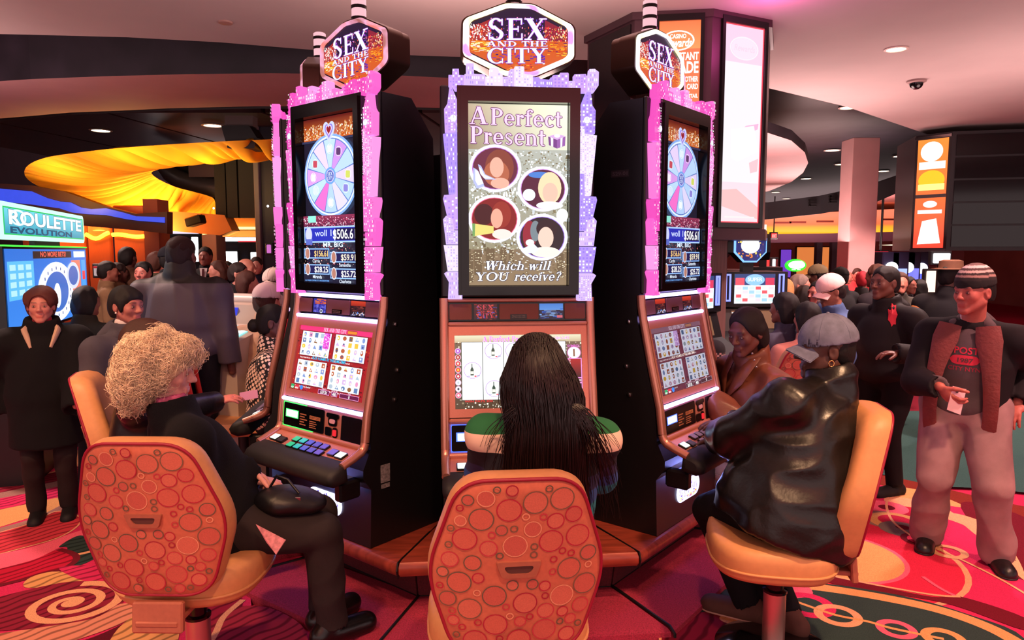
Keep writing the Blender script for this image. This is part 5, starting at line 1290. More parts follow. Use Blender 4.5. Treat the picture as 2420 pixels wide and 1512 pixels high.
def head_prims(Fd, H, hc, s, fem, k=.012, ears=True):
    P = lambda x, y, z: hc + H @ (np.array([x, y, z]) * s)
    jw = .92 if fem else 1.0
    Fd.ell(P(0, -.014, .032), (.076 * s, .096 * s, .086 * s), H, .02)
    Fd.ell(P(0, .028, -.03), (.060 * s * jw, .064 * s, .078 * s), H, .03)
    for sd in (-1, 1):
        Fd.cone(P(sd * .052 * jw, .005, -.052), P(sd * .012, .070, -.100), .024 * s * jw, .019 * s * jw, .02)
        Fd.ell(P(sd * .039, .062, -.022), (.022 * s, .022 * s, .024 * s), H, .02)
        if ears: Fd.ell(P(sd * .078, -.008, -.008), (.010 * s, .020 * s, .031 * s), H, .008); Fd.ell(P(sd * .086, .0, -.006), (.006 * s, .010 * s, .017 * s), H, .004, True)
    Fd.ell(P(0, .070, -.097), (.020 * s * jw, .018 * s, .017 * s), H, .018)
    Fd.cone(P(-.036, .080, .022), P(.036, .080, .022), .012 * s, .012 * s, .016)
    for sd in (-1, 1): Fd.ell(P(sd * .032, .100, .0), (.017 * s, .013 * s, .012 * s), H, .012, True)
    for sd in (-1, 1): Fd.ell(P(sd * .032, .081, .0), (.0145 * s, .0115 * s, .0095 * s), H, .004)
    Fd.cone(P(0, .088, .012), P(0, .111, -.027), .0075 * s, .0115 * s, .010); 
    for sd in (-1, 1): Fd.ell(P(sd * .0125, .1, -.031), (.009 * s, .011 * s, .008 * s), H, .006)
    Fd.cone(P(-.019, .088, -.063), P(.019, .088, -.063), .0065 * s, .0065 * s, .006); Fd.cone(P(-.014, .088, -.074), P(.014, .088, -.074), .0075 * s, .0075 * s, .006)
    Fd.cone(P(-.022, .101, -.0683), P(.022, .101, -.0683), .0022 * s, .0022 * s, .004, True)
    return P

class Per: pass
def person(label, pel, neck, head, f, hf, s=1.0, w=1.0, belly=1.0, skin=(150, 96, 76), fem=False, pitch=0, roll=0, tf=None, hands=None, feet=None, kpole=None, epole=None,
           top=None, bot=None, shoe=None, hair=None, res=.009, hres=None, hood=False, collar=None, curl=.35, hdir=None, sw=.185, detail=True, group=None, name='person', handson=(1, 1), inner=None, drop=.105):
    """one figure: pel/neck/head = joint positions, f = body direction, hf = face direction; hands/feet = (left, right) targets; left = viewer's right of the body axis flipped"""
    pel, neck, head = (np.array(x, float) for x in (pel, neck, head)); F3 = nrm([f[0], f[1], 0]); Rt = np.array([F3[1], -F3[0], 0]); U = nrm(neck - pel)
    TF = nrm([tf[0], tf[1], 0]) if tf is not None else F3; TR = np.array([TF[1], -TF[0], 0]); TR = nrm(TR - U * (TR @ U)); TY = np.cross(U, TR)
    TM = np.stack([TR, TY, U], 1); TL = np.linalg.norm(neck - pel); H = frame_from(hf, pitch, roll)
    p = Per(); sh = [neck - U * drop * s + TR * sd * sw * w * s for sd in (-1, 1)]; hip = [pel + Rt * sd * .09 * s * w for sd in (-1, 1)]
    hands = hands or [None, None]; el = []; wr = []; hd = []
    for i, sd in enumerate((-1, 1)):
        t = hands[i] if hands[i] is not None else sh[i] + np.array([0, 0, -.54 * s]) + TF * .06 + TR * sd * .06
        po = (epole[i] if epole and epole[i] is not None else TR * sd * .6 - TF * .7 - U * .4)
        e, q = ik(sh[i], t, .285 * s, .255 * s, po); el.append(e); wr.append(q); hd.append(nrm(q - e))
    kn = []; an = []
    feet = feet or [None, None]
    for i, sd in enumerate((-1, 1)):
        t = feet[i] if feet[i] is not None else np.array([*(hip[i][:2] + F3[:2] * .02), .085 * s])
        po = kpole[i] if kpole else F3 * .9 + U * .3
        k_, q = ik(hip[i], np.array(t, float), .43 * s, .42 * s, po); kn.append(k_); an.append(q)
    pts = [pel, neck, head] + sh + el + wr + hip + kn + an
    lo = np.min(pts, 0) - .24 * s * max(1, w); hi = np.max(pts, 0) + .24 * s * max(1, w)
    # ---- body: head, neck, slim core, arms and hands in one surface
    blo = np.min([head, neck, pel] + el + wr + sh, 0) - .16 * s; bhi = np.max([head, neck, pel] + el + wr + sh, 0) + .16 * s
    for q, dd in zip(wr, hd): blo = np.minimum(blo, q - .2); bhi = np.maximum(bhi, q + .2)
    B = Field(blo, bhi, hres or res)
    hp = head_prims(B, H, head, s, fem)
    B.cone(hp(0, -.022, -.055), neck - U * .02, .050 * s * (.88 if fem else 1.05), .058 * s * (.9 if fem else 1.05), .03)
    B.cone(neck - U * .02, neck - U * .14 * s, .054 * s, .07 * s, .03); B.cone(neck - U * .14, pel + U * .05, .075 * s, .08 * s, .04)
    for i in (0, 1):
        B.cone(neck - U * .10 * s, sh[i], .042 * s, .036 * s, .02); B.cone(sh[i], el[i], .040 * s, .034 * s, .02); B.cone(el[i], wr[i], .034 * s, .024 * s, .02)
        if handson[i]:
            dd = hdir[i][0] if hdir and hdir[i] is not None else hd[i]; pn = hdir[i][1] if hdir and hdir[i] is not None else np.array([0, 0, -1.0]) + F3 * .1
            sdv = np.cross(np.array(dd, float), np.array(pn, float)) * (1 if i == 0 else -1)
            if hdir and hdir[i] is not None and len(hdir[i]) > 2: sdv = np.array(hdir[i][2], float)
            add_hand(B, wr[i], dd, pn, sdv, s * (1.0 if not fem else .93), curl if not (hdir and hdir[i] is not None and len(hdir[i]) > 3) else hdir[i][3])
    v, fc = B.mesh(); sk = np.array(lin(skin)); col = np.tile(sk, (len(v), 1))
    lipc = np.array(lin(tuple(int(a * b) for a, b in zip(skin, (.92, .58, .60))))); brow = sk * .16
    dl = np.minimum(capsd(v, hp(-.018, .096, -.063), hp(.018, .096, -.063)), capsd(v, hp(-.013, .096, -.074), hp(.013, .096, -.074))); t = .6 * (1 - smst(dl, .004 * s, .010 * s)); col = col * (1 - t[:, None]) + lipc * t[:, None]
    if detail:
        for sd in (-1, 1):
            db = capsd(v, hp(sd * .018, .094, .026), hp(sd * .048, .082, .026)); t = (1 - smst(db, .003 * s, .0085 * s)) * .8; col = col * (1 - t[:, None]) + brow * t[:, None]
            de = np.linalg.norm(v - hp(sd * .032, .0925, .0), axis=1); t = 1 - smst(de, .0105 * s, .0145 * s); col = col * (1 - t[:, None] * .55)
    col *= (1 + .08 * wob(v, 40, 5))[:, None]
    o = np_object(name, v, fc, M_skin, None, col); tag(o, label, 'person', group); p.o = o
    if detail:
        for sd in (-1, 1):
            m = MB(); m.ell(hp(sd * .032, .0845, -.0005), (.0105 * s, .0095 * s, .0040 * s), Matrix(H.tolist()), 10, 8); e = m.build('eye', M_eye, o, 80)
            m = MB(); m.ell(hp(sd * .032, .0908, -.0005), (.0044 * s, .0036 * s, .0038 * s), Matrix(H.tolist()), 10, 6); m.build('iris', M_iris, e, 80)
    # ---- upper garment
    if top:
        th = top.get('th', .016); G = Field(lo, hi, top.get('res', res)); hem = top.get('hem', -.10)
        ch = neck - U * .20 * s
        G.ell(ch, (.175 * s * w, .118 * s * belly ** .5 + th, .175 * s), TM, .05); G.ell(pel + U * (TL * .36), (.158 * s * w + th, .125 * s * belly + th, .17 * s), TM, .06)
        G.ell(pel + U * .02 + TY * .0, (.172 * s * w + th, .13 * s * belly + th, .13 * s), TM, .06)
        if top.get('skirt'): G.cone(pel + U * .05, pel - U * top['skirt'], .165 * s * w + th, .18 * s * w + th, .05)
        for i in (0, 1):
            G.cone(neck - U * .03 * s, sh[i], .05 * s, .050 * s + th, .05); G.cone(sh[i], el[i], .050 * s + th * top.get('arm', 1), .046 * s + th * top.get('arm', 1), .045)
            c = el[i] + (wr[i] - el[i]) * top.get('cuff', .97); G.cone(el[i], c, .046 * s + th * top.get('arm', 1), .036 * s + th * top.get('arm', 1), .012)
            G.ell(c + hd[i] * .075 * s, (.075 * s,) * 3, None, .004, True)
        if top.get('collar', .0): G.cone(neck - U * .02, neck + nrm(head - neck) * top['collar'] * s, .068 * s + th, .062 * s + th, .02)
        hu = nrm(head - neck); G.ell(neck + hu * ((.02 + top.get('collar', 0)) * s + .15), (.15,) * 3, None, .006, True)
        nk = neck + hu * (.045 + top.get('collar', 0)) * s
        G.ell(nk + F3 * 0, (.066 * s, .066 * s, .05 * s + top.get('neckcut', 0)), TM, .006, True)
        if top.get('open'):       # open front: a wedge cut showing what is worn beneath
            G.ell(neck - U * .16 * s + TY * .15 * s, (.055 * s, .09 * s, .26 * s), TM, .01, True)
        if hem is not None: G.cut(-U, pel + U * hem * s)
        v, fc = G.mesh(); fo = top.get('folds', (.006, 22)); v = folds(v, fc, fo[0], fo[1], top.get('seed', 3), top.get('stretch', (1, 1, 1)), top.get('fine', .0008)); v = relax(v, fc, 1, .4)
        p.top = np_object(top.get('name', 'jacket'), v, fc, top['mat'], o)
    if inner:
        G = Field(neck - .3, neck + .2, res); G.ell(neck - U * .19 * s, (.16 * s * w, .112 * s * belly ** .5 + .006, .16 * s), TM, .04); G.cone(neck - U * .03, neck + nrm(head - neck) * inner.get('collar', .03), .064 * s, .060 * s, .02)
        for i in (0, 1): G.cone(neck - U * .035 * s, sh[i], .05 * s, .045 * s, .03)
        G.ell(neck + nrm(head - neck) * (.05 + inner.get('collar', .03)), (.06 * s, .06 * s, .05 * s), TM, .006, True)
        v, fc = G.mesh(); np_object(inner.get('name', 'shirt'), folds(v, fc, .002, 30, 2), fc, inner['mat'], o)
    if hood:
        G = Field(neck - .25, neck + .25, res); M = np.stack([TR, TY, U], 1)
        for sd in (-1, 1): G.cone(neck - TY * .075 * s + U * .01, neck + TR * sd * .085 * s + TY * .04 * s - U * .03, .05 * s, .034 * s, .02)
        G.ell(neck - TY * .10 * s - U * .05, (.11 * s, .055 * s, .085 * s), M, .03); v, fc = G.mesh(); np_object('hood', folds(v, fc, .006, 26, 8), fc, top['mat'], o)
    # ---- trousers, shoes
    if bot:
        th = bot.get('th', .014); G = Field(np.minimum(np.min([pel] + hip + kn + an, 0) - .2 * s, lo), np.max([pel] + hip + kn + an, 0) + .2 * s * max(1, w), bot.get('res', res))
        G.ell(pel - U * .01, (.165 * s * w + th, .125 * s * belly + th * .5, .12 * s), TM, .05)
        for i in (0, 1):
            G.cone(hip[i], kn[i], .084 * s * w + th, .058 * s + th, .04); G.cone(kn[i], an[i], .056 * s + th, .044 * s + th * bot.get('flare', 1), .008)
            G.ell(an[i] + nrm(an[i] - kn[i]) * .085 * s, (.10 * s,) * 3, None, .003, True)
        G.cut(U, pel + U * .10 * s); v, fc = G.mesh(); v = relax(folds(v, fc, bot.get('amp', .006), 20, 4, (1, 1, .6), .0006), fc, 1, .4); p.bot = np_object(bot.get('name', 'trousers'), v, fc, bot['mat'], o)
    if shoe:
        for i in (0, 1):
            if shoe.get('only') is not None and i != shoe['only']: continue
            fd = nrm(np.array([*(shoe['dir'][i] if 'dir' in shoe else F3[:2]), 0.0])); a = an[i]; zb = a[2] - .085 * s; hl = np.array([*(a[:2] - fd[:2] * .05 * s), zb + .045 * s]); to = np.array([*(a[:2] + fd[:2] * .17 * s), zb + .036 * s])
            G = Field(np.minimum(hl, to) - .12, np.maximum(hl, to) + .16, .007); G.cone(hl, to, .045 * s, .040 * s, .02); G.cone(hl + fd * .06 * s, to - fd * .02, .048 * s, .046 * s, .02); G.cone(hl + np.array([0, 0, .01]), a + np.array([0, 0, .03]), .042 * s, .045 * s, .02)
            G.ell(a + np.array([0, 0, .085 * s]), (.06 * s,) * 3, None, .005, True); G.cut((0, 0, -1), (0, 0, zb + .004)); v, fc = G.mesh()
            sh_o = np_object('shoe', v, fc, shoe['mat'], o)
            if shoe.get('sole'):
                G = Field(np.minimum(hl, to) - .12, np.maximum(hl, to) + .12, .007); G.cone(hl, to, .050 * s, .044 * s, .02); G.cone(hl + fd * .06 * s, to - fd * .02, .052 * s, .050 * s, .02); G.cut((0, 0, 1), (0, 0, zb + .028)); G.cut((0, 0, -1), (0, 0, zb + .002)); v, fc = G.mesh(); np_object('sole', v, fc, shoe['sole'], sh_o)
    # ---- hair
    if hair: p.hair = make_hair(o, hp, H, head, s, hair, neck, U)
    p.H = H; p.hp = hp; p.s = s; p.head = head; p.neck = neck; p.wr = wr; p.el = el; p.hd = hd; p.sh = sh; p.TM = TM; p.U = U; p.pel = pel; p.kn = kn; p.an = an
    return p
def make_hair(o, hp, H, head, s, h, neck, U):
    st = h['style']; G = Field(head - .27 * s - V(0, 0, .25 if st in ('long', 'bob') else 0), head + .24 * s, h.get('res', .007)); vol = h.get('vol', 0.0)
    G.ell(hp(0, -.016, .036), ((.082 + vol) * s, (.102 + vol) * s, (.092 + vol) * s), H, .02)
    if st == 'bald': G.F += .02
    if st in ('short', 'crop', 'bald', 'bun', 'tied'): G.ell(hp(0, -.05, -.02), ((.072 + vol) * s, (.068 + vol) * s, (.075 + vol) * s), H, .03)
    if st == 'bun': G.ell(hp(0, -.135, -.02), (.045 * s, .04 * s, .045 * s), H, .01)
    if st in ('bob', 'round'):
        for sd in (-1, 1): G.cone(hp(sd * .064, -.03, .0), hp(sd * .062, -.045, h.get('len', -.085)), (.034 + vol) * s, (.026 + vol) * s, .03)
        G.ell(hp(0, -.06, -.04), ((.085 + vol) * s, (.06 + vol) * s, (.085 + vol - h.get('len', -.085) * .2) * s), H, .03)
    if st == 'fringe': G.ell(hp(0, .05, .06), (.062 * s, .042 * s, .036 * s), H, .02); G.ell(hp(0, -.05, -.015), (.078 * s, .072 * s, .09 * s), H, .03); [G.cone(hp(sd * .07, .03, .035), hp(sd * .07, .03, -.03), .018 * s, .008 * s, .02) for sd in (-1, 1)]
    if st == 'long':
        L = h.get('len', .4)
        for k, (x, y) in enumerate(((-.07, -.02), (.07, -.02), (-.035, -.075), (.035, -.075), (0, -.085))):
            a = hp(x, y, -.02); b = neck + H @ np.array([x * 1.5, -.10, 0]) * s - np.array([0, 0, .02]); c = b - np.array([0, 0, L]) ; G.cone(a, b, .05 * s, .05 * s, .03); 
    # face opening and ears
    if st != 'back':
        G.ell(hp(0, .088, -.045 + h.get('line', 0)), ((.067 - h.get('side', 0)) * s, .078 * s, (.088 if st == 'fringe' else .114) * s), H, .012, True)
    if st in ('short', 'crop', 'bun', 'tied', 'bald'):
        for sd in (-1, 1): G.ell(hp(sd * .085, .015, -.035), (.03 * s, .045 * s, .05 * s), H, .01, True)
    if st in ('short', 'crop', 'bun', 'tied', 'bald', 'fringe'): G.cut(-H[:, 2] + H[:, 1] * .25, hp(0, -.06, h.get('nape', -.075)))
    v, fc = G.mesh()
    if len(v) == 0: return None
    v = folds(v, fc, h.get('amp', .0055), h.get('freq', 75), h.get('seed', 2), h.get('stretch', (1, 1, .35)), h.get('fine', .001))
    return np_object('hair', v, fc, h['mat'], o)
def add_cap(p, m, brim=True, bdir=1, color2=None, name='cap'):
    """baseball cap with panel seams, button and curved brim"""
    G = Field(p.head - .2, p.head + .25, .006); hp, H, s = p.hp, p.H, p.s
    G.ell(hp(0, -.012, .040), (.094 * s, .114 * s, .101 * s), H, .02); G.ell(hp(0, -.012, .030), (.087 * s, .107 * s, .092 * s), H, .004, True); G.cut(-H[:, 2] - H[:, 1] * .10 * bdir, hp(0, 0, .022))
    v, fc = G.mesh(); c = np_object(name, folds(v, fc, .0015, 30, 3), fc, m, p.o)
    if brim:
        b = MB()
        def fn(u, w):
            a = (u - .5) * 2; x = a * .078; y = (.088 + .075 * w * (1 - .55 * a * a) - .03 * a * a) * bdir - .012; z = .030 - .042 * a * a - .026 * w; return Vector(hp(x, y, z))
        b.grid(fn, 13, 7); b.grid(lambda u, w: fn(u, w) + Vector(H[:, 2]) * -.005, 13, 7); b.build('brim', m, c, 60)
        lp = [Vector(hp(math.sin(a) * .086, math.cos(a) * .103 - .012, .086 * 0 + .04 + math.sqrt(max(0, 1 - math.sin(a) ** 2 - math.cos(a) ** 2)) * .09)) for a in (0,)]
    for k in range(3):
        b = MB(); an_ = k * PI / 3; L = []
        for i in range(13):
            t = (i / 12 - .5) * PI * .94; L.append(Vector(hp(math.sin(t) * math.sin(an_) * .0945, math.sin(t) * math.cos(an_) * .1145 - .012, .040 + math.cos(t) * .1015)))
        L = [q for q in L if (np.array(q) - hp(0, 0, .03)) @ H[:, 2] > 0]
        if len(L) > 2: b.tube(L, .0013, 5); b.build('seam', m, c, 80)
    b = MB(); b.ell(hp(0, -.012, .142), (.008, .008, .005), None, 8, 6); b.build('cap_button', m, c, 80)
    return c
from mathutils.bvhtree import BVHTree
def skin_tree(o): me = o.data; return BVHTree.FromPolygons([v.co for v in me.vertices], [tuple(q.vertices) for q in me.polygons])
def hit_px(tree, px, py):
    d = ray(px, py).normalized(); h = tree.ray_cast(EYE, d); return (h[0], h[1]) if h[0] is not None else (None, None)
def flap(p, name, m, sd, pts, w, flat=.35):
    b = MB(); b.tube([Vector(p.neck + p.TM @ np.array((sd * q[0], q[1], q[2]))) for q in pts], w, 8, flat=flat, up=Vector(p.TM[:, 0])); b.build(name, m, p.o, 70)
def strands(name, roots, m, parent, rad=.0012, nseg=9, sides=3):
    """many hair strands as thin tubes; roots = list of polylines (k x 3)"""
    P = np.array(roots, np.float32); n, k, _ = P.shape; T = np.gradient(P, axis=1); T /= np.linalg.norm(T, axis=2, keepdims=True) + 1e-9
    a = np.cross(T, np.array([.3, .5, .8])); a /= np.linalg.norm(a, axis=2, keepdims=True) + 1e-9; b = np.cross(T, a); R_ = rad * np.linspace(1, .35, k)[None, :, None]
    rings = np.stack([P + R_ * (math.cos(2 * PI * i / sides) * a + math.sin(2 * PI * i / sides) * b) for i in range(sides)], 2)   # n,k,sides,3
    v = rings.reshape(-1, 3); base = (np.arange(n)[:, None, None] * k + np.arange(k - 1)[None, :, None]) * sides; i = np.arange(sides)[None, None, :]; j = (i + 1) % sides
    f = np.stack([base + i, base + j, base + sides + j, base + sides + i], -1).reshape(-1, 4)
    return tag(np_object(name, v, f, m, parent), kind='stuff')
# ================================================================== the people at the bank
Wt = lambda px, py, Y: np.array(atY(px, py, Y))
# ---- woman in the middle, seen from behind
def stripe_mat():
    m = bpy.data.materials.new('striped_knit'); m.use_nodes = True; nt = m.node_tree; N = nt.nodes; L = nt.links; b = N['Principled BSDF']; b.inputs['Roughness'].default_value = .85
    tc = N.new('ShaderNodeTexCoord'); sp = N.new('ShaderNodeSeparateXYZ'); L.new(tc.outputs['Object'], sp.inputs[0])
    mr = N.new('ShaderNodeMapRange'); mr.inputs[1].default_value = .55; mr.inputs[2].default_value = 1.25; L.new(sp.outputs['Z'], mr.inputs[0])
    cr = N.new('ShaderNodeValToRGB'); cr.color_ramp.interpolation = 'CONSTANT'; L.new(mr.outputs[0], cr.inputs[0])
    st = [(.55, '10121C'), (.65, '22386E'), (.69, '10121C'), (.73, 'E8C8B0'), (.785, '1E6A44'), (.805, '1C7C8C'), (.865, '2A4E90'), (.915, '2A2850'), (.965, '14121E'), (1.04, 'EAC8B4'), (1.105, '1E6A3C')]
    e = cr.color_ramp.elements; e[0].position = 0; e[0].color = (*lin(st[0][1]), 1); e[1].position = (st[1][0] - .55) / .7; e[1].color = (*lin(st[1][1]), 1)
    for z, c in st[2:]: x = e.new((z - .55) / .7); x.color = (*lin(c), 1)
    L.new(cr.outputs[0], b.inputs['Base Color'])
    w = N.new('ShaderNodeTexNoise'); w.inputs['Scale'].default_value = 500; L.new(tc.outputs['Object'], w.inputs['Vector']); bp = N.new('ShaderNodeBump'); bp.inputs['Strength'].default_value = .2; L.new(w.outputs['Fac'], bp.inputs['Height']); L.new(bp.outputs[0], b.inputs['Normal'])
    return m
P1 = person('woman with long dark hair and striped sweater seen from behind, seated in the middle', (.09, 2.40, .66), (.11, 2.34, 1.165), (.085, 2.34, 1.305), (.0, 1), (.28, .96), s=1.0, w=1.12, belly=1.15, fem=True, skin=(196, 120, 92), drop=.085, sw=.172,
    hands=[(-.12, 2.80, .82), (.30, 2.80, .82)], feet=[(-.05, 2.97, .15), (.22, 2.97, .15)], epole=[(-.25, -.35, -1), (.38, -.35, -1)],
    top=dict(mat=stripe_mat(), th=.012, hem=-.06, folds=(.004, 20), name='sweater', res=.008), bot=dict(mat=cloth('black_trousers', (16, 14, 18))), shoe=dict(mat=cloth('black_shoe', (14, 12, 14), .5)), res=.009)
M_hdk = mat('dark_brown_hair', (26, 13, 12), .32, var=(200, .35), spec=.5)
r = np.random.RandomState(4); L = []
for i in range(2600):
    u = r.rand(); a = (r.rand() - .5) * 2 * PI * .80; el_ = r.uniform(.0, 1.0) ** .6
    # root on the back, sides and top of the head
    th_ = el_ * 1.45; x = .086 * math.sin(th_) * math.sin(a); y = -.014 - .106 * math.sin(th_) * math.cos(a); z = .036 + .096 * math.cos(th_)
    p0 = P1.hp(x, y, z); n = nrm(p0 - P1.hp(0, -.014, .03)); dr = n[0]
    ln = r.uniform(.55, .82); out = 1.0; pts = []
    bx = P1.neck[0] + (p0[0] - P1.head[0]) * (1.35 + .25 * r.rand()) + .02; side = np.clip((p0[0] - P1.head[0]) / .08, -1, 1)
    by = P1.neck[1] - .145 - .02 * r.rand() + .05 * abs(side) ** 2
    for k in range(11):
        t = k / 10; tt = t * ln
        if tt < .20:
            q = tt / .20; base = p0 * (1 - q) + np.array([bx * .6 + .4 * (p0[0] + n[0] * .02), by * .85 + .15 * p0[1], p0[2] * .25 + 1.12 * .75]) * q; base = base + n * .03 * math.sin(q * PI)
            base = np.array([base[0], base[1], p0[2] + (min(p0[2] - .16, 1.16) - p0[2]) * q])
        else:
            q = (tt - .20) / .62; x1 = bx * .6 + .4 * (p0[0] + n[0] * .02)
            base = np.array([x1 + side * .05 * q + .02 * q * math.sin(i), by * .85 + .15 * p0[1] - .02 * (1 - q) + .05 * q, min(p0[2] - .16, 1.16) - (tt - .20)])
        pts.append(base)
    pts = np.array(pts); pts[:, 0] += .004 * np.sin(np.linspace(0, 5, 11) + i) ; L.append(pts)
for i in range(130):      # loose locks over the shoulders
    sd = 1 if i % 5 else -1; x0 = P1.neck[0] + sd * r.uniform(.05, .10); x1 = P1.neck[0] + sd * r.uniform(.09, .25); zt = 1.22; y0 = P1.neck[1] - .12; l1 = r.uniform(.15, .42)
    L.append(np.array([[x0 + (x1 - x0) * (k / 10) ** .7 + .01 * math.sin(k * .5 + i), y0 - .03 * math.sin(PI * min(1, k / 7)) + .05 * (k / 10), zt - l1 * (k / 10) ** 1.3] for k in range(11)]))
hz = strands('hair', L, M_hdk, P1.o, .0020)
G = Field(P1.head - .16, P1.head + .16, .007); G.ell(P1.hp(0, -.016, .034), (.082, .102, .092), P1.H, .02); G.ell(P1.hp(0, -.045, -.05), (.075, .07, .09), P1.H, .03); G.ell(P1.hp(0, .09, -.045), (.062, .075, .088), P1.H, .01, True); v, fc = G.mesh(); np_object('hair_cap', v, fc, M_hdk, P1.o)
# ---- white-haired woman on the left
M_coat = cloth('black_wool_coat', (13, 12, 18), .95, .3, 300)
P2 = person('white-haired woman in black wool coat seated at the left machine', (-1.22, 2.80, .62), (-1.34, 2.76, 1.075), (-1.37, 2.78, 1.235), (.93, .36), (.985, .17), s=1.0, w=1.0, belly=1.3, drop=.10, fem=True, skin=(226, 160, 150), pitch=-.15, tf=(.80, .60),
    hands=[(-1.14, 3.05, .70), (-1.09, 2.87, .80)], hdir=[None, ((.75, .25, -.55), (.3, -.2, -.9), (.2, -.8, .1), .5)], epole=[(.2, .5, -.9), (-.35, -.65, -.9)], feet=[(-.82, 2.98, .15), (-.76, 2.86, .14)], kpole=[(.8, .3, .8), (.9, .1, .8)],
    top=dict(mat=M_coat, th=.030, hem=-.16, folds=(.008, 14), collar=.005, name='coat', skirt=.05), bot=dict(mat=cloth('charcoal_trousers', (44, 36, 38), .9), th=.02, amp=.008), shoe=dict(mat=leather('black_shoe', (12, 11, 13), .25), dir=[(.5, .85), (.75, .66)]), res=.009, hres=.006, inner=dict(mat=cloth('floral_blouse', (190, 90, 130), .8, var=.5), collar=.04, name='blouse'))
M_wht = mat('white_curly_hair', (232, 196, 158), .6, var=(90, .12), spec=.3)
G = Field(P2.head - .26, P2.head + .28, .008)
G.ell(P2.hp(0, -.035, .045), (.118, .125, .110), P2.H, .03); G.ell(P2.hp(0, -.09, -.04), (.118, .085, .115), P2.H, .03); G.ell(P2.hp(0, .03, .085), (.085, .068, .052), P2.H, .02); G.ell(P2.hp(.0, .115, -.06), (.105, .11, .10), P2.H, .01, True)
v, fc = G.mesh(); v = folds(v, fc, .016, 24, 3, (1, 1, 1), .006); hr = np_object('hair', v, fc, M_wht, P2.o)
r = np.random.RandomState(8); n_ = vnormals(v, fc); L = []
for i in r.choice(len(v), 6500):
    p0 = v[i]; nn = n_[i]; q_ = P2.H.T @ (p0 - P2.head)
    if q_[1] > .03 and q_[2] < .045: continue
    t1 = nrm(np.cross(nn, r.randn(3)) - np.array([0, 0, .5])); t2 = np.cross(nn, t1); rr = r.uniform(.007, .016); tu = r.uniform(.7, 1.7); ph = r.rand() * 6; ln = r.uniform(.02, .06); up_ = r.uniform(.004, .022)
    L.append([p0 + nn * (up_ * math.sin(PI * k / 13) + .004) + t1 * (rr * math.cos(ph + tu * 2 * PI * k / 13) + ln * k / 13) + t2 * rr * math.sin(ph + tu * 2 * PI * k / 13) for k in range(14)])
strands('curls', L, mat('white_curl_strand', (250, 222, 190), .5, var=(30, .3), spec=.4), P2.o, .0012)
m = MB(); m.ell(P2.hp(.083, .004, -.045), (.005, .005, .005), None, 8, 6); m.build('earring', M_chr, P2.o, 80)
# the handkerchief on her lap
q = [atY(604, 1238, 2.62), atY(675, 1275, 2.60), atY(652, 1310, 2.56), atY(630, 1282, 2.57)]; m = MB(); m.add(q, [(0, 1, 2, 3)]); m.add([p_ + Vector((0, .004, -.003)) for p_ in q], [(0, 1, 2, 3)]); hk = m.build('paper_slip', mat('pink_checked_paper', (196, 120, 132), .7, var=(60, .3)), smooth=0); tag(hk, 'small checked pink cloth hanging over the lap of the white-haired woman', 'cloth')
# black handbag on her lap
G = Field((-1.2, 2.5, .5), (-.6, 3.1, .9), .009); G.ell((-.93, 2.80, .70), (.12, .10, .055), None, .02); G.ell((-.86, 2.82, .68), (.10, .08, .045), None, .03); v, fc = G.mesh(); hb = np_object('handbag', folds(v, fc, .008, 24, 5), fc, leather('handbag', (14, 13, 20), .4)); tag(hb, 'soft black handbag on the lap of the white-haired woman', 'handbag')
m = MB(); m.box((-.855, 2.745, .72), (.03, .006, .02), ch=.002); m.build('clasp', M_chr, hb); m = MB(); m.tube([(-.99, 2.82, .74), (-.95, 2.80, .80), (-.90, 2.78, .79), (-.85, 2.76, .74)], .006, 6); m.build('strap', MATS['leather_handbag'], hb, 80)
# ---- man in black leather on the right
M_lea = leather('black_jacket', (20, 17, 16), .30)
P3 = person('large man in black leather jacket and denim cap seated at the right machine', (1.17, 2.90, .66), (1.34, 2.93, 1.155), (1.315, 2.96, 1.295), (-.62, .78), (-.99, .12), s=1.06, w=1.36, belly=1.45, sw=.160, drop=.13, skin=(86, 52, 44), pitch=-.05, tf=(-.5, .86),
    hands=[(.98, 3.24, .84), (1.06, 3.36, .86)], epole=[(-1, -.5, -.5), (.5, .3, -.8)], feet=[(1.09, 3.13, .095), (1.22, 3.02, .095)], kpole=[(-.6, .9, .6), (-.3, 1, .6)],
    top=dict(mat=M_lea, th=.034, hem=-.135, folds=(.014, 17), collar=.03, arm=1.25, skirt=.06, seed=5, fine=.002, stretch=(1, 1, 1.7), res=.009), bot=dict(mat=cloth('black_trousers', (16, 14, 18)), th=.02), shoe=dict(mat=cloth('brown_sneaker', (92, 60, 50), .7), sole=mat('sneaker_sole', (190, 150, 130), .7), dir=[(-.85, .5), (-.7, .7)]), res=.010, hres=.0065, hair=dict(style='crop', mat=hairm('black', (14, 10, 10)), vol=-.008, nape=-.06))
M_den = mat('washed_denim', (112, 116, 140), .85, var=(26, .22), bump=(700, .25))
add_cap(P3, M_den)
m = MB(); m.tube([P3.hp(-.088 + .0 * k, .004 + .010 * math.cos(2 * PI * k / 12), -.046 + .012 * math.sin(2 * PI * k / 12)) for k in range(13)], .003, 6); m.build('earring', mat('gold_hoop', (230, 170, 110), .25, 1.0), P3.o, 80)
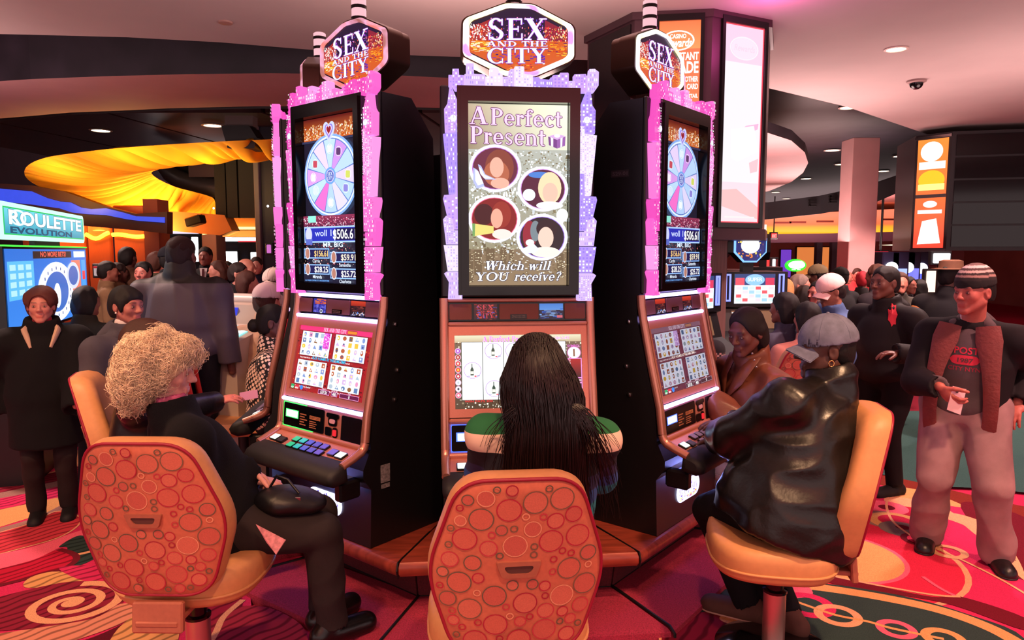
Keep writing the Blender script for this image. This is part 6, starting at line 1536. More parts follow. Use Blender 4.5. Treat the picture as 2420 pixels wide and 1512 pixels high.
# ---- woman in brown leather beyond him
P5 = person('woman in shiny brown leather jacket with dark bob seated at the far right machine', (1.42, 4.00, .64), (1.36, 3.96, 1.09), (1.285, 3.88, 1.265), (-.92, .25), (-.80, -.60), s=1.05, w=1.22, belly=1.25, fem=True, skin=(104, 58, 52), pitch=-.28, tf=(-.85, -.2),
    hands=[(1.10, 3.80, .88), (1.12, 4.10, .87)], hdir=[((-.9, .3, -.2), (0, 0, -1), (.3, .8, .2), .25), None], epole=[(.2, -.6, -.9), (.3, .6, -.9)], feet=[(1.1, 4.05, .15), (1.15, 4.2, .15)],
    top=dict(mat=leather('brown_jacket', (118, 66, 48), .36), th=.034, hem=-.1, folds=(.014, 24), collar=.055, seed=9, arm=1.2), bot=dict(mat=cloth('black_trousers', (16, 14, 18))), res=.010, hres=.0065, hair=dict(style='bob', mat=hairm('soft_black', (22, 13, 14)), len=-.06, line=.012, vol=.0), inner=dict(mat=cloth('brown_scarf', (84, 52, 48), .9), collar=.06, name='scarf'))
for sd in (-1, 1): flap(P5, 'collar_flap', MATS['leather_brown_jacket'], sd, ((.05, -.03, .07), (.095, .07, .03), (.075, .15, -.07), (.02, .19, -.16)), [.03, .045, .04, .012])
for k in range(3):
    m = MB(); m.ell(atY(1778 + k * 5, 835 + k * 16, 3.77), (.006, .004, .006), None, 8, 6); m.build('snap', M_chr, P5.o, 80)
m = MB(); m.ell(P5.hp(.084, .0, -.04), (.006, .006, .006), None, 8, 6); m.build('earring', mat('pearl', (240, 220, 215), .2), P5.o, 80)
# ---- man with the knit cap walking in from the right
M_jean = mat('faded_jeans', (150, 116, 118), .85, var=(9, .18), bump=(600, .2))
P4 = person('man in striped knit cap and lettered grey hoodie walking with a card', (2.50, 3.86, .86), (2.50, 3.84, 1.335), (2.455, 3.78, 1.49), (-.66, -.75), (-.93, -.37), s=.98, w=1.06, belly=1.15, skin=(190, 104, 92), pitch=-.05,
    hands=[(2.70, 3.74, .90), (2.235, 3.66, 1.00)], hdir=[None, ((.45, -.5, -.75), (.7, .2, .3), (.5, -.3, .8), .5)], epole=[(.6, .4, -.8), (-.25, .5, -.9)], feet=[(2.62, 3.70, .085), (2.40, 3.98, .085)], kpole=[(-.5, -.8, 0), (-.5, -.8, 0)],
    top=dict(mat=cloth('charcoal_hoodie', (92, 80, 84), .9, .2), th=.016, hem=-.06, folds=(.007, 16), name='hoodie', arm=1.0, cuff=.90), hood=True, bot=dict(mat=M_jean, th=.036, flare=1.25, amp=.010), shoe=dict(mat=leather('black_sneaker', (18, 16, 18), .35), sole=mat('dark_sole', (26, 24, 26), .6), dir=[(-.3, -.95), (-.55, -.83)]), res=.009, hres=.006, hair=dict(style='crop', mat=hairm('black', (14, 10, 10)), nape=-.05), inner=dict(mat=cloth('white_tee', (214, 190, 190)), collar=.02, name='tee'))
# knit cap
G = Field(P4.head - .2, P4.head + .25, .006); G.ell(P4.hp(0, -.014, .045), (.089, .109, .108), P4.H, .02); G.cut(-P4.H[:, 2] - P4.H[:, 1] * .12, P4.hp(0, 0, .03)); v, fc = G.mesh(); zc = ((v - P4.hp(0, 0, .03)) @ P4.H[:, 2])
pal = [lin(c) for c in ('1C1A1C', '2C2728', 'B08C84', '3A3030', 'D8C0B8', '5A4A48', 'F0E4E0', '8A7470')]; ci = np.digitize(zc, [.034, .05, .062, .074, .086, .098, .11]); col = np.array(pal)[ci]
np_object('knit_cap', folds(v, fc, .0012, 160, 3), fc, mat('ribbed_knit', attr=True, rough=.9, bump=(900, .3)), P4.o, col)
# open jacket: dark shell with maroon lining over the hoodie
M_shell = cloth('dark_shell', (24, 21, 25), .8, .12); M_lin = mat('maroon_quilt', (120, 52, 50), .6, var=(10, .15), bump=(60, .2))
lo_ = np.min([P4.pel, P4.neck] + P4.el + P4.wr, 0) - .25; hi_ = np.max([P4.pel, P4.neck] + P4.el + P4.wr, 0) + .25
G = Field(lo_, hi_, .009); TM = P4.TM; U = P4.U
G.ell(P4.neck - U * .2, (.215, .158, .19), TM, .05); G.ell(P4.pel + U * .16, (.20, .165, .19), TM, .06); G.cone(P4.pel + U * .08, P4.pel - U * .16, .185, .20, .05)
for i in (0, 1): G.cone(P4.neck - U * .04, P4.sh[i], .07, .085, .03); G.cone(P4.sh[i], P4.el[i], .088, .078, .03); c = P4.el[i] + (P4.wr[i] - P4.el[i]) * .92; G.cone(P4.el[i], c, .075, .060, .025); G.ell(c + P4.hd[i] * .07, (.07,) * 3, None, .004, True)
G.cone(P4.neck + TM[:, 1] * .20, P4.pel - U * .4 + TM[:, 1] * .24, .115, .15, .01, True); G.ell(P4.neck + U * .06, (.085, .085, .09), TM, .01, True); G.ell(P4.neck - U * .2, (.185, .135, .175), TM, .02, True); G.ell(P4.pel + U * .16, (.175, .14, .18), TM, .02, True)
G.ell(P4.pel - U * .1, (.17, .17, .3), TM, .03, True); G.cut(-U, P4.pel - U * .17); v, fc = G.mesh(); v = folds(v, fc, .008, 16, 6); jk = np_object('jacket', v, fc, M_shell, P4.o)
for sd in (-1, 1):
    m = MB(); L = []
    for k in range(9):
        t = k / 8; p_ = P4.neck - U * (.02 + .62 * t) + TM[:, 0] * sd * (.085 + .055 * math.sin(t * 2.2)) + TM[:, 1] * (.10 + .075 * math.sin(t * PI * .85)); L.append(Vector(p_))
    m.tube(L, [.055, .062, .05, .042, .038, .036, .034, .034, .032], 8, flat=.25, up=Vector(TM[:, 0])); m.build('lining', M_lin, jk, 60)
# lettering on the hoodie, laid on the cloth
tr4 = skin_tree(P4.top); Ax, Ay, Az = (Vector(TM[:, k]) for k in range(3)); c0 = Vector(P4.neck - U * .215); A = MB()
def onchest(x, y, lift):
    o_ = c0 - Ax * x + Az * y + Ay * .5; h = tr4.ray_cast(o_, -Ay); q = h[0] if h[0] is not None else o_ - Ay * .35; return q + Ay * lift
def wtext(body, y, h, wid, col, lift=.0025):
    vs, fs = text2d(body, .02); tw = max(a for a, b in vs); A.add([onchest((a / tw - .5) * wid, y + b / .7 * h, lift) for a, b in vs], fs, 0, lin(col))
wtext('OPOSTA', .045, .034, .19, 'D8304C'); A.grid(lambda u, v: onchest((u - .5) * .14, .012 + (v - .5) * .05 * math.sqrt(max(.02, 1 - (2 * u - 1) ** 4)), .0025), 12, 4, 0, lin('D8304C')); wtext('1987', .0, .022, .08, '5A3A40', .005); wtext('CITY NYN', -.045, .022, .15, 'A83048')
A.build('print', mat('red_flock_print', attr=True, rough=.8), P4.top, smooth=0)
# slip in his hand
h0 = Vector(P4.wr[1]) ; q = [atY(2252, 912, 3.60), atY(2284, 920, 3.60), atY(2270, 980, 3.60), atY(2238, 968, 3.60)]; m = MB(); m.add(q + [p_ + Vector((.001, .004, 0)) for p_ in q], [(0, 1, 2, 3), (4, 5, 6, 7), (0, 1, 5, 4), (1, 2, 6, 5), (2, 3, 7, 6), (3, 0, 4, 7)]); sl = m.build('paper_slip', mat('pink_white_card', (236, 190, 200), .5), smooth=0); tag(sl, 'white card slip held by the man in the knit cap', 'card')
m = MB(); m.lathe([(.008, 0), (.008, .001)], 14, atY(2262, 925, 3.598), M=Matrix.Rotation(PI / 2, 3, 'X')); m.build('card_emblem', mat('card_ink', (60, 50, 56), .6), sl)
# ================================================================== fittings and things further away
lamp('AREA', 'added_bank_fill', (BC.x, BC.y, 2.46), 60, (1, .66, .60), 1.0, target=(BC.x, BC.y, 4))  # uplight added over the bank to brighten the ceiling, no fixture there
# ---- advertising pillar
M_pil = mat('pillar_plum_metal', (70, 46, 54), .4, .3, var=(3, .1)); M_pild = mat('pillar_dark_glass', (24, 18, 22), .2)
PV = [(.67, 6.5), (.98, 5.88), (1.58, 5.80), (2.12, 6.07), (2.36, 6.7), (1.6, 7.2)]
pil = empty('advert_pillar', (1.5, 6.3, 0), 0, 'tall dark pillar with two lit advertising screens beside the right machine', 'pillar')
def off(p): return (p[0] - 1.5, p[1] - 6.3)
b = MB(); b.prism([off(p) for p in PV], 1.86, CEIL, lambda u, v, w: (u, v, w)); b.build('housing', M_pil, pil, smooth=0)
b = MB(); b.prism([((x - 1.5) * 1.04, (y - 6.3) * 1.04) for x, y in PV], 1.80, 1.89, lambda u, v, w: (u, v, w)); b.build('lower_rim', M_pil, pil, smooth=0)
b = MB(); b.prism([((x - 1.5) * 1.04, (y - 6.3) * 1.04) for x, y in PV], CEIL - .06, CEIL - .001, lambda u, v, w: (u, v, w)); b.build('upper_rim', M_pil, pil, smooth=0)
b = MB(); b.prism([(-.02, .0), (.40, .0), (.44, .5), (-.02, .5)], .0, 1.80, lambda u, v, w: (u, v, w)); b.build('stem', mat('pillar_wood', (140, 100, 96), .5, var=(6, .25), stretch=(14, 14, .4)), pil, smooth=0)
def face_fn(a, c, lift=.0):
    a, c = Vector((*off(a), 0)), Vector((*off(c), 0)); d = (c - a).normalized(); n = Vector((d.y, -d.x, 0))
    return (lambda u, v, w: a + d * u + n * (w + lift) + Vector((0, 0, v))), (c - a).length
fA, lA = face_fn(PV[1], PV[2]); fB, lB = face_fn(PV[2], PV[3]); fC, lC = face_fn(PV[0], PV[1])
for nm, f_, x0, x1, k in (('screen_frame', fA, .27 * lA, .90 * lA, 0), ('screen_frame', fB, .15 * lB, .96 * lB, 1), ('glass_panel', fC, .06 * lC, .94 * lC, 2)):
    b = MB()
    if k < 2: holeplate(b, (x0, 1.90, x1, 3.57), (x0 + .03, 1.94, x1 - .03, 3.52), 0, .025, f_); b.build(nm, M_blkg, pil, smooth=0)
    else:
        for z0, z1 in ((1.92, 2.7), (2.72, 3.52)): b = MB(); plate(b, x0, z0, x1, z1, 0, .012, f_); b.build(nm, M_pild, pil, smooth=0)
A = Art((0, 0, 100, 440), (.27 * lA + .03, 1.94, .90 * lA - .03, 3.52), lambda u, v, w: fA(u, v, w + .006))
A.rect(0, 0, 100, 440, 'F0603C', col2='F88050'); A.rect(0, 0, 100, 60, 'F4683A', col2='FF8850')
A.ring(46, 42, 40, 22, 4, 'FFF4EC', wy=3); A.text('CASINO', 46, 37, 9, 'FFF4EC', wid=40, align='c', bold=.03); A.text('Rewards', 46, 55, 17, 'FFF4EC', wid=66, align='c', bold=.03, shear=.2)
for t, y, h, w in (('N INSTANT', 84, 16, 80), ('RADE', 112, 24, 60), ('NT ANOTHER', 131, 11, 62), ('NDED CARD', 147, 11, 58), ('FOR DETAIL', 166, 8, 50)): A.text(t, 97, y, h, 'FFF6F0', wid=w, align='r', bold=.03)
A.poly([(20, 196), (84, 208), (72, 260), (96, 268), (96, 440), (10, 440)], 'FFF4EE'); A.poly([(0, 176), (100, 190), (100, 204), (60, 200), (0, 230)], 'E8503C')
A.build('advert_screen', screen_mat('advert_picture', 1.1), pil, smooth=0)
A = Art((0, 0, 100, 480), (.15 * lB + .03, 1.94, .96 * lB - .03, 3.52), lambda u, v, w: fB(u, v, w + .006))
A.rect(0, 0, 100, 480, 'FFD8F0', col2='FFE8F0'); A.frame(0, 0, 100, 480, 3, 'FF5060'); A.rect(4, 90, 96, 380, 'FFF8FF'); A.ring(50, 55, 36, 28, 3, 'FFF4FC', wy=3); A.disc(50, 55, 32, 25, 'FFEAF8'); A.text('Rewards', 50, 62, 15, 'FFDCF0', wid=52, align='c', shear=.2)
A.poly([(24, 270), (60, 240), (92, 232), (90, 246), (30, 276)], 'FFC0E4'); A.poly([(22, 252), (80, 238), (94, 300), (40, 330), (24, 320)], 'FFFCFF'); A.poly([(70, 330), (94, 318), (92, 350), (74, 356)], 'FFD0D8'); A.poly([(4, 400), (40, 396), (96, 440), (96, 470), (4, 440)], 'FFC8C8'); A.rect(12, 464, 88, 468, 'FFF4F4')
A.build('advert_screen', screen_mat('advert_picture_bright', .72), pil, smooth=0)
lamp('POINT', 'pillar_top_glow', (1.95, 5.5, CEIL - .25), 10, (1, .12, .55), .12)
# ---- hanging screen tower on the right
kio = empty('screen_tower', (7.4, 11.6, 0), 0, 'dark hanging cabinet with a narrow orange advert screen at the right edge', 'display cabinet')
ka, kb, kc = (6.30, 11.3), (6.62, 10.9), (8.9, 10.3)
b = MB(); b.prism([(x - 7.4, y - 11.6) for x, y in (ka, kb, kc, (9.4, 12.2), (6.6, 12.4))], 1.72, CEIL - .1, lambda u, v, w: (u, v, w)); b.build('housing', mat('tower_dark', (36, 30, 34), .35), kio, smooth=0)
def ff(a, c):
    a, c = Vector((a[0] - 7.4, a[1] - 11.6, 0)), Vector((c[0] - 7.4, c[1] - 11.6, 0)); d = (c - a).normalized(); n = Vector((d.y, -d.x, 0)); return (lambda u, v, w: a + d * u + n * w + Vector((0, 0, v))), (c - a).length
f1, l1 = ff(ka, kb); f2, l2 = ff(kb, kc)
for k in range(5):
    b = MB(); plate(b, .06, 1.78 + k * .34, l2 - .06, 2.09 + k * .34, 0, .02, f2); b.build('glass_panel', M_dim, kio, smooth=0)
A = Art((0, 0, 60, 440), (.04, 1.76, l1 - .04, 3.42), lambda u, v, w: f1(u, v, w + .01)); A.rect(0, 0, 60, 440, 'F08030', col2='F04030')
A.disc(28, 50, 22, 40, 'FFFFFF'); A.rect(4, 90, 56, 120, 'FFF0E0'); A.disc(30, 165, 26, 40, 'FFB020'); A.rect(4, 180, 56, 205, 'FFF080'); A.rect(0, 222, 60, 236, '302020'); A.disc(30, 262, 14, 14, 'FFD0D0'); A.rect(6, 285, 54, 300, 'FFF4F0'); A.poly([(16, 330), (44, 320), (54, 420), (8, 425)], 'FFF8F0'); A.build('advert_screen', screen_mat('advert_picture_warm', 1.1), kio, smooth=0)
for z0, z1 in ((1.70, 1.75), (3.43, 3.47)): b = MB(); plate(b, 0, z0, l1, z1, 0, .03, f1); b.build('screen_rim', M_chr, kio, smooth=0)
# ---- recessed downlights
M_lens = emis('downlight_lens', (255, 226, 190), 5.0)
def downlight(px, py, z, r, label, watt=0, col=WARM, group='recessed downlights', name='downlight'):
    p = atZ(px, py, z); e = empty(name, p, 0, label, 'light', group)
    b = MB(); b.lathe([(r * 1.25, 0), (r * 1.25, -.008), (r, -.012), (r, -.002)], 20); b.build('trim_ring', mat('downlight_trim', (200, 176, 168), .4), e, 60)
    b = MB(); b.lathe([(r, -.004), (r * .6, -.006)], 20); b.build('lens', M_lens, e, 0)
    if watt: lamp('SPOT', 'downlight_beam', (0, 0, -.03), watt, col, .06, spot=95, parent=e)
downlight(2118, 115, CEIL, .085, 'recessed downlight in the pink ceiling above the dome camera', 90)
downlight(243, 120, 4.33, .12, 'recessed downlight in the dark band of ceiling at upper left', 60)
downlight(238, 308, 3.85, .15, 'recessed downlight in the red-lit ceiling panel above the yellow drapery')
downlight(503, 296, 3.85, .15, 'recessed downlight beside the hanging projector box')
downlight(2005, 254, 4.33, .14, 'recessed downlight cut by the edge of the pink ceiling')
for px, py, lb in ((1967, 355, 'downlight in the dark ceiling just right of the round pink soffit'), (1988, 388, 'downlight in the dark ceiling between round soffit and the right-hand pair'), (2127, 369, 'downlight in the dark ceiling furthest right, near the screen tower'), (2087, 404, 'downlight in the dark ceiling below and left of the furthest right one'), (1905, 422, 'downlight touching the rim of the round pink soffit'), (2003, 444, 'downlight beside the top of the square column'), (1833, 454, 'downlight under the round soffit nearest the advert pillar'), (1858, 469, 'lowest downlight of the dark ceiling, just above its fascia')): downlight(px, py, 4.33, .17, lb, 0, WARM, 'downlights in the dark ceiling')
downlight(2173, 479, 3.04, .1, 'recessed downlight in the low ceiling beside the hanging screen tower')
p = atZ(2166, 190, CEIL); e = empty('dome_camera', p, 0, 'black dome camera on the pink ceiling', 'camera')
b = MB(); b.lathe([(.10, 0), (.10, -.02), (.08, -.03)], 20); b.build('collar', mat('dome_collar', (150, 120, 118), .5), e, 60); b = MB(); b.ell((0, 0, -.03), (.072, .072, .07)); b.build('dome', M_blkg, e, 80)
p = atZ(533, 52, CEIL); b = MB(); b.lathe([(.06, 0), (.055, -.012), (.02, -.016)], 16, p); tag(b.build('ceiling_sprinkler_cover', mat('cover_beige', (160, 120, 110), .5)), 'small round cover plate on the ceiling above the left machine', 'cover plate')
# ---- yellow drapery ring over the lounge
M_drape = mat('yellow_drape', (246, 172, 50), .7, var=(2, .08), spec=.2)
OUT = [(660, 315, 10.5), (500, 322, 10.5), (300, 335, 10.6), (180, 348, 10.8), (100, 362, 11.1), (60, 385, 11.6), (68, 415, 12.2), (140, 452, 12.9), (240, 488, 13.5), (330, 510, 14), (450, 524, 14.4), (620, 540, 14.8)]
INN = [(660, 360, 12), (540, 362, 12), (450, 371, 12.2), (400, 382, 12.4), (372, 390, 12.6), (358, 396, 12.7), (362, 404, 12.8), (380, 416, 13), (420, 433, 13.2), (498, 455, 13.6), (520, 476, 14.2), (620, 483, 14.7)]
def cat(P, t):
    n = len(P) - 1; x = min(max(t, 0), .9999) * n; i = int(x); u = x - i; g = lambda k: np.array(P[min(max(k, 0), n)], float); p0, p1, p2, p3 = g(i - 1), g(i), g(i + 1), g(i + 2)
    return .5 * (2 * p1 + (p2 - p0) * u + (2 * p0 - 5 * p1 + 4 * p2 - p3) * u * u + (3 * p1 - p0 - 3 * p2 + p3) * u ** 3)
def drape(u, v):
    uu = u + .07 * v * v * (1 - v) * 2; a, c = cat(OUT, u), cat(INN, min(1, u + .03 * math.sin(PI * v))); q = a * (1 - v) + c * v; P = atY(*q)
    sag = .20 * math.sin(PI * v); pl = (.20 * (1 - abs(math.sin(u * 62 + 4 * v))) ** 2 + .13 * (1 - abs(math.sin(u * 103 + 6 * v + 1))) ** 2) * math.sin(PI * v) ** .8
    return P + Vector((0, 0, -sag + pl - .08))
b = MB(); b.grid(drape, 900, 44); dr = b.build('draped_canopy', M_drape, None, 80); tag(dr, 'yellow pleated fabric canopy swagged in a ring over the lounge', 'drapery')
for px, py, Y in ((505, 492, 13.9), (535, 494, 13.9), (560, 497, 13.9), (470, 486, 13.8)):
    m = MB(); m.ell(atY(px, py, Y), (.02, .02, .02), None, 8, 6); m.build('fairy_light', emis('fairy_white', (255, 230, 190), 6), dr, 80)
for px, py, Y, wt in ((300, 470, 10.6, 13), (120, 480, 11.2, 11), (500, 460, 11.0, 10), (430, 590, 13.4, 15), (250, 560, 12.6, 10), (560, 590, 13.8, 9)):
    q = atY(px, py, Y); lamp('AREA', 'canopy_lamp', q, wt, (1, .62, .16), .5, target=q + Vector((0, .6, 1.2)))
dru = empty('stage_drum', atY(500, 430, 14.5), 0, 'black drum of ducts and truss hanging inside the yellow canopy', 'rigging'); d0 = Vector(dru.location)
b = MB(); b.prism([tuple((atY(x, y, 14.6) - d0)[i] for i in (0, 2)) for x, y in ((372, 395), (420, 372), (660, 352), (660, 500), (505, 500), (505, 470), (440, 445))], 0, 1.2, lambda u, v, w: (u, w, v)); b.build('black_backing', mat('stage_black', (9, 8, 11), .7), dru, smooth=0)
b = MB(); b.tube([atY(x, y, 14.3) - d0 for x, y in ((380, 392), (400, 410), (430, 428), (470, 440), (520, 445))], [.1, .16, .2, .2, .2], 10); b.build('air_duct', mat('duct_grey', (92, 84, 98), .4, .5), dru, 60)
b = MB(); b.box(atY(478, 398, 14.2) - d0, (.5, .1, .34)); b.build('equipment_panel', mat('panel_mauve', (104, 78, 90), .6), dru, smooth=0)
for (a, c) in (((455, 366), (522, 380)), ((455, 378), (522, 392)), ((460, 367), (470, 381)), ((475, 370), (485, 384)), ((490, 373), (500, 388)), ((505, 376), (518, 391))):
    b = MB(); b.tube([atY(*a, 14.0) - d0, atY(*c, 14.0) - d0], .018, 6); b.build('truss_bar', mat('truss_alu', (190, 160, 180), .35, .7), dru, 60)
for k, (x0, x1) in enumerate(((505, 530), (533, 558), (562, 603))):
    b = MB(); p, q = atY(x0, 420, 13.2), atY(x1, 420, 13.2); b.box(((p.x + q.x) / 2, 13.3, 3.0), (q.x - p.x, .15, 1.35)); tag(b.build('stage_curtain', mat('charcoal_drape%d' % k, (26 + k * 8, 26 + k * 8, 32 + k * 8), .8), smooth=0), ['dark hanging panel left of the grey one inside the canopy', 'narrow charcoal panel in the middle inside the canopy', 'grey hanging panel nearest the left machine inside the canopy'][k], 'panel')
pb = empty('projector_box', atY(572, 318, 10.9), 0, 'black projector box hanging in front of the yellow canopy', 'projector'); p0 = Vector(pb.location)
b = MB(); b.prism([tuple((atY(x, y, 10.9) - p0)[i] for i in (0, 2)) for x, y in ((535, 302), (600, 302), (618, 330), (612, 355), (550, 354))], -.2, .2, lambda u, v, w: (u, w, v)); b.build('box', M_blk, pb, smooth=0)
b = MB(); b.prism([tuple((atY(x, y, 10.9) - p0)[i] for i in (0, 2)) for x, y in ((538, 276), (603, 276), (603, 301), (538, 301))], -.1, .1, lambda u, v, w: (u, w, v)); b.build('hanger', mat('hanger_grey', (96, 78, 76), .5), pb, smooth=0)
# ---- roulette terminal
ra, rb = Vector((-3.32, 4.85, 0)), Vector((-3.88, 6.5, 0)); rd = (rb - ra).normalized(); rn = Vector((-rd.y, rd.x, 0)) * -1; L_ = (rb - ra).length
rt = empty('roulette_terminal', ra, 0, 'lit roulette terminal with green-edged sign and wheel display at the left edge', 'game terminal')
RF = lambda u, v, w: rd * u + rn * w + Vector((0, 0, v))
b = MB(); plate(b, -.4, 1.14, L_, 1.735, -.06, 0, RF); b.build('display_housing', M_blkg, rt, smooth=0)
A = Art((0, 0, 220, 150), (-.38, 1.16, L_ - .03, 1.72), lambda u, v, w: RF(u, v, w + .003)); A.rect(0, 0, 220, 150, '2A6AC8', col2='3A80DC'); A.rect(60, 4, 168, 18, '30201C'); A.text('NO MORE BETS!', 114, 15, 10, 'FF6048', wid=72, align='c'); A.rect(176, 4, 216, 18, 'D8F0FF')
A.rect(4, 22, 60, 90, '58B0E8'); [A.rect(8 + i * 17, 28 + j * 15, 20 + i * 17, 38 + j * 15, 'A8D8F4', up=(i + j == 0)) for i in range(3) for j in range(4)]
A.disc(118, 88, 52, 62, 'F0F4FF', n=40); A.disc(118, 88, 34, 42, '3A68B8', n=36); A.disc(118, 96, 10, 26, 'F4F4FF'); [A.rect(118 + 40 * math.cos(R(a)) - 1.2, 88 + 49 * math.sin(R(a)) - 3, 118 + 40 * math.cos(R(a)) + 1.2, 88 + 49 * math.sin(R(a)) + 3, '28488C', up=(a == 0)) for a in range(0, 360, 18)]
A.rect(166, 24, 196, 92, 'E87860'); A.disc(170, 58, 22, 30, 'C8D0F0'); A.disc(170, 58, 16, 22, '4868B0'); A.rect(200, 24, 214, 140, '4898E0'); A.rect(202, 50, 212, 70, 'E04048'); A.rect(202, 88, 212, 108, 'E04048'); A.rect(166, 98, 196, 142, '6AB0F0'); A.build('wheel_display', screen_mat('roulette_picture', .95), rt, smooth=0)
b = MB(); plate(b, -.4, 1.735, L_, 1.745, -.02, .01, RF); b.build('green_edge', emis('green_edge_bright', (60, 240, 60), 1.6), rt, smooth=0)
b = MB(); rplate(b, -.4, 1.78, L_ - .02, 2.02, -.05, 0, RF, .04); b.build('sign_frame', emis('mint_sign_rim', (190, 250, 220), 1.0), rt, smooth=0)
A = Art((0, 0, 200, 40), (-.36, 1.81, L_ - .07, 1.99), lambda u, v, w: RF(u, v, w + .004)); A.rect(0, 0, 200, 40, '70D8E8', col2='2890B0'); A.frame(0, 0, 200, 40, 2, '20C060'); A.text('ROULETTE', 8, 24, 20, 'F8FFFF', wid=184, bold=.03, outline='2A7890', ow=.9); A.text('EVOLUTION', 10, 37, 9, '0C5070', wid=150, bold=.04); A.ring(28, 14, 16, 12, 3, 'E0F8FF', wy=3); A.build('sign_face', screen_mat('roulette_sign', .85), rt, smooth=0)
b = MB(); plate(b, .3, 1.735, .95, 1.79, -.045, -.01, RF); b.build('sign_bracket', M_blk, rt, smooth=0); b = MB(); plate(b, .2, 0, 1.1, 1.14, -.3, -.06, RF); b.build('pedestal', M_blk, rt, smooth=0)
# ---- small slot machines behind the pillar
def small_slot(px, Y, rz, label, lit=True):
    p = atY(px, 700, Y); e = empty('small_slot_machine', (p.x, p.y, 0), rz, label, 'slot machine', 'blue-rimmed slot machines behind the pillar')
    b = MB(); b.prism([(-.25, 0), (-.25, .75), (-.42, .80), (-.42, .86), (-.22, .98), (-.16, 1.18), (-.2, 1.2), (-.2, 1.52), (.25, 1.52), (.3, 0)], -.31, .31, lambda u, v, w: (w, u, v)); b.build('cabinet', M_blk, e, smooth=0)
    if lit:
        A = Art((0, 0, 100, 90), (-.19, 1.23, .19, 1.50), XZ(-.205)); A.rect(0, 0, 100, 90, 'D8E8F4'); A.rect(0, 0, 100, 34, '203868'); A.disc(50, 18, 24, 17, '80B0E8'); A.text('SUPER', 50, 22, 11, 'F0F8FF', wid=36, align='c'); A.rect(2, 12, 24, 34, 'E04858'); A.rect(76, 12, 98, 34, 'C03050')
        [A.rect(4 + i * 16, 38 + j * 12, 17 + i * 16, 48 + j * 12, ('F8C0C8', 'B8D8F8', 'F0E8D0', '90B8E0', 'E85058')[(i * 3 + j * 2) % 5], up=(i + j == 0)) for i in range(6) for j in range(4)]; A.build('upper_screen', screen_mat('small_slot_picture', 1.15), e, smooth=0)
        for s_ in (-1, 1):
            b = MB(); holeplate(b, (s_ * .25 - .025, 1.25, s_ * .25 + .025, 1.50), (s_ * .25 - .013, 1.265, s_ * .25 + .013, 1.485), .2, .212, lambda u, v, w: (u, -w, v)); b.build('blue_light_frame', emis('periwinkle_tube', (120, 130, 255), 1.6), e, smooth=0)
        fb_, lb_ = slope_fn(-.22, .98, -.165, 1.17); A = Art((0, 0, 100, 50), (-.2, .02, .2, lb_ - .01), lambda u, v, w: fb_(u, v, w + .004)); A.rect(0, 0, 100, 50, 'A06848'); A.specks(0, 0, 30, 50, 40, ('FFFFFF', 'F0D0A0', 'E06060'), (3, 9), (3, 8), 9); A.build('lower_screen', M_scr2, e, smooth=0)
    oc = [(.17 * math.cos(R(22.5 + 45 * k)), 1.76 + .17 * math.sin(R(22.5 + 45 * k))) for k in range(8)]
    b = MB(); b.prism(oc, -.07, .07, lambda u, v, w: (u, w, v)); b.box((0, .0, 1.56), (.1, .08, .12)); b.build('sign_shell', M_blk, e, smooth=0)
    if lit:
        b = MB(); o2 = [(x * .9, 1.76 + (z - 1.76) * .9) for x, z in oc]; b.add([(x, -.075, z) for x, z in oc] + [(x, -.09, z) for x, z in o2], [(i, (i + 1) % 8, 8 + (i + 1) % 8, 8 + i) for i in range(8)]); b.build('sign_rim', emis('sky_blue_rim', (110, 160, 255), 1.5), e, smooth=0)
        A = Art((-.2, -.2, .2, .2), (-.2, 1.56, .2, 1.96), XZ(-.076)); A.poly([(x, -(z - 1.76)) for x, z in o2], '141A60'); A.specks(-.12, -.12, .12, .12, 60, ('F08030', 'F0D060', '3040C0'), (.008, .02), (.008, .02), 12); A.disc(0, 0, .09, .075, 'FFFFFF'); A.build('sign_face', M_scr, e, smooth=0)
    b = MB(); b.lathe([(.03, 0), (.03, .10)], 12, (0, 0, 1.93)); b.build('tower_light', emis('tower_white', (255, 230, 220), .9), e, 60)
small_slot(1762, 6.7, R(4), 'small slot machine with lit blue octagon sign behind the woman in brown leather')
small_slot(1690, 7.5, R(150), 'small slot machine whose octagon sign shows its black back', False)
small_slot(1800, 8.7, R(75), 'small slot machine whose octagon sign is seen edge-on', False)
small_slot(1606, 6.0, R(40), 'small slot machine half hidden behind the right pink machine')
# ---- bright bar, signs and far machines on the right
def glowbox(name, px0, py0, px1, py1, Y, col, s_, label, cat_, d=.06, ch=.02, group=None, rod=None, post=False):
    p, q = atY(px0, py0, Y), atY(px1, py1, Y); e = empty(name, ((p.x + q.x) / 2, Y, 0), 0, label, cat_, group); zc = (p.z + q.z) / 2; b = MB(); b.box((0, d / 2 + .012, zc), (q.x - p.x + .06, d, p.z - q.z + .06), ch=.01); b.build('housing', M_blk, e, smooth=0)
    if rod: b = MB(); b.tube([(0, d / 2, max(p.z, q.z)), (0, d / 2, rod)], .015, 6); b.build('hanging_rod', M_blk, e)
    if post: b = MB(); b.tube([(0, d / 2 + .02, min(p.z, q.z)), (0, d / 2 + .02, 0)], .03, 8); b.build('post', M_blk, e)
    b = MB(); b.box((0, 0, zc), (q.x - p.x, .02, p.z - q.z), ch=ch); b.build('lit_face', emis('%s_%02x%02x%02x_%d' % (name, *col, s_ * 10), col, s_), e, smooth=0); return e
ex = glowbox('exit_sign', 1823, 551, 1836, 562, 17.5, (240, 60, 60), .9, 'small red exit sign below the orange cove', 'sign', rod=3.05)
A = Art((0, 0, 40, 20), (-.065, atY(1830, 562, 17.5).z, .065, atY(1830, 551, 17.5).z), XZ(-.012)); A.text('EXIT', 20, 16, 11, 'FFD0C8', wid=34, align='c'); A.build('lettering', M_scr, ex, smooth=0)
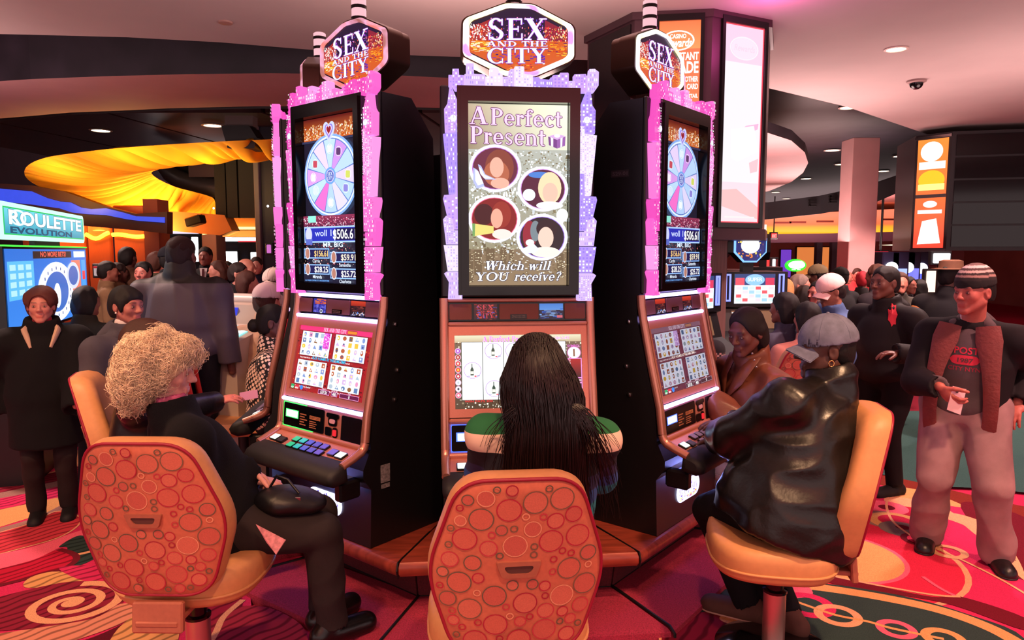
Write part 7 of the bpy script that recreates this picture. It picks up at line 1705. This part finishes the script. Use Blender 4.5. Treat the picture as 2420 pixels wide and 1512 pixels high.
p = atY(1883, 627, 13); e = empty('oval_sign', p, 0, 'oval green-rimmed lit sign above the crowd', 'sign')
b = MB(); b.ell((0, .06, 0), (.20, .05, .115)); b.build('sign_body', emis('green_rim_glow', (30, 220, 40), 1.3), e, 80); A = Art((-1, -1, 1, 1), (-.18, -.10, .18, .10), XZ(-.0)); A.disc(0, -.08, .85, .75, 'F4FFF4'); A.rect(-.5, .72, -.1, .84, 'F0FFF0'); A.rect(.05, .72, .4, .84, 'F0FFF0'); A.build('sign_face', screen_mat('oval_sign_face', 1.5), e, smooth=0)
b = MB(); b.lathe([(.03, 0), (.03, 1.5)], 8, (0, .08, -1.6)); b.build('post', M_blk, e, 60)
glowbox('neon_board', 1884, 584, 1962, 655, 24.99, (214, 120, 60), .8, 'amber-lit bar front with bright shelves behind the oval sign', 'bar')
for k, (x0, y0, x1, y1) in enumerate(((1897, 602, 1962, 609), (1941, 588, 1950, 603), (1957, 588, 1963, 603), (1994, 588, 2006, 610))): glowbox('bar_light', x0, y0, x1, y1, 25.03, (255, 240, 214), 4, ['long white light along the bar front', 'taller white lamp over the bar', 'white lamp at the end of the bar', 'white lamp beside the square column'][k], 'light')
A = Art((0, 0, 100, 40), (atY(1908, 630, 24.985).x, atY(1908, 630, 24.985).z, atY(1950, 612, 24.985).x, atY(1908, 612, 24.985).z), lambda u, v, w: (u, 24.985 - w, v)); [A.poly([(x, 36), (x + 5, 6), (x + 12, 8), (x + 7, 38)], '7070D0', up=(x == 2)) for x in range(2, 90, 13)]; o = A.build('bar_lettering', screen_mat('bar_sign_print', .9), None, smooth=0); tag(o, 'row of blurred blue strokes on the amber bar front', 'sign')
glowbox('hanging_board', 2065, 597, 2102, 612, 17, (250, 246, 250), 1.4, 'white lit board hanging by the square column', 'sign', rod=3.05); glowbox('hanging_board', 2062, 594, 2100, 597, 17.02, (220, 40, 60), .8, 'red strip above the white hanging board', 'sign', rod=3.05)
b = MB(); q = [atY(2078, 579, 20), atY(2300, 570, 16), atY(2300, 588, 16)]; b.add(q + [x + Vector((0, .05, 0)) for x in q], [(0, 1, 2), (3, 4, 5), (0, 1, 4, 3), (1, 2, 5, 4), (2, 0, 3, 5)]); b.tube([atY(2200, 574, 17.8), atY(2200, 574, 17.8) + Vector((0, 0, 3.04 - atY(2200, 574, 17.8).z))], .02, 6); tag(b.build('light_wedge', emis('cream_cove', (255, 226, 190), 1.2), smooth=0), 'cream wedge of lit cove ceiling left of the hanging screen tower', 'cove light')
for k, (px, py, c) in enumerate(((2112, 632, (250, 250, 255)), (2150, 632, (255, 255, 255)), (2183, 634, (236, 240, 255)), (2132, 690, (160, 180, 255)), (2160, 690, (120, 120, 255)))):
    p = atY(px, py, 14 + (k % 3) * .2); e = empty('far_slot_machine', (p.x, p.y, 0), 0, ['far slot machine with a small round white top, left of the row', 'far slot machine with the largest round white top', 'far slot machine with round top nearest the hat man', 'far slot machine with a pale blue screen', 'far slot machine with a violet screen'][k], 'slot machine', 'far lit slot machines')
    b = MB(); b.box((0, .3, .85), (.34, .4, 1.7), ch=.02); b.build('cabinet', mat('far_cabinet', (30, 26, 60), .5), e, smooth=0); b = MB()
    if k < 3: b.ell((0, .08, p.z), (.13, .05, .11)); b.build('round_top', emis('far_white_%d' % k, c, 2.2), e, 80)
    b = MB(); b.box((0, .09, 1.2), (.24, .02, .34)); b.build('screen', emis('far_screen_%d' % k, c if k > 2 else (90, 100, 255), 1.0), e, smooth=0)
glowbox('white_screen', 2206, 598, 2245, 622, 9.5, (252, 250, 255), 1.6, 'white screen above the man in the brimmed hat', 'screen', post=True); glowbox('game_screen', 2190, 640, 2212, 690, 10, (255, 214, 190), 1.3, 'tall narrow colourful game screen beside the man in the varsity jacket', 'screen', post=True); glowbox('game_screen', 2246, 672, 2266, 712, 9, (226, 255, 230), 1.3, 'small green-white game screen behind the knit cap man', 'screen', post=True)
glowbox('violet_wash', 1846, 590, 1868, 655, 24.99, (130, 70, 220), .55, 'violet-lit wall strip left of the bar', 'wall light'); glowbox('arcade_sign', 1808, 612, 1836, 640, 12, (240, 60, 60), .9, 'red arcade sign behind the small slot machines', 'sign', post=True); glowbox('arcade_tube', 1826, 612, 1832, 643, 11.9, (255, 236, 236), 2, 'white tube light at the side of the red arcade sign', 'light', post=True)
# ---- bright bar seen through the openings on the left
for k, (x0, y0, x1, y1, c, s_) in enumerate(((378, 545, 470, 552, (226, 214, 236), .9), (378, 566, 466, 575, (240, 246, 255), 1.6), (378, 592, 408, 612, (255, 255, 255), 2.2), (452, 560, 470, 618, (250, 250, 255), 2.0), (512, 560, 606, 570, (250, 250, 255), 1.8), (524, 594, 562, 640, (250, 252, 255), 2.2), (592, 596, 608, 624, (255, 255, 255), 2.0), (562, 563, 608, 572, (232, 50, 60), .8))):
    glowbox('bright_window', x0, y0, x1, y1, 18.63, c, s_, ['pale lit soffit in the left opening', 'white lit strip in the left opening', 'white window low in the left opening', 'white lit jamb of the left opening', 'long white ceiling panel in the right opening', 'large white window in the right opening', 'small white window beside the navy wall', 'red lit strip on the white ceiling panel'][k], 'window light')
b = MB(); p, q = atY(372, 556, 18.5), atY(640, 700, 18.5); b.box(((p.x + q.x) / 2, 18.8, 1.6), (q.x - p.x, .2, 3.2)); struct(b.build('wall_far_left', mat('slate_wall', (58, 64, 92), .8), smooth=0))
for px in (418, 442): glowbox('red_lamp', px - 6, 568, px + 6, 590, 18.63, (255, 120, 40), 2.2, 'left glowing orange lamp above the back-turned man' if px < 430 else 'right glowing orange lamp above the back-turned man', 'lamp')
e = empty('wall_speaker', atY(462, 522, 12.9), R(-15), 'black wall speaker under the yellow canopy', 'speaker'); b = MB(); b.box((0, 0, 0), (.32, .2, .16), Matrix.Rotation(R(-14), 3, 'Y'), ch=.02); b.build('box', M_blk, e, smooth=0); b = MB(); b.tube([(-.1, .1, .05), (-.1, .3, .12)], .02, 6); b.build('bracket', M_blk, e)
e = glowbox('framed_notice', 221, 628, 296, 652, 9.5, (214, 190, 190), .5, 'framed white notice with red header by the copper wall', 'sign', post=True); b = MB(); z_ = atY(258, 631, 9.5).z; b.box((0, -.02, z_), (.40, .01, .03)); b.build('red_header', mat('header_red', (170, 30, 50), .6), e, smooth=0)
e = glowbox('wall_poster', 630, 578, 641, 598, 12.4, (214, 110, 200), .7, 'small pink poster on the navy wall', 'poster'); m = MB(); m.ell(atY(633, 487, 12.4), (.02, .02, .02), None, 8, 6); tag(m.build('wall_light', emis('star_white', (220, 220, 255), 5), None, 80), 'tiny white light on the navy wall', 'light')
# ---- electronic table console beside the back-turned man
c0 = atY(548, 800, 5.3); e = empty('table_console', (c0.x, c0.y, 0), R(-20), 'beige electronic table console with cyan touch screens beside the back-turned man', 'game terminal')
b = MB(); b.prism([(-.30, .0), (-.30, .98), (-.34, 1.02), (-.33, 1.06), (.05, 1.16), (.10, 1.30), (.16, 1.32), (.22, 1.30), (.22, 0)], -.26, .30, lambda u, v, w: (w, u, v)); b.build('desk', mat('console_beige', (196, 176, 160), .45), e, smooth=20)
A = Art((0, 0, 100, 60), (-.2, .04, .24, .34), lambda u, v, w: (u, -.33 + v * .96 - w * .27, 1.062 + v * .27 + w * .96)); A.rect(0, 0, 100, 60, 'A8F0F0'); A.frame(0, 0, 100, 60, 3, '58B8C0'); A.specks(8, 8, 92, 52, 40, ('D8FFFF', '80D8D8', 'FFFFFF'), (6, 16), (4, 10), 14); A.build('touch_screen', screen_mat('cyan_touch', 1.2), e, smooth=0)
b = MB(); b.tube([(-.26, .19, 1.33), (.3, .19, 1.33)], .05, 10); b.build('head_roll', mat('console_white', (226, 214, 204), .4), e, 60); b = MB(); b.box((-.1, .08, 1.25), (.18, .02, .06)); b.build('card_reader', emis('console_blue', (60, 70, 230), .7), e, smooth=0)
# ================================================================== people further away
HB, HDK, HGR, HBL, HBR = hairm('bg_black', (13, 10, 11)), hairm('bg_dark', (34, 20, 18)), hairm('bg_grey', (150, 130, 124)), hairm('bg_blond', (206, 150, 96)), hairm('bg_brown', (74, 38, 28))
def bg(label, px, py, D, hf, f, skin, tcol, hair='short', hm=HB, seat=False, w=1.05, top='plain', s=None, res=.013, detail=False, pitch=0, hands=None, dy=0, bcol=(24, 22, 28), fem=False, lean=(0, 0), belly=1.1, handson=(0, 0), folds_=(.007, 16), nd=.155, **kw):
    h = Wt(px, py, D); s = s or (min(1.12, max(.86, h[2] / 1.575)) if not seat else 1.0); f3 = nrm([f[0], f[1], 0]); neck = h + np.array([-f3[0] * .03, -f3[1] * .03, -nd * s]); pel = neck + np.array([lean[0], lean[1], -.5 * s])
    feet = None
    if seat: feet = [np.array([*(pel[:2] + f3[:2] * .40 + np.array([f3[1], -f3[0]]) * sd * .1), .085]) for sd in (-1, 1)]
    tm = tcol if not isinstance(tcol, tuple) else cloth('bg_%d_%d_%d' % tcol, tcol)
    t = dict(mat=tm, th=.022, hem=-.12, folds=folds_, collar=kw.pop('col', .02), res=res)
    t.update(kw.pop('topx', {}))
    return person(label, pel, neck, h, f, hf, s=s, w=w, belly=belly, fem=fem, skin=skin, top=t, bot=dict(mat=cloth('bg_leg_%d_%d_%d' % bcol, bcol), res=res * 1.3), shoe=dict(mat=cloth('bg_shoe', (24, 20, 22), .6)) if not seat and D < 6.5 else None, res=res, hres=kw.pop('hres', res * .8), detail=detail, pitch=pitch, hands=hands, feet=feet, handson=handson,
        hair=dict(style=hair, mat=hm, res=min(.010, res), **kw.pop('hx', {})) if hair else None, group=None, **kw)
SK1, SK2, SK3 = (206, 140, 124), (150, 92, 78), (92, 56, 48)
# standing by the bank on the left
Q = bg('woman in charcoal hooded jacket with short black hair, in profile facing right', 300, 722, 3.95, (.93, -.36), (.75, -.3), (176, 108, 98), cloth('charcoal_fleece', (74, 70, 80), .95, .3), 'fringe', HB, w=1.15, res=.010, hres=.0065, detail=True, fem=True, hood=True, pitch=-.05, inner=dict(mat=cloth('white_collar', (220, 206, 206)), collar=.045, name='collar'), bcol=(30, 26, 32), belly=1.3)
m = MB(); m.ell(Q.hp(.083, .004, -.04), (.006, .006, .006), None, 8, 6); m.build('earring', MATS['pearl'], Q.o, 80)
Q = bg('woman in black coat with beige collar and red top at the far left', 96, 722, 4.4, (.45, -.89), (.45, -.89), (208, 134, 118), cloth('black_coat2', (14, 13, 16), .9), 'short', hairm('auburn', (92, 42, 34)), w=1.1, res=.011, hres=.007, detail=True, fem=True, belly=1.35, s=.875, hands=[Wt(180, 960, 4.25), Wt(18, 965, 4.4)], topx=dict(hem=-.34, skirt=.30, th=.045, name='coat'), hx=dict(vol=.018, nape=-.085, amp=.012, freq=46), inner=dict(mat=cloth('red_top', (190, 60, 74)), collar=.05, name='red_top'), bcol=(36, 26, 26))
for sd in (-1, 1):
    m = MB(); m.tube([Vector(Q.neck + Q.TM @ np.array([sd * .05, -.02, .03])), Vector(Q.neck + Q.TM @ np.array([sd * .085, .07, -.02])), Vector(Q.neck + Q.TM @ np.array([sd * .05, .135, -.12]))], [.022, .038, .02], 8, flat=.5); m.build('collar_flap', mat('cream_fleece', (216, 180, 150), .9), Q.o, 70)
for k in range(3): m = MB(); m.lathe([(.011, 0), (.011, .004), (.006, .004)], 12, Vector(Q.neck + Q.TM @ np.array([.02, .165, -.2 - k * .15])), M=Matrix(Q.TM.tolist()) @ Matrix.Rotation(-PI / 2, 3, 'X')); m.build('coat_button', M_chr, Q.o, 70)
m = MB(); m.tube([Vector(Q.neck + Q.TM @ np.array(q)) for q in ((.08, -.02, .0), (.07, .13, -.12), (.0, .18, -.28), (-.12, .17, -.45))], .008, 6, flat=.4); m.build('bag_strap', mat('strap_grey', (70, 62, 62), .6), Q.o, 70)
def yoke_mat(z):
    m = mat('grey_black_shell', (52, 46, 54), .6, bump=(300, .1)); nt = m.node_tree; N = nt.nodes; tc = N.new('ShaderNodeTexCoord'); sp = N.new('ShaderNodeSeparateXYZ'); nt.links.new(tc.outputs['Object'], sp.inputs[0]); g = N.new('ShaderNodeMath'); g.operation = 'GREATER_THAN'; g.inputs[1].default_value = z; nt.links.new(sp.outputs['Z'], g.inputs[0])
    mx = N.new('ShaderNodeMix'); mx.data_type = 'RGBA'; nt.links.new(g.outputs[0], mx.inputs['Factor']); mx.inputs['A'].default_value = (*lin((74, 66, 78)), 1); mx.inputs['B'].default_value = (*lin((22, 19, 19)), 1); nt.links.new(mx.outputs['Result'], N['Principled BSDF'].inputs['Base Color']); return m
Q = bg('broad man seen from behind in grey jacket with black yoke', 430, 604, 4.9, (.05, 1), (.05, 1), (110, 66, 56), None, 'crop', HDK, w=1.28, res=.011, s=1.06, belly=1.25, nd=.10, drop=.13, topx=dict(mat=yoke_mat(1.49), hem=-.10, th=.034, folds=(.011, 12), stretch=(1.6, 1.6, .5), collar=.02), bcol=(22, 20, 26))
G = Field(Q.head - .2, Q.head + .2, .008); G.ell(Q.hp(0, -.014, .045), (.09, .11, .088), Q.H, .02); G.cut(-Q.H[:, 2], Q.hp(0, 0, .03)); v, fc = G.mesh(); np_object('skull_cap', v, fc, cloth('brown_cap', (48, 30, 26), .8), Q.o)
# the one reaching for the far left machine
Q = bg('seated person with brown hair behind the white-haired woman, arm reaching to the machine', 352, 818, 3.42, (.95, .3), (.95, .3), (214, 130, 122), leather('black_sleeve', (18, 15, 17), .35), 'round', hairm('chestnut', (58, 30, 24)), seat=True, w=1.05, res=.010, hres=.006, fem=True, hands=[Wt(480, 965, 3.9), Wt(548, 948, 3.86)], handson=(0, 1), hdir=[None, ((.85, .25, .25), (.0, .3, -1), (0, .8, .3), .35)], hx=dict(vol=.012, len=-.04, amp=.002), epole=[(0, .5, -1), (.1, -.5, -1)])
m = MB(); q = [atY(566, 928, 3.90), atY(608, 920, 3.90), atY(610, 940, 3.90), atY(568, 948, 3.90)]; m.add(q + [x + Vector((0, .003, 0)) for x in q], [(0, 1, 2, 3), (4, 5, 6, 7), (0, 1, 5, 4), (1, 2, 6, 5), (2, 3, 7, 6), (3, 0, 4, 7)]); tag(m.build('player_card', mat('pink_card', (236, 170, 214), .4), smooth=0), 'pale pink card in the hand reaching for the far left machine', 'card')
# seated at the console
Q = bg('man seen from behind in beige jacket and white baseball cap', 632, 712, 5.2, (.25, .97), (.25, .97), (206, 140, 118), (206, 166, 140), 'crop', HBR, seat=True, w=1.2, res=.011, belly=1.2, topx=dict(collar=.03)); add_cap(Q, mat('white_cap_cotton', (240, 214, 214), .8), brim=False)
m = MB(); m.ell(Q.hp(0, -.112, .045), (.03, .012, .016), Matrix(Q.H.tolist()), 12, 8); m.build('cap_opening', HBR, Q.o, 80)
def check_mat():
    m = mat('checked_knit', (20, 16, 20), .8); nt = m.node_tree; N = nt.nodes; tc = N.new('ShaderNodeTexCoord'); mp = N.new('ShaderNodeMapping'); mp.inputs['Rotation'].default_value = (R(30), R(20), R(45)); vo = N.new('ShaderNodeTexVoronoi'); vo.inputs['Scale'].default_value = 38; vo.inputs['Randomness'].default_value = .15
    nt.links.new(tc.outputs['Object'], mp.inputs[0]); nt.links.new(mp.outputs[0], vo.inputs['Vector']); cr = N.new('ShaderNodeValToRGB'); nt.links.new(vo.outputs['Distance'], cr.inputs[0]); e = cr.color_ramp.elements; e[0].position = .42; e[0].color = (*lin((240, 210, 190)), 1); e[1].position = .48; e[1].color = (.008, .006, .008, 1); nt.links.new(cr.outputs[0], N['Principled BSDF'].inputs['Base Color']); return m
Q = bg('woman with a dark bun in black and white dotted top beside the left machine', 648, 762, 4.85, (.9, .1), (.9, .25), (96, 58, 54), check_mat(), 'bun', HB, seat=True, w=1.15, res=.010, hres=.007, fem=True, belly=1.2, topx=dict(collar=.03))
c0 = atY(588, 870, 4.9); e = empty('red_chair', (c0.x - .05, c0.y, 0), R(-75), 'red-backed chair of the woman with the bun', 'chair'); b = MB(); b.grid(lambda u, v: Vector(((u - .5) * .46 * (1 - .25 * (2 * v - 1) ** 2), -.25 + .3 * (u - .5) ** 2 - .1 * v, .5 + .58 * v)), 12, 10); b.grid(lambda u, v: Vector(((u - .5) * .46 * (1 - .25 * (2 * v - 1) ** 2), -.31 + .3 * (u - .5) ** 2 - .1 * v, .5 + .58 * v)), 12, 10); b.build('backrest', mat('red_vinyl', (170, 44, 52), .5), e, 60); b = MB(); b.box((0, .02, .5), (.46, .46, .09), ch=.03); b.build('seat', M_tan, e); b = MB(); b.lathe([(.2, 0), (.2, .02), (.04, .05), (.04, .46)], 16); b.build('pedestal', M_blk, e, 60)
# lounge crowd on the left
for a in (
    ('person from behind in dark olive jacket with tan collar, black hair, before the roulette display', 206, 712, 4.9, (.2, 1), (.2, 1), SK2, (40, 38, 34), 'round', HB),
    ('grey-haired man in dark suit in profile, facing right', 566, 648, 7.0, (.95, .0), (.8, -.5), SK1, (20, 20, 26), 'short', HDK),
    ('bald man just behind the grey-haired man in suit', 584, 636, 7.7, (.95, -.2), (.9, -.3), (196, 130, 110), (26, 24, 34), None, HB),
    ('man in dark suit with white shirt and tie standing at the opening', 485, 606, 9.5, (.1, -1), (.1, -1), (140, 84, 72), (18, 17, 22), 'crop', HB),
    ('young person with tousled light brown hair beside the suited man', 586, 668, 6.6, (.8, .4), (.8, .4), SK1, (52, 50, 52), 'round', HBR),
    ('man with cap and dark beard in grey shirt near the left machine', 645, 668, 6.0, (-.2, -1), (-.2, -1), SK3, (128, 124, 130), 'crop', HB),
    ('woman with hair tied back facing the camera beside the back-turned man', 338, 645, 7.2, (.0, -1), (.1, -1), (190, 116, 104), (60, 34, 36), 'crop', HB),
    ('tall man from behind in brown jacket in front of the copper wall', 303, 610, 8.2, (.1, 1), (.1, 1), SK3, (84, 58, 44), 'short', HB),
    ('person with short black hair before the framed notice', 257, 642, 7.8, (.8, .5), (.8, .5), SK2, (120, 92, 66), 'short', HB),
    ('close-cropped man right of the framed notice', 281, 645, 8.0, (.6, .7), (.6, .7), SK3, (150, 120, 90), 'crop', HDK),
    ('man in dark cap left of the back-turned man', 398, 614, 7.4, (-.3, 1), (-.3, 1), SK2, (24, 26, 34), 'short', HB),
    ('man with ruddy neck in camouflage left of the dark cap', 374, 622, 7.6, (.5, .9), (.5, .9), (176, 96, 84), (64, 60, 44), 'crop', HBR),
    ('woman with brown bob right of the back-turned man', 514, 640, 8.0, (-.7, -.6), (-.5, -.8), SK1, (58, 48, 60), 'round', HBR),
    ('dark-haired man deep in the right opening', 538, 636, 10.5, (.2, -1), (.2, -1), SK2, (30, 30, 60), 'short', HB),
    ('person in navy at the back right of the opening', 606, 628, 9.6, (.3, -1), (.3, -1), SK1, (28, 28, 52), 'short', HDK),
):
    lab, px, py, D, hf, f, sk, tc_, hs, hm_ = a
    Q = bg(lab, px, py, D, hf, f, sk, tc_, hs, hm_, w=1.15, res=.014 if D < 7.5 else .017, detail=D < 7.5 and hf[1] < .3)
    if 'tie' in lab:
        m = MB(); m.add([Vector(Q.neck + Q.TM @ np.array(q)) for q in ((-.05, .12, .01), (.05, .12, .01), (.015, .165, -.24), (-.015, .165, -.24))], [(0, 1, 2, 3)]); m.build('shirt_front', cloth('white_shirt', (220, 206, 206)), Q.o); m = MB(); m.add([Vector(Q.neck + Q.TM @ np.array(q)) for q in ((-.015, .130, .0), (.015, .130, .0), (.02, .172, -.22), (-.02, .172, -.22))], [(0, 1, 2, 3)]); m.build('tie', cloth('maroon_tie', (80, 30, 40)), Q.o)
    if 'cap and dark beard' in lab: add_cap(Q, cloth('white_trucker', (226, 206, 196)))
    if 'dark cap left' in lab: add_cap(Q, cloth('navy_cap', (20, 22, 32)), brim=False)
# right hand side
Q = bg('walking man in black jacket with red emblem behind the denim cap', 2090, 668, 4.9, (-.92, -.39), (-.85, -.3), (104, 62, 52), cloth('black_blouson', (22, 20, 22), .7), 'crop', HB, w=1.28, res=.011, hres=.007, detail=True, belly=1.35, lean=(.05, .02), hood=True, hands=[Wt(2122, 835, 4.55), Wt(2060, 850, 5.25)], handson=(1, 1), topx=dict(folds=(.010, 14), th=.032), bcol=(16, 14, 18))
tq = skin_tree(Q.top)
vs = [hit_px(tq, 2110 + x, 744 + y) for x, y in [(0, 0)] + [((11 + 1.5 * (-1) ** k) * math.cos(2 * PI * k / 14), (26 + 3 * (-1) ** k) * math.sin(2 * PI * k / 14)) for k in range(14)]]
if all(q[0] is not None for q in vs): m = MB(); m.add([q[0] + q[1] * (.012 if k == 0 else .005) for k, q in enumerate(vs)], [(0, k + 1, (k + 1) % 14 + 1) for k in range(14)]); m.build('emblem', mat('red_emblem', (200, 40, 58), .7), Q.o, 0)
Q = bg('man in blue denim shirt and white cap leaning over to the left', 1962, 688, 5.9, (-.92, -.1), (-.9, .2), (150, 96, 80), mat('blue_denim_shirt', (62, 84, 128), .85, var=(10, .15), bump=(500, .15)), 'short', HDK, w=1.45, res=.012, detail=True, belly=1.35, lean=(.34, .12), pitch=-.3, s=1.05); add_cap(Q, cloth('white_pink_cap', (236, 200, 196)))
Q = bg('man in varsity jacket with tan sleeves and brimmed brown hat', 2246, 652, 6.2, (.85, .3), (.7, .5), SK3, cloth('black_varsity', (18, 16, 20)), 'crop', HB, w=1.2, res=.012)
m = MB(); H_ = Matrix(Q.H.tolist()); m.lathe([(.15, .058), (.15, .064), (.098, .07), (.092, .13), (.06, .142), (.0, .14)], 24, Vector(Q.head), M=H_); m.build('hat', cloth('brown_felt', (112, 76, 58), .8), Q.o, 50)
for i in (0, 1): G = Field(np.minimum(Q.sh[i], Q.el[i]) - .15, np.maximum(Q.sh[i], Q.el[i]) + .15, .012); G.cone(Q.sh[i] + (Q.el[i] - Q.sh[i]) * .18, Q.el[i], .083, .076, .01); v, fc = G.mesh(); np_object('tan_sleeve', folds(v, fc, .006, 20, 3), fc, leather('tan_sleeve', (190, 122, 66), .45), Q.o)
def fair_mat():
    m = mat('fair_isle_knit', (30, 28, 32), .9); nt = m.node_tree; N = nt.nodes; tc = N.new('ShaderNodeTexCoord'); sp = N.new('ShaderNodeSeparateXYZ'); nt.links.new(tc.outputs['Object'], sp.inputs[0]); w_ = N.new('ShaderNodeMath'); w_.operation = 'SINE'; k_ = N.new('ShaderNodeMath'); k_.operation = 'MULTIPLY'; k_.inputs[1].default_value = 42; nt.links.new(sp.outputs['Z'], k_.inputs[0]); nt.links.new(k_.outputs[0], w_.inputs[0])
    ck = N.new('ShaderNodeTexChecker'); ck.inputs['Scale'].default_value = 60; nt.links.new(tc.outputs['Object'], ck.inputs['Vector']); ck.inputs[1].default_value = (*lin((196, 160, 150)), 1); ck.inputs[2].default_value = (*lin((52, 44, 48)), 1); gt = N.new('ShaderNodeMath'); gt.operation = 'GREATER_THAN'; gt.inputs[1].default_value = .35; nt.links.new(w_.outputs[0], gt.inputs[0]); mx = N.new('ShaderNodeMix'); mx.data_type = 'RGBA'; nt.links.new(gt.outputs[0], mx.inputs['Factor']); mx.inputs['A'].default_value = (*lin((30, 28, 32)), 1); nt.links.new(ck.outputs[0], mx.inputs['B']); nt.links.new(mx.outputs['Result'], N['Principled BSDF'].inputs['Base Color']); return m
Q = bg('person in patterned dark knit sweater half hidden by the right machine', 1622, 742, 5.3, (.2, .97), (.2, .97), SK1, fair_mat(), 'short', HDK, seat=True, w=1.1, res=.012)
for a in (
    ('woman with dark shoulder-length hair and peach top seen from behind, seated', 1906, 752, 5.2, (-.2, 1), (-.2, 1), SK1, (214, 150, 132), 'bob', HB, True),
    ('person in slate jacket leaning behind the woman in brown leather', 1852, 728, 5.4, (-.6, .8), (-.6, .8), SK2, (66, 66, 82), 'round', HB, True),
    ('woman in profile just left of the leaning denim-shirt man', 1934, 694, 6.6, (-.9, -.3), (-.9, .2), (196, 118, 104), (34, 28, 32), 'round', HB, True),
    ('man in olive baseball cap standing beneath the oval green sign', 1930, 652, 7.6, (-.7, .5), (-.5, .8), SK3, (42, 36, 40), 'crop', HB, False),
    ('blonde woman with long hair behind the small slot machines', 1846, 686, 7.2, (-.95, .2), (-.9, .3), SK1, (30, 30, 34), 'bob', HBL, True),
    ('second blonde woman, right of the first, in pale scarf', 1868, 692, 7.8, (-.8, .6), (-.8, .6), SK1, (150, 150, 140), 'bob', HBL, True),
    ('grey-haired man with glasses among the seated crowd', 1892, 676, 7.4, (.8, -.5), (.8, -.5), SK1, (70, 24, 34), 'short', HGR, True),
    ('man in black brimless hat behind the white cap', 1984, 656, 8.2, (-.4, .9), (-.4, .9), SK2, (28, 26, 30), 'short', HB, False),
    ('man with red headband and dark hair deep in the crowd', 2038, 662, 8.6, (.5, .8), (.5, .8), SK2, (30, 26, 28), 'short', mat('red_beanie', (180, 30, 48), .8), False),
    ('ruddy man in the far crowd left of the red headband', 2026, 650, 11, (-.3, -1), (-.3, -1), (206, 116, 100), (190, 60, 64), 'crop', HBR, False),
    ('bald man in the far crowd by the square column', 2008, 658, 11.5, (.2, -1), (.2, -1), (206, 130, 112), (90, 60, 70), None, HBR, False),
    ('man with short brown hair just behind the walking man', 2070, 652, 6.9, (-.5, .8), (-.5, .8), SK2, (40, 34, 40), 'short', HBR, False),
    ('woman with light brown hair right of the walking man', 2128, 668, 7.2, (-.2, -1), (-.2, -1), (220, 140, 120), (66, 62, 56), 'round', HBR, False),
    ('man looking down at a far machine, right of the light-haired woman', 2148, 674, 8.4, (.4, -.9), (.4, -.9), SK2, (40, 38, 44), 'crop', HB, False),
    ('dark-haired person in black at the far machines', 2170, 684, 8.6, (.1, 1), (.1, 1), SK2, (18, 18, 24), 'round', HB, True),
    ('white-haired elder bent over behind the denim-shirt man', 1952, 732, 6.3, (-.5, -.8), (-.5, -.8), (214, 130, 124), (120, 90, 96), 'short', HGR, True),
    ('person with long dark hair between the two blondes and the capped man', 1898, 704, 7.0, (0, 1), (0, 1), SK2, (26, 24, 30), 'bob', HDK, True),
    ('man in dark jacket with red scarf left of the oval sign', 1806, 668, 10.2, (.3, .9), (.3, .9), SK2, (60, 26, 32), 'short', HDK, False),
    ('person in maroon among the machines at far centre right', 1822, 672, 11, (-.3, -1), (-.3, -1), SK1, (96, 34, 44), 'short', HDK, False),
):
    lab, px, py, D, hf, f, sk, tc_, hs, hm_, st = a
    Q = bg(lab, px, py, D, hf, f, sk, tc_, hs, hm_, seat=st, w=1.12, res=.013 if D < 6.5 else .017, detail=D < 7 and hf[1] < .35, fem='woman' in lab)
    if 'olive' in lab: add_cap(Q, cloth('olive_cap', (120, 108, 84)))
    if 'brimless' in lab: add_cap(Q, cloth('black_hat', (16, 14, 16)), brim=False)
chair((atY(1888, 800, 5.0).x, 5.0), (.1, 1), 'tan swivel chair of the woman in the peach top')
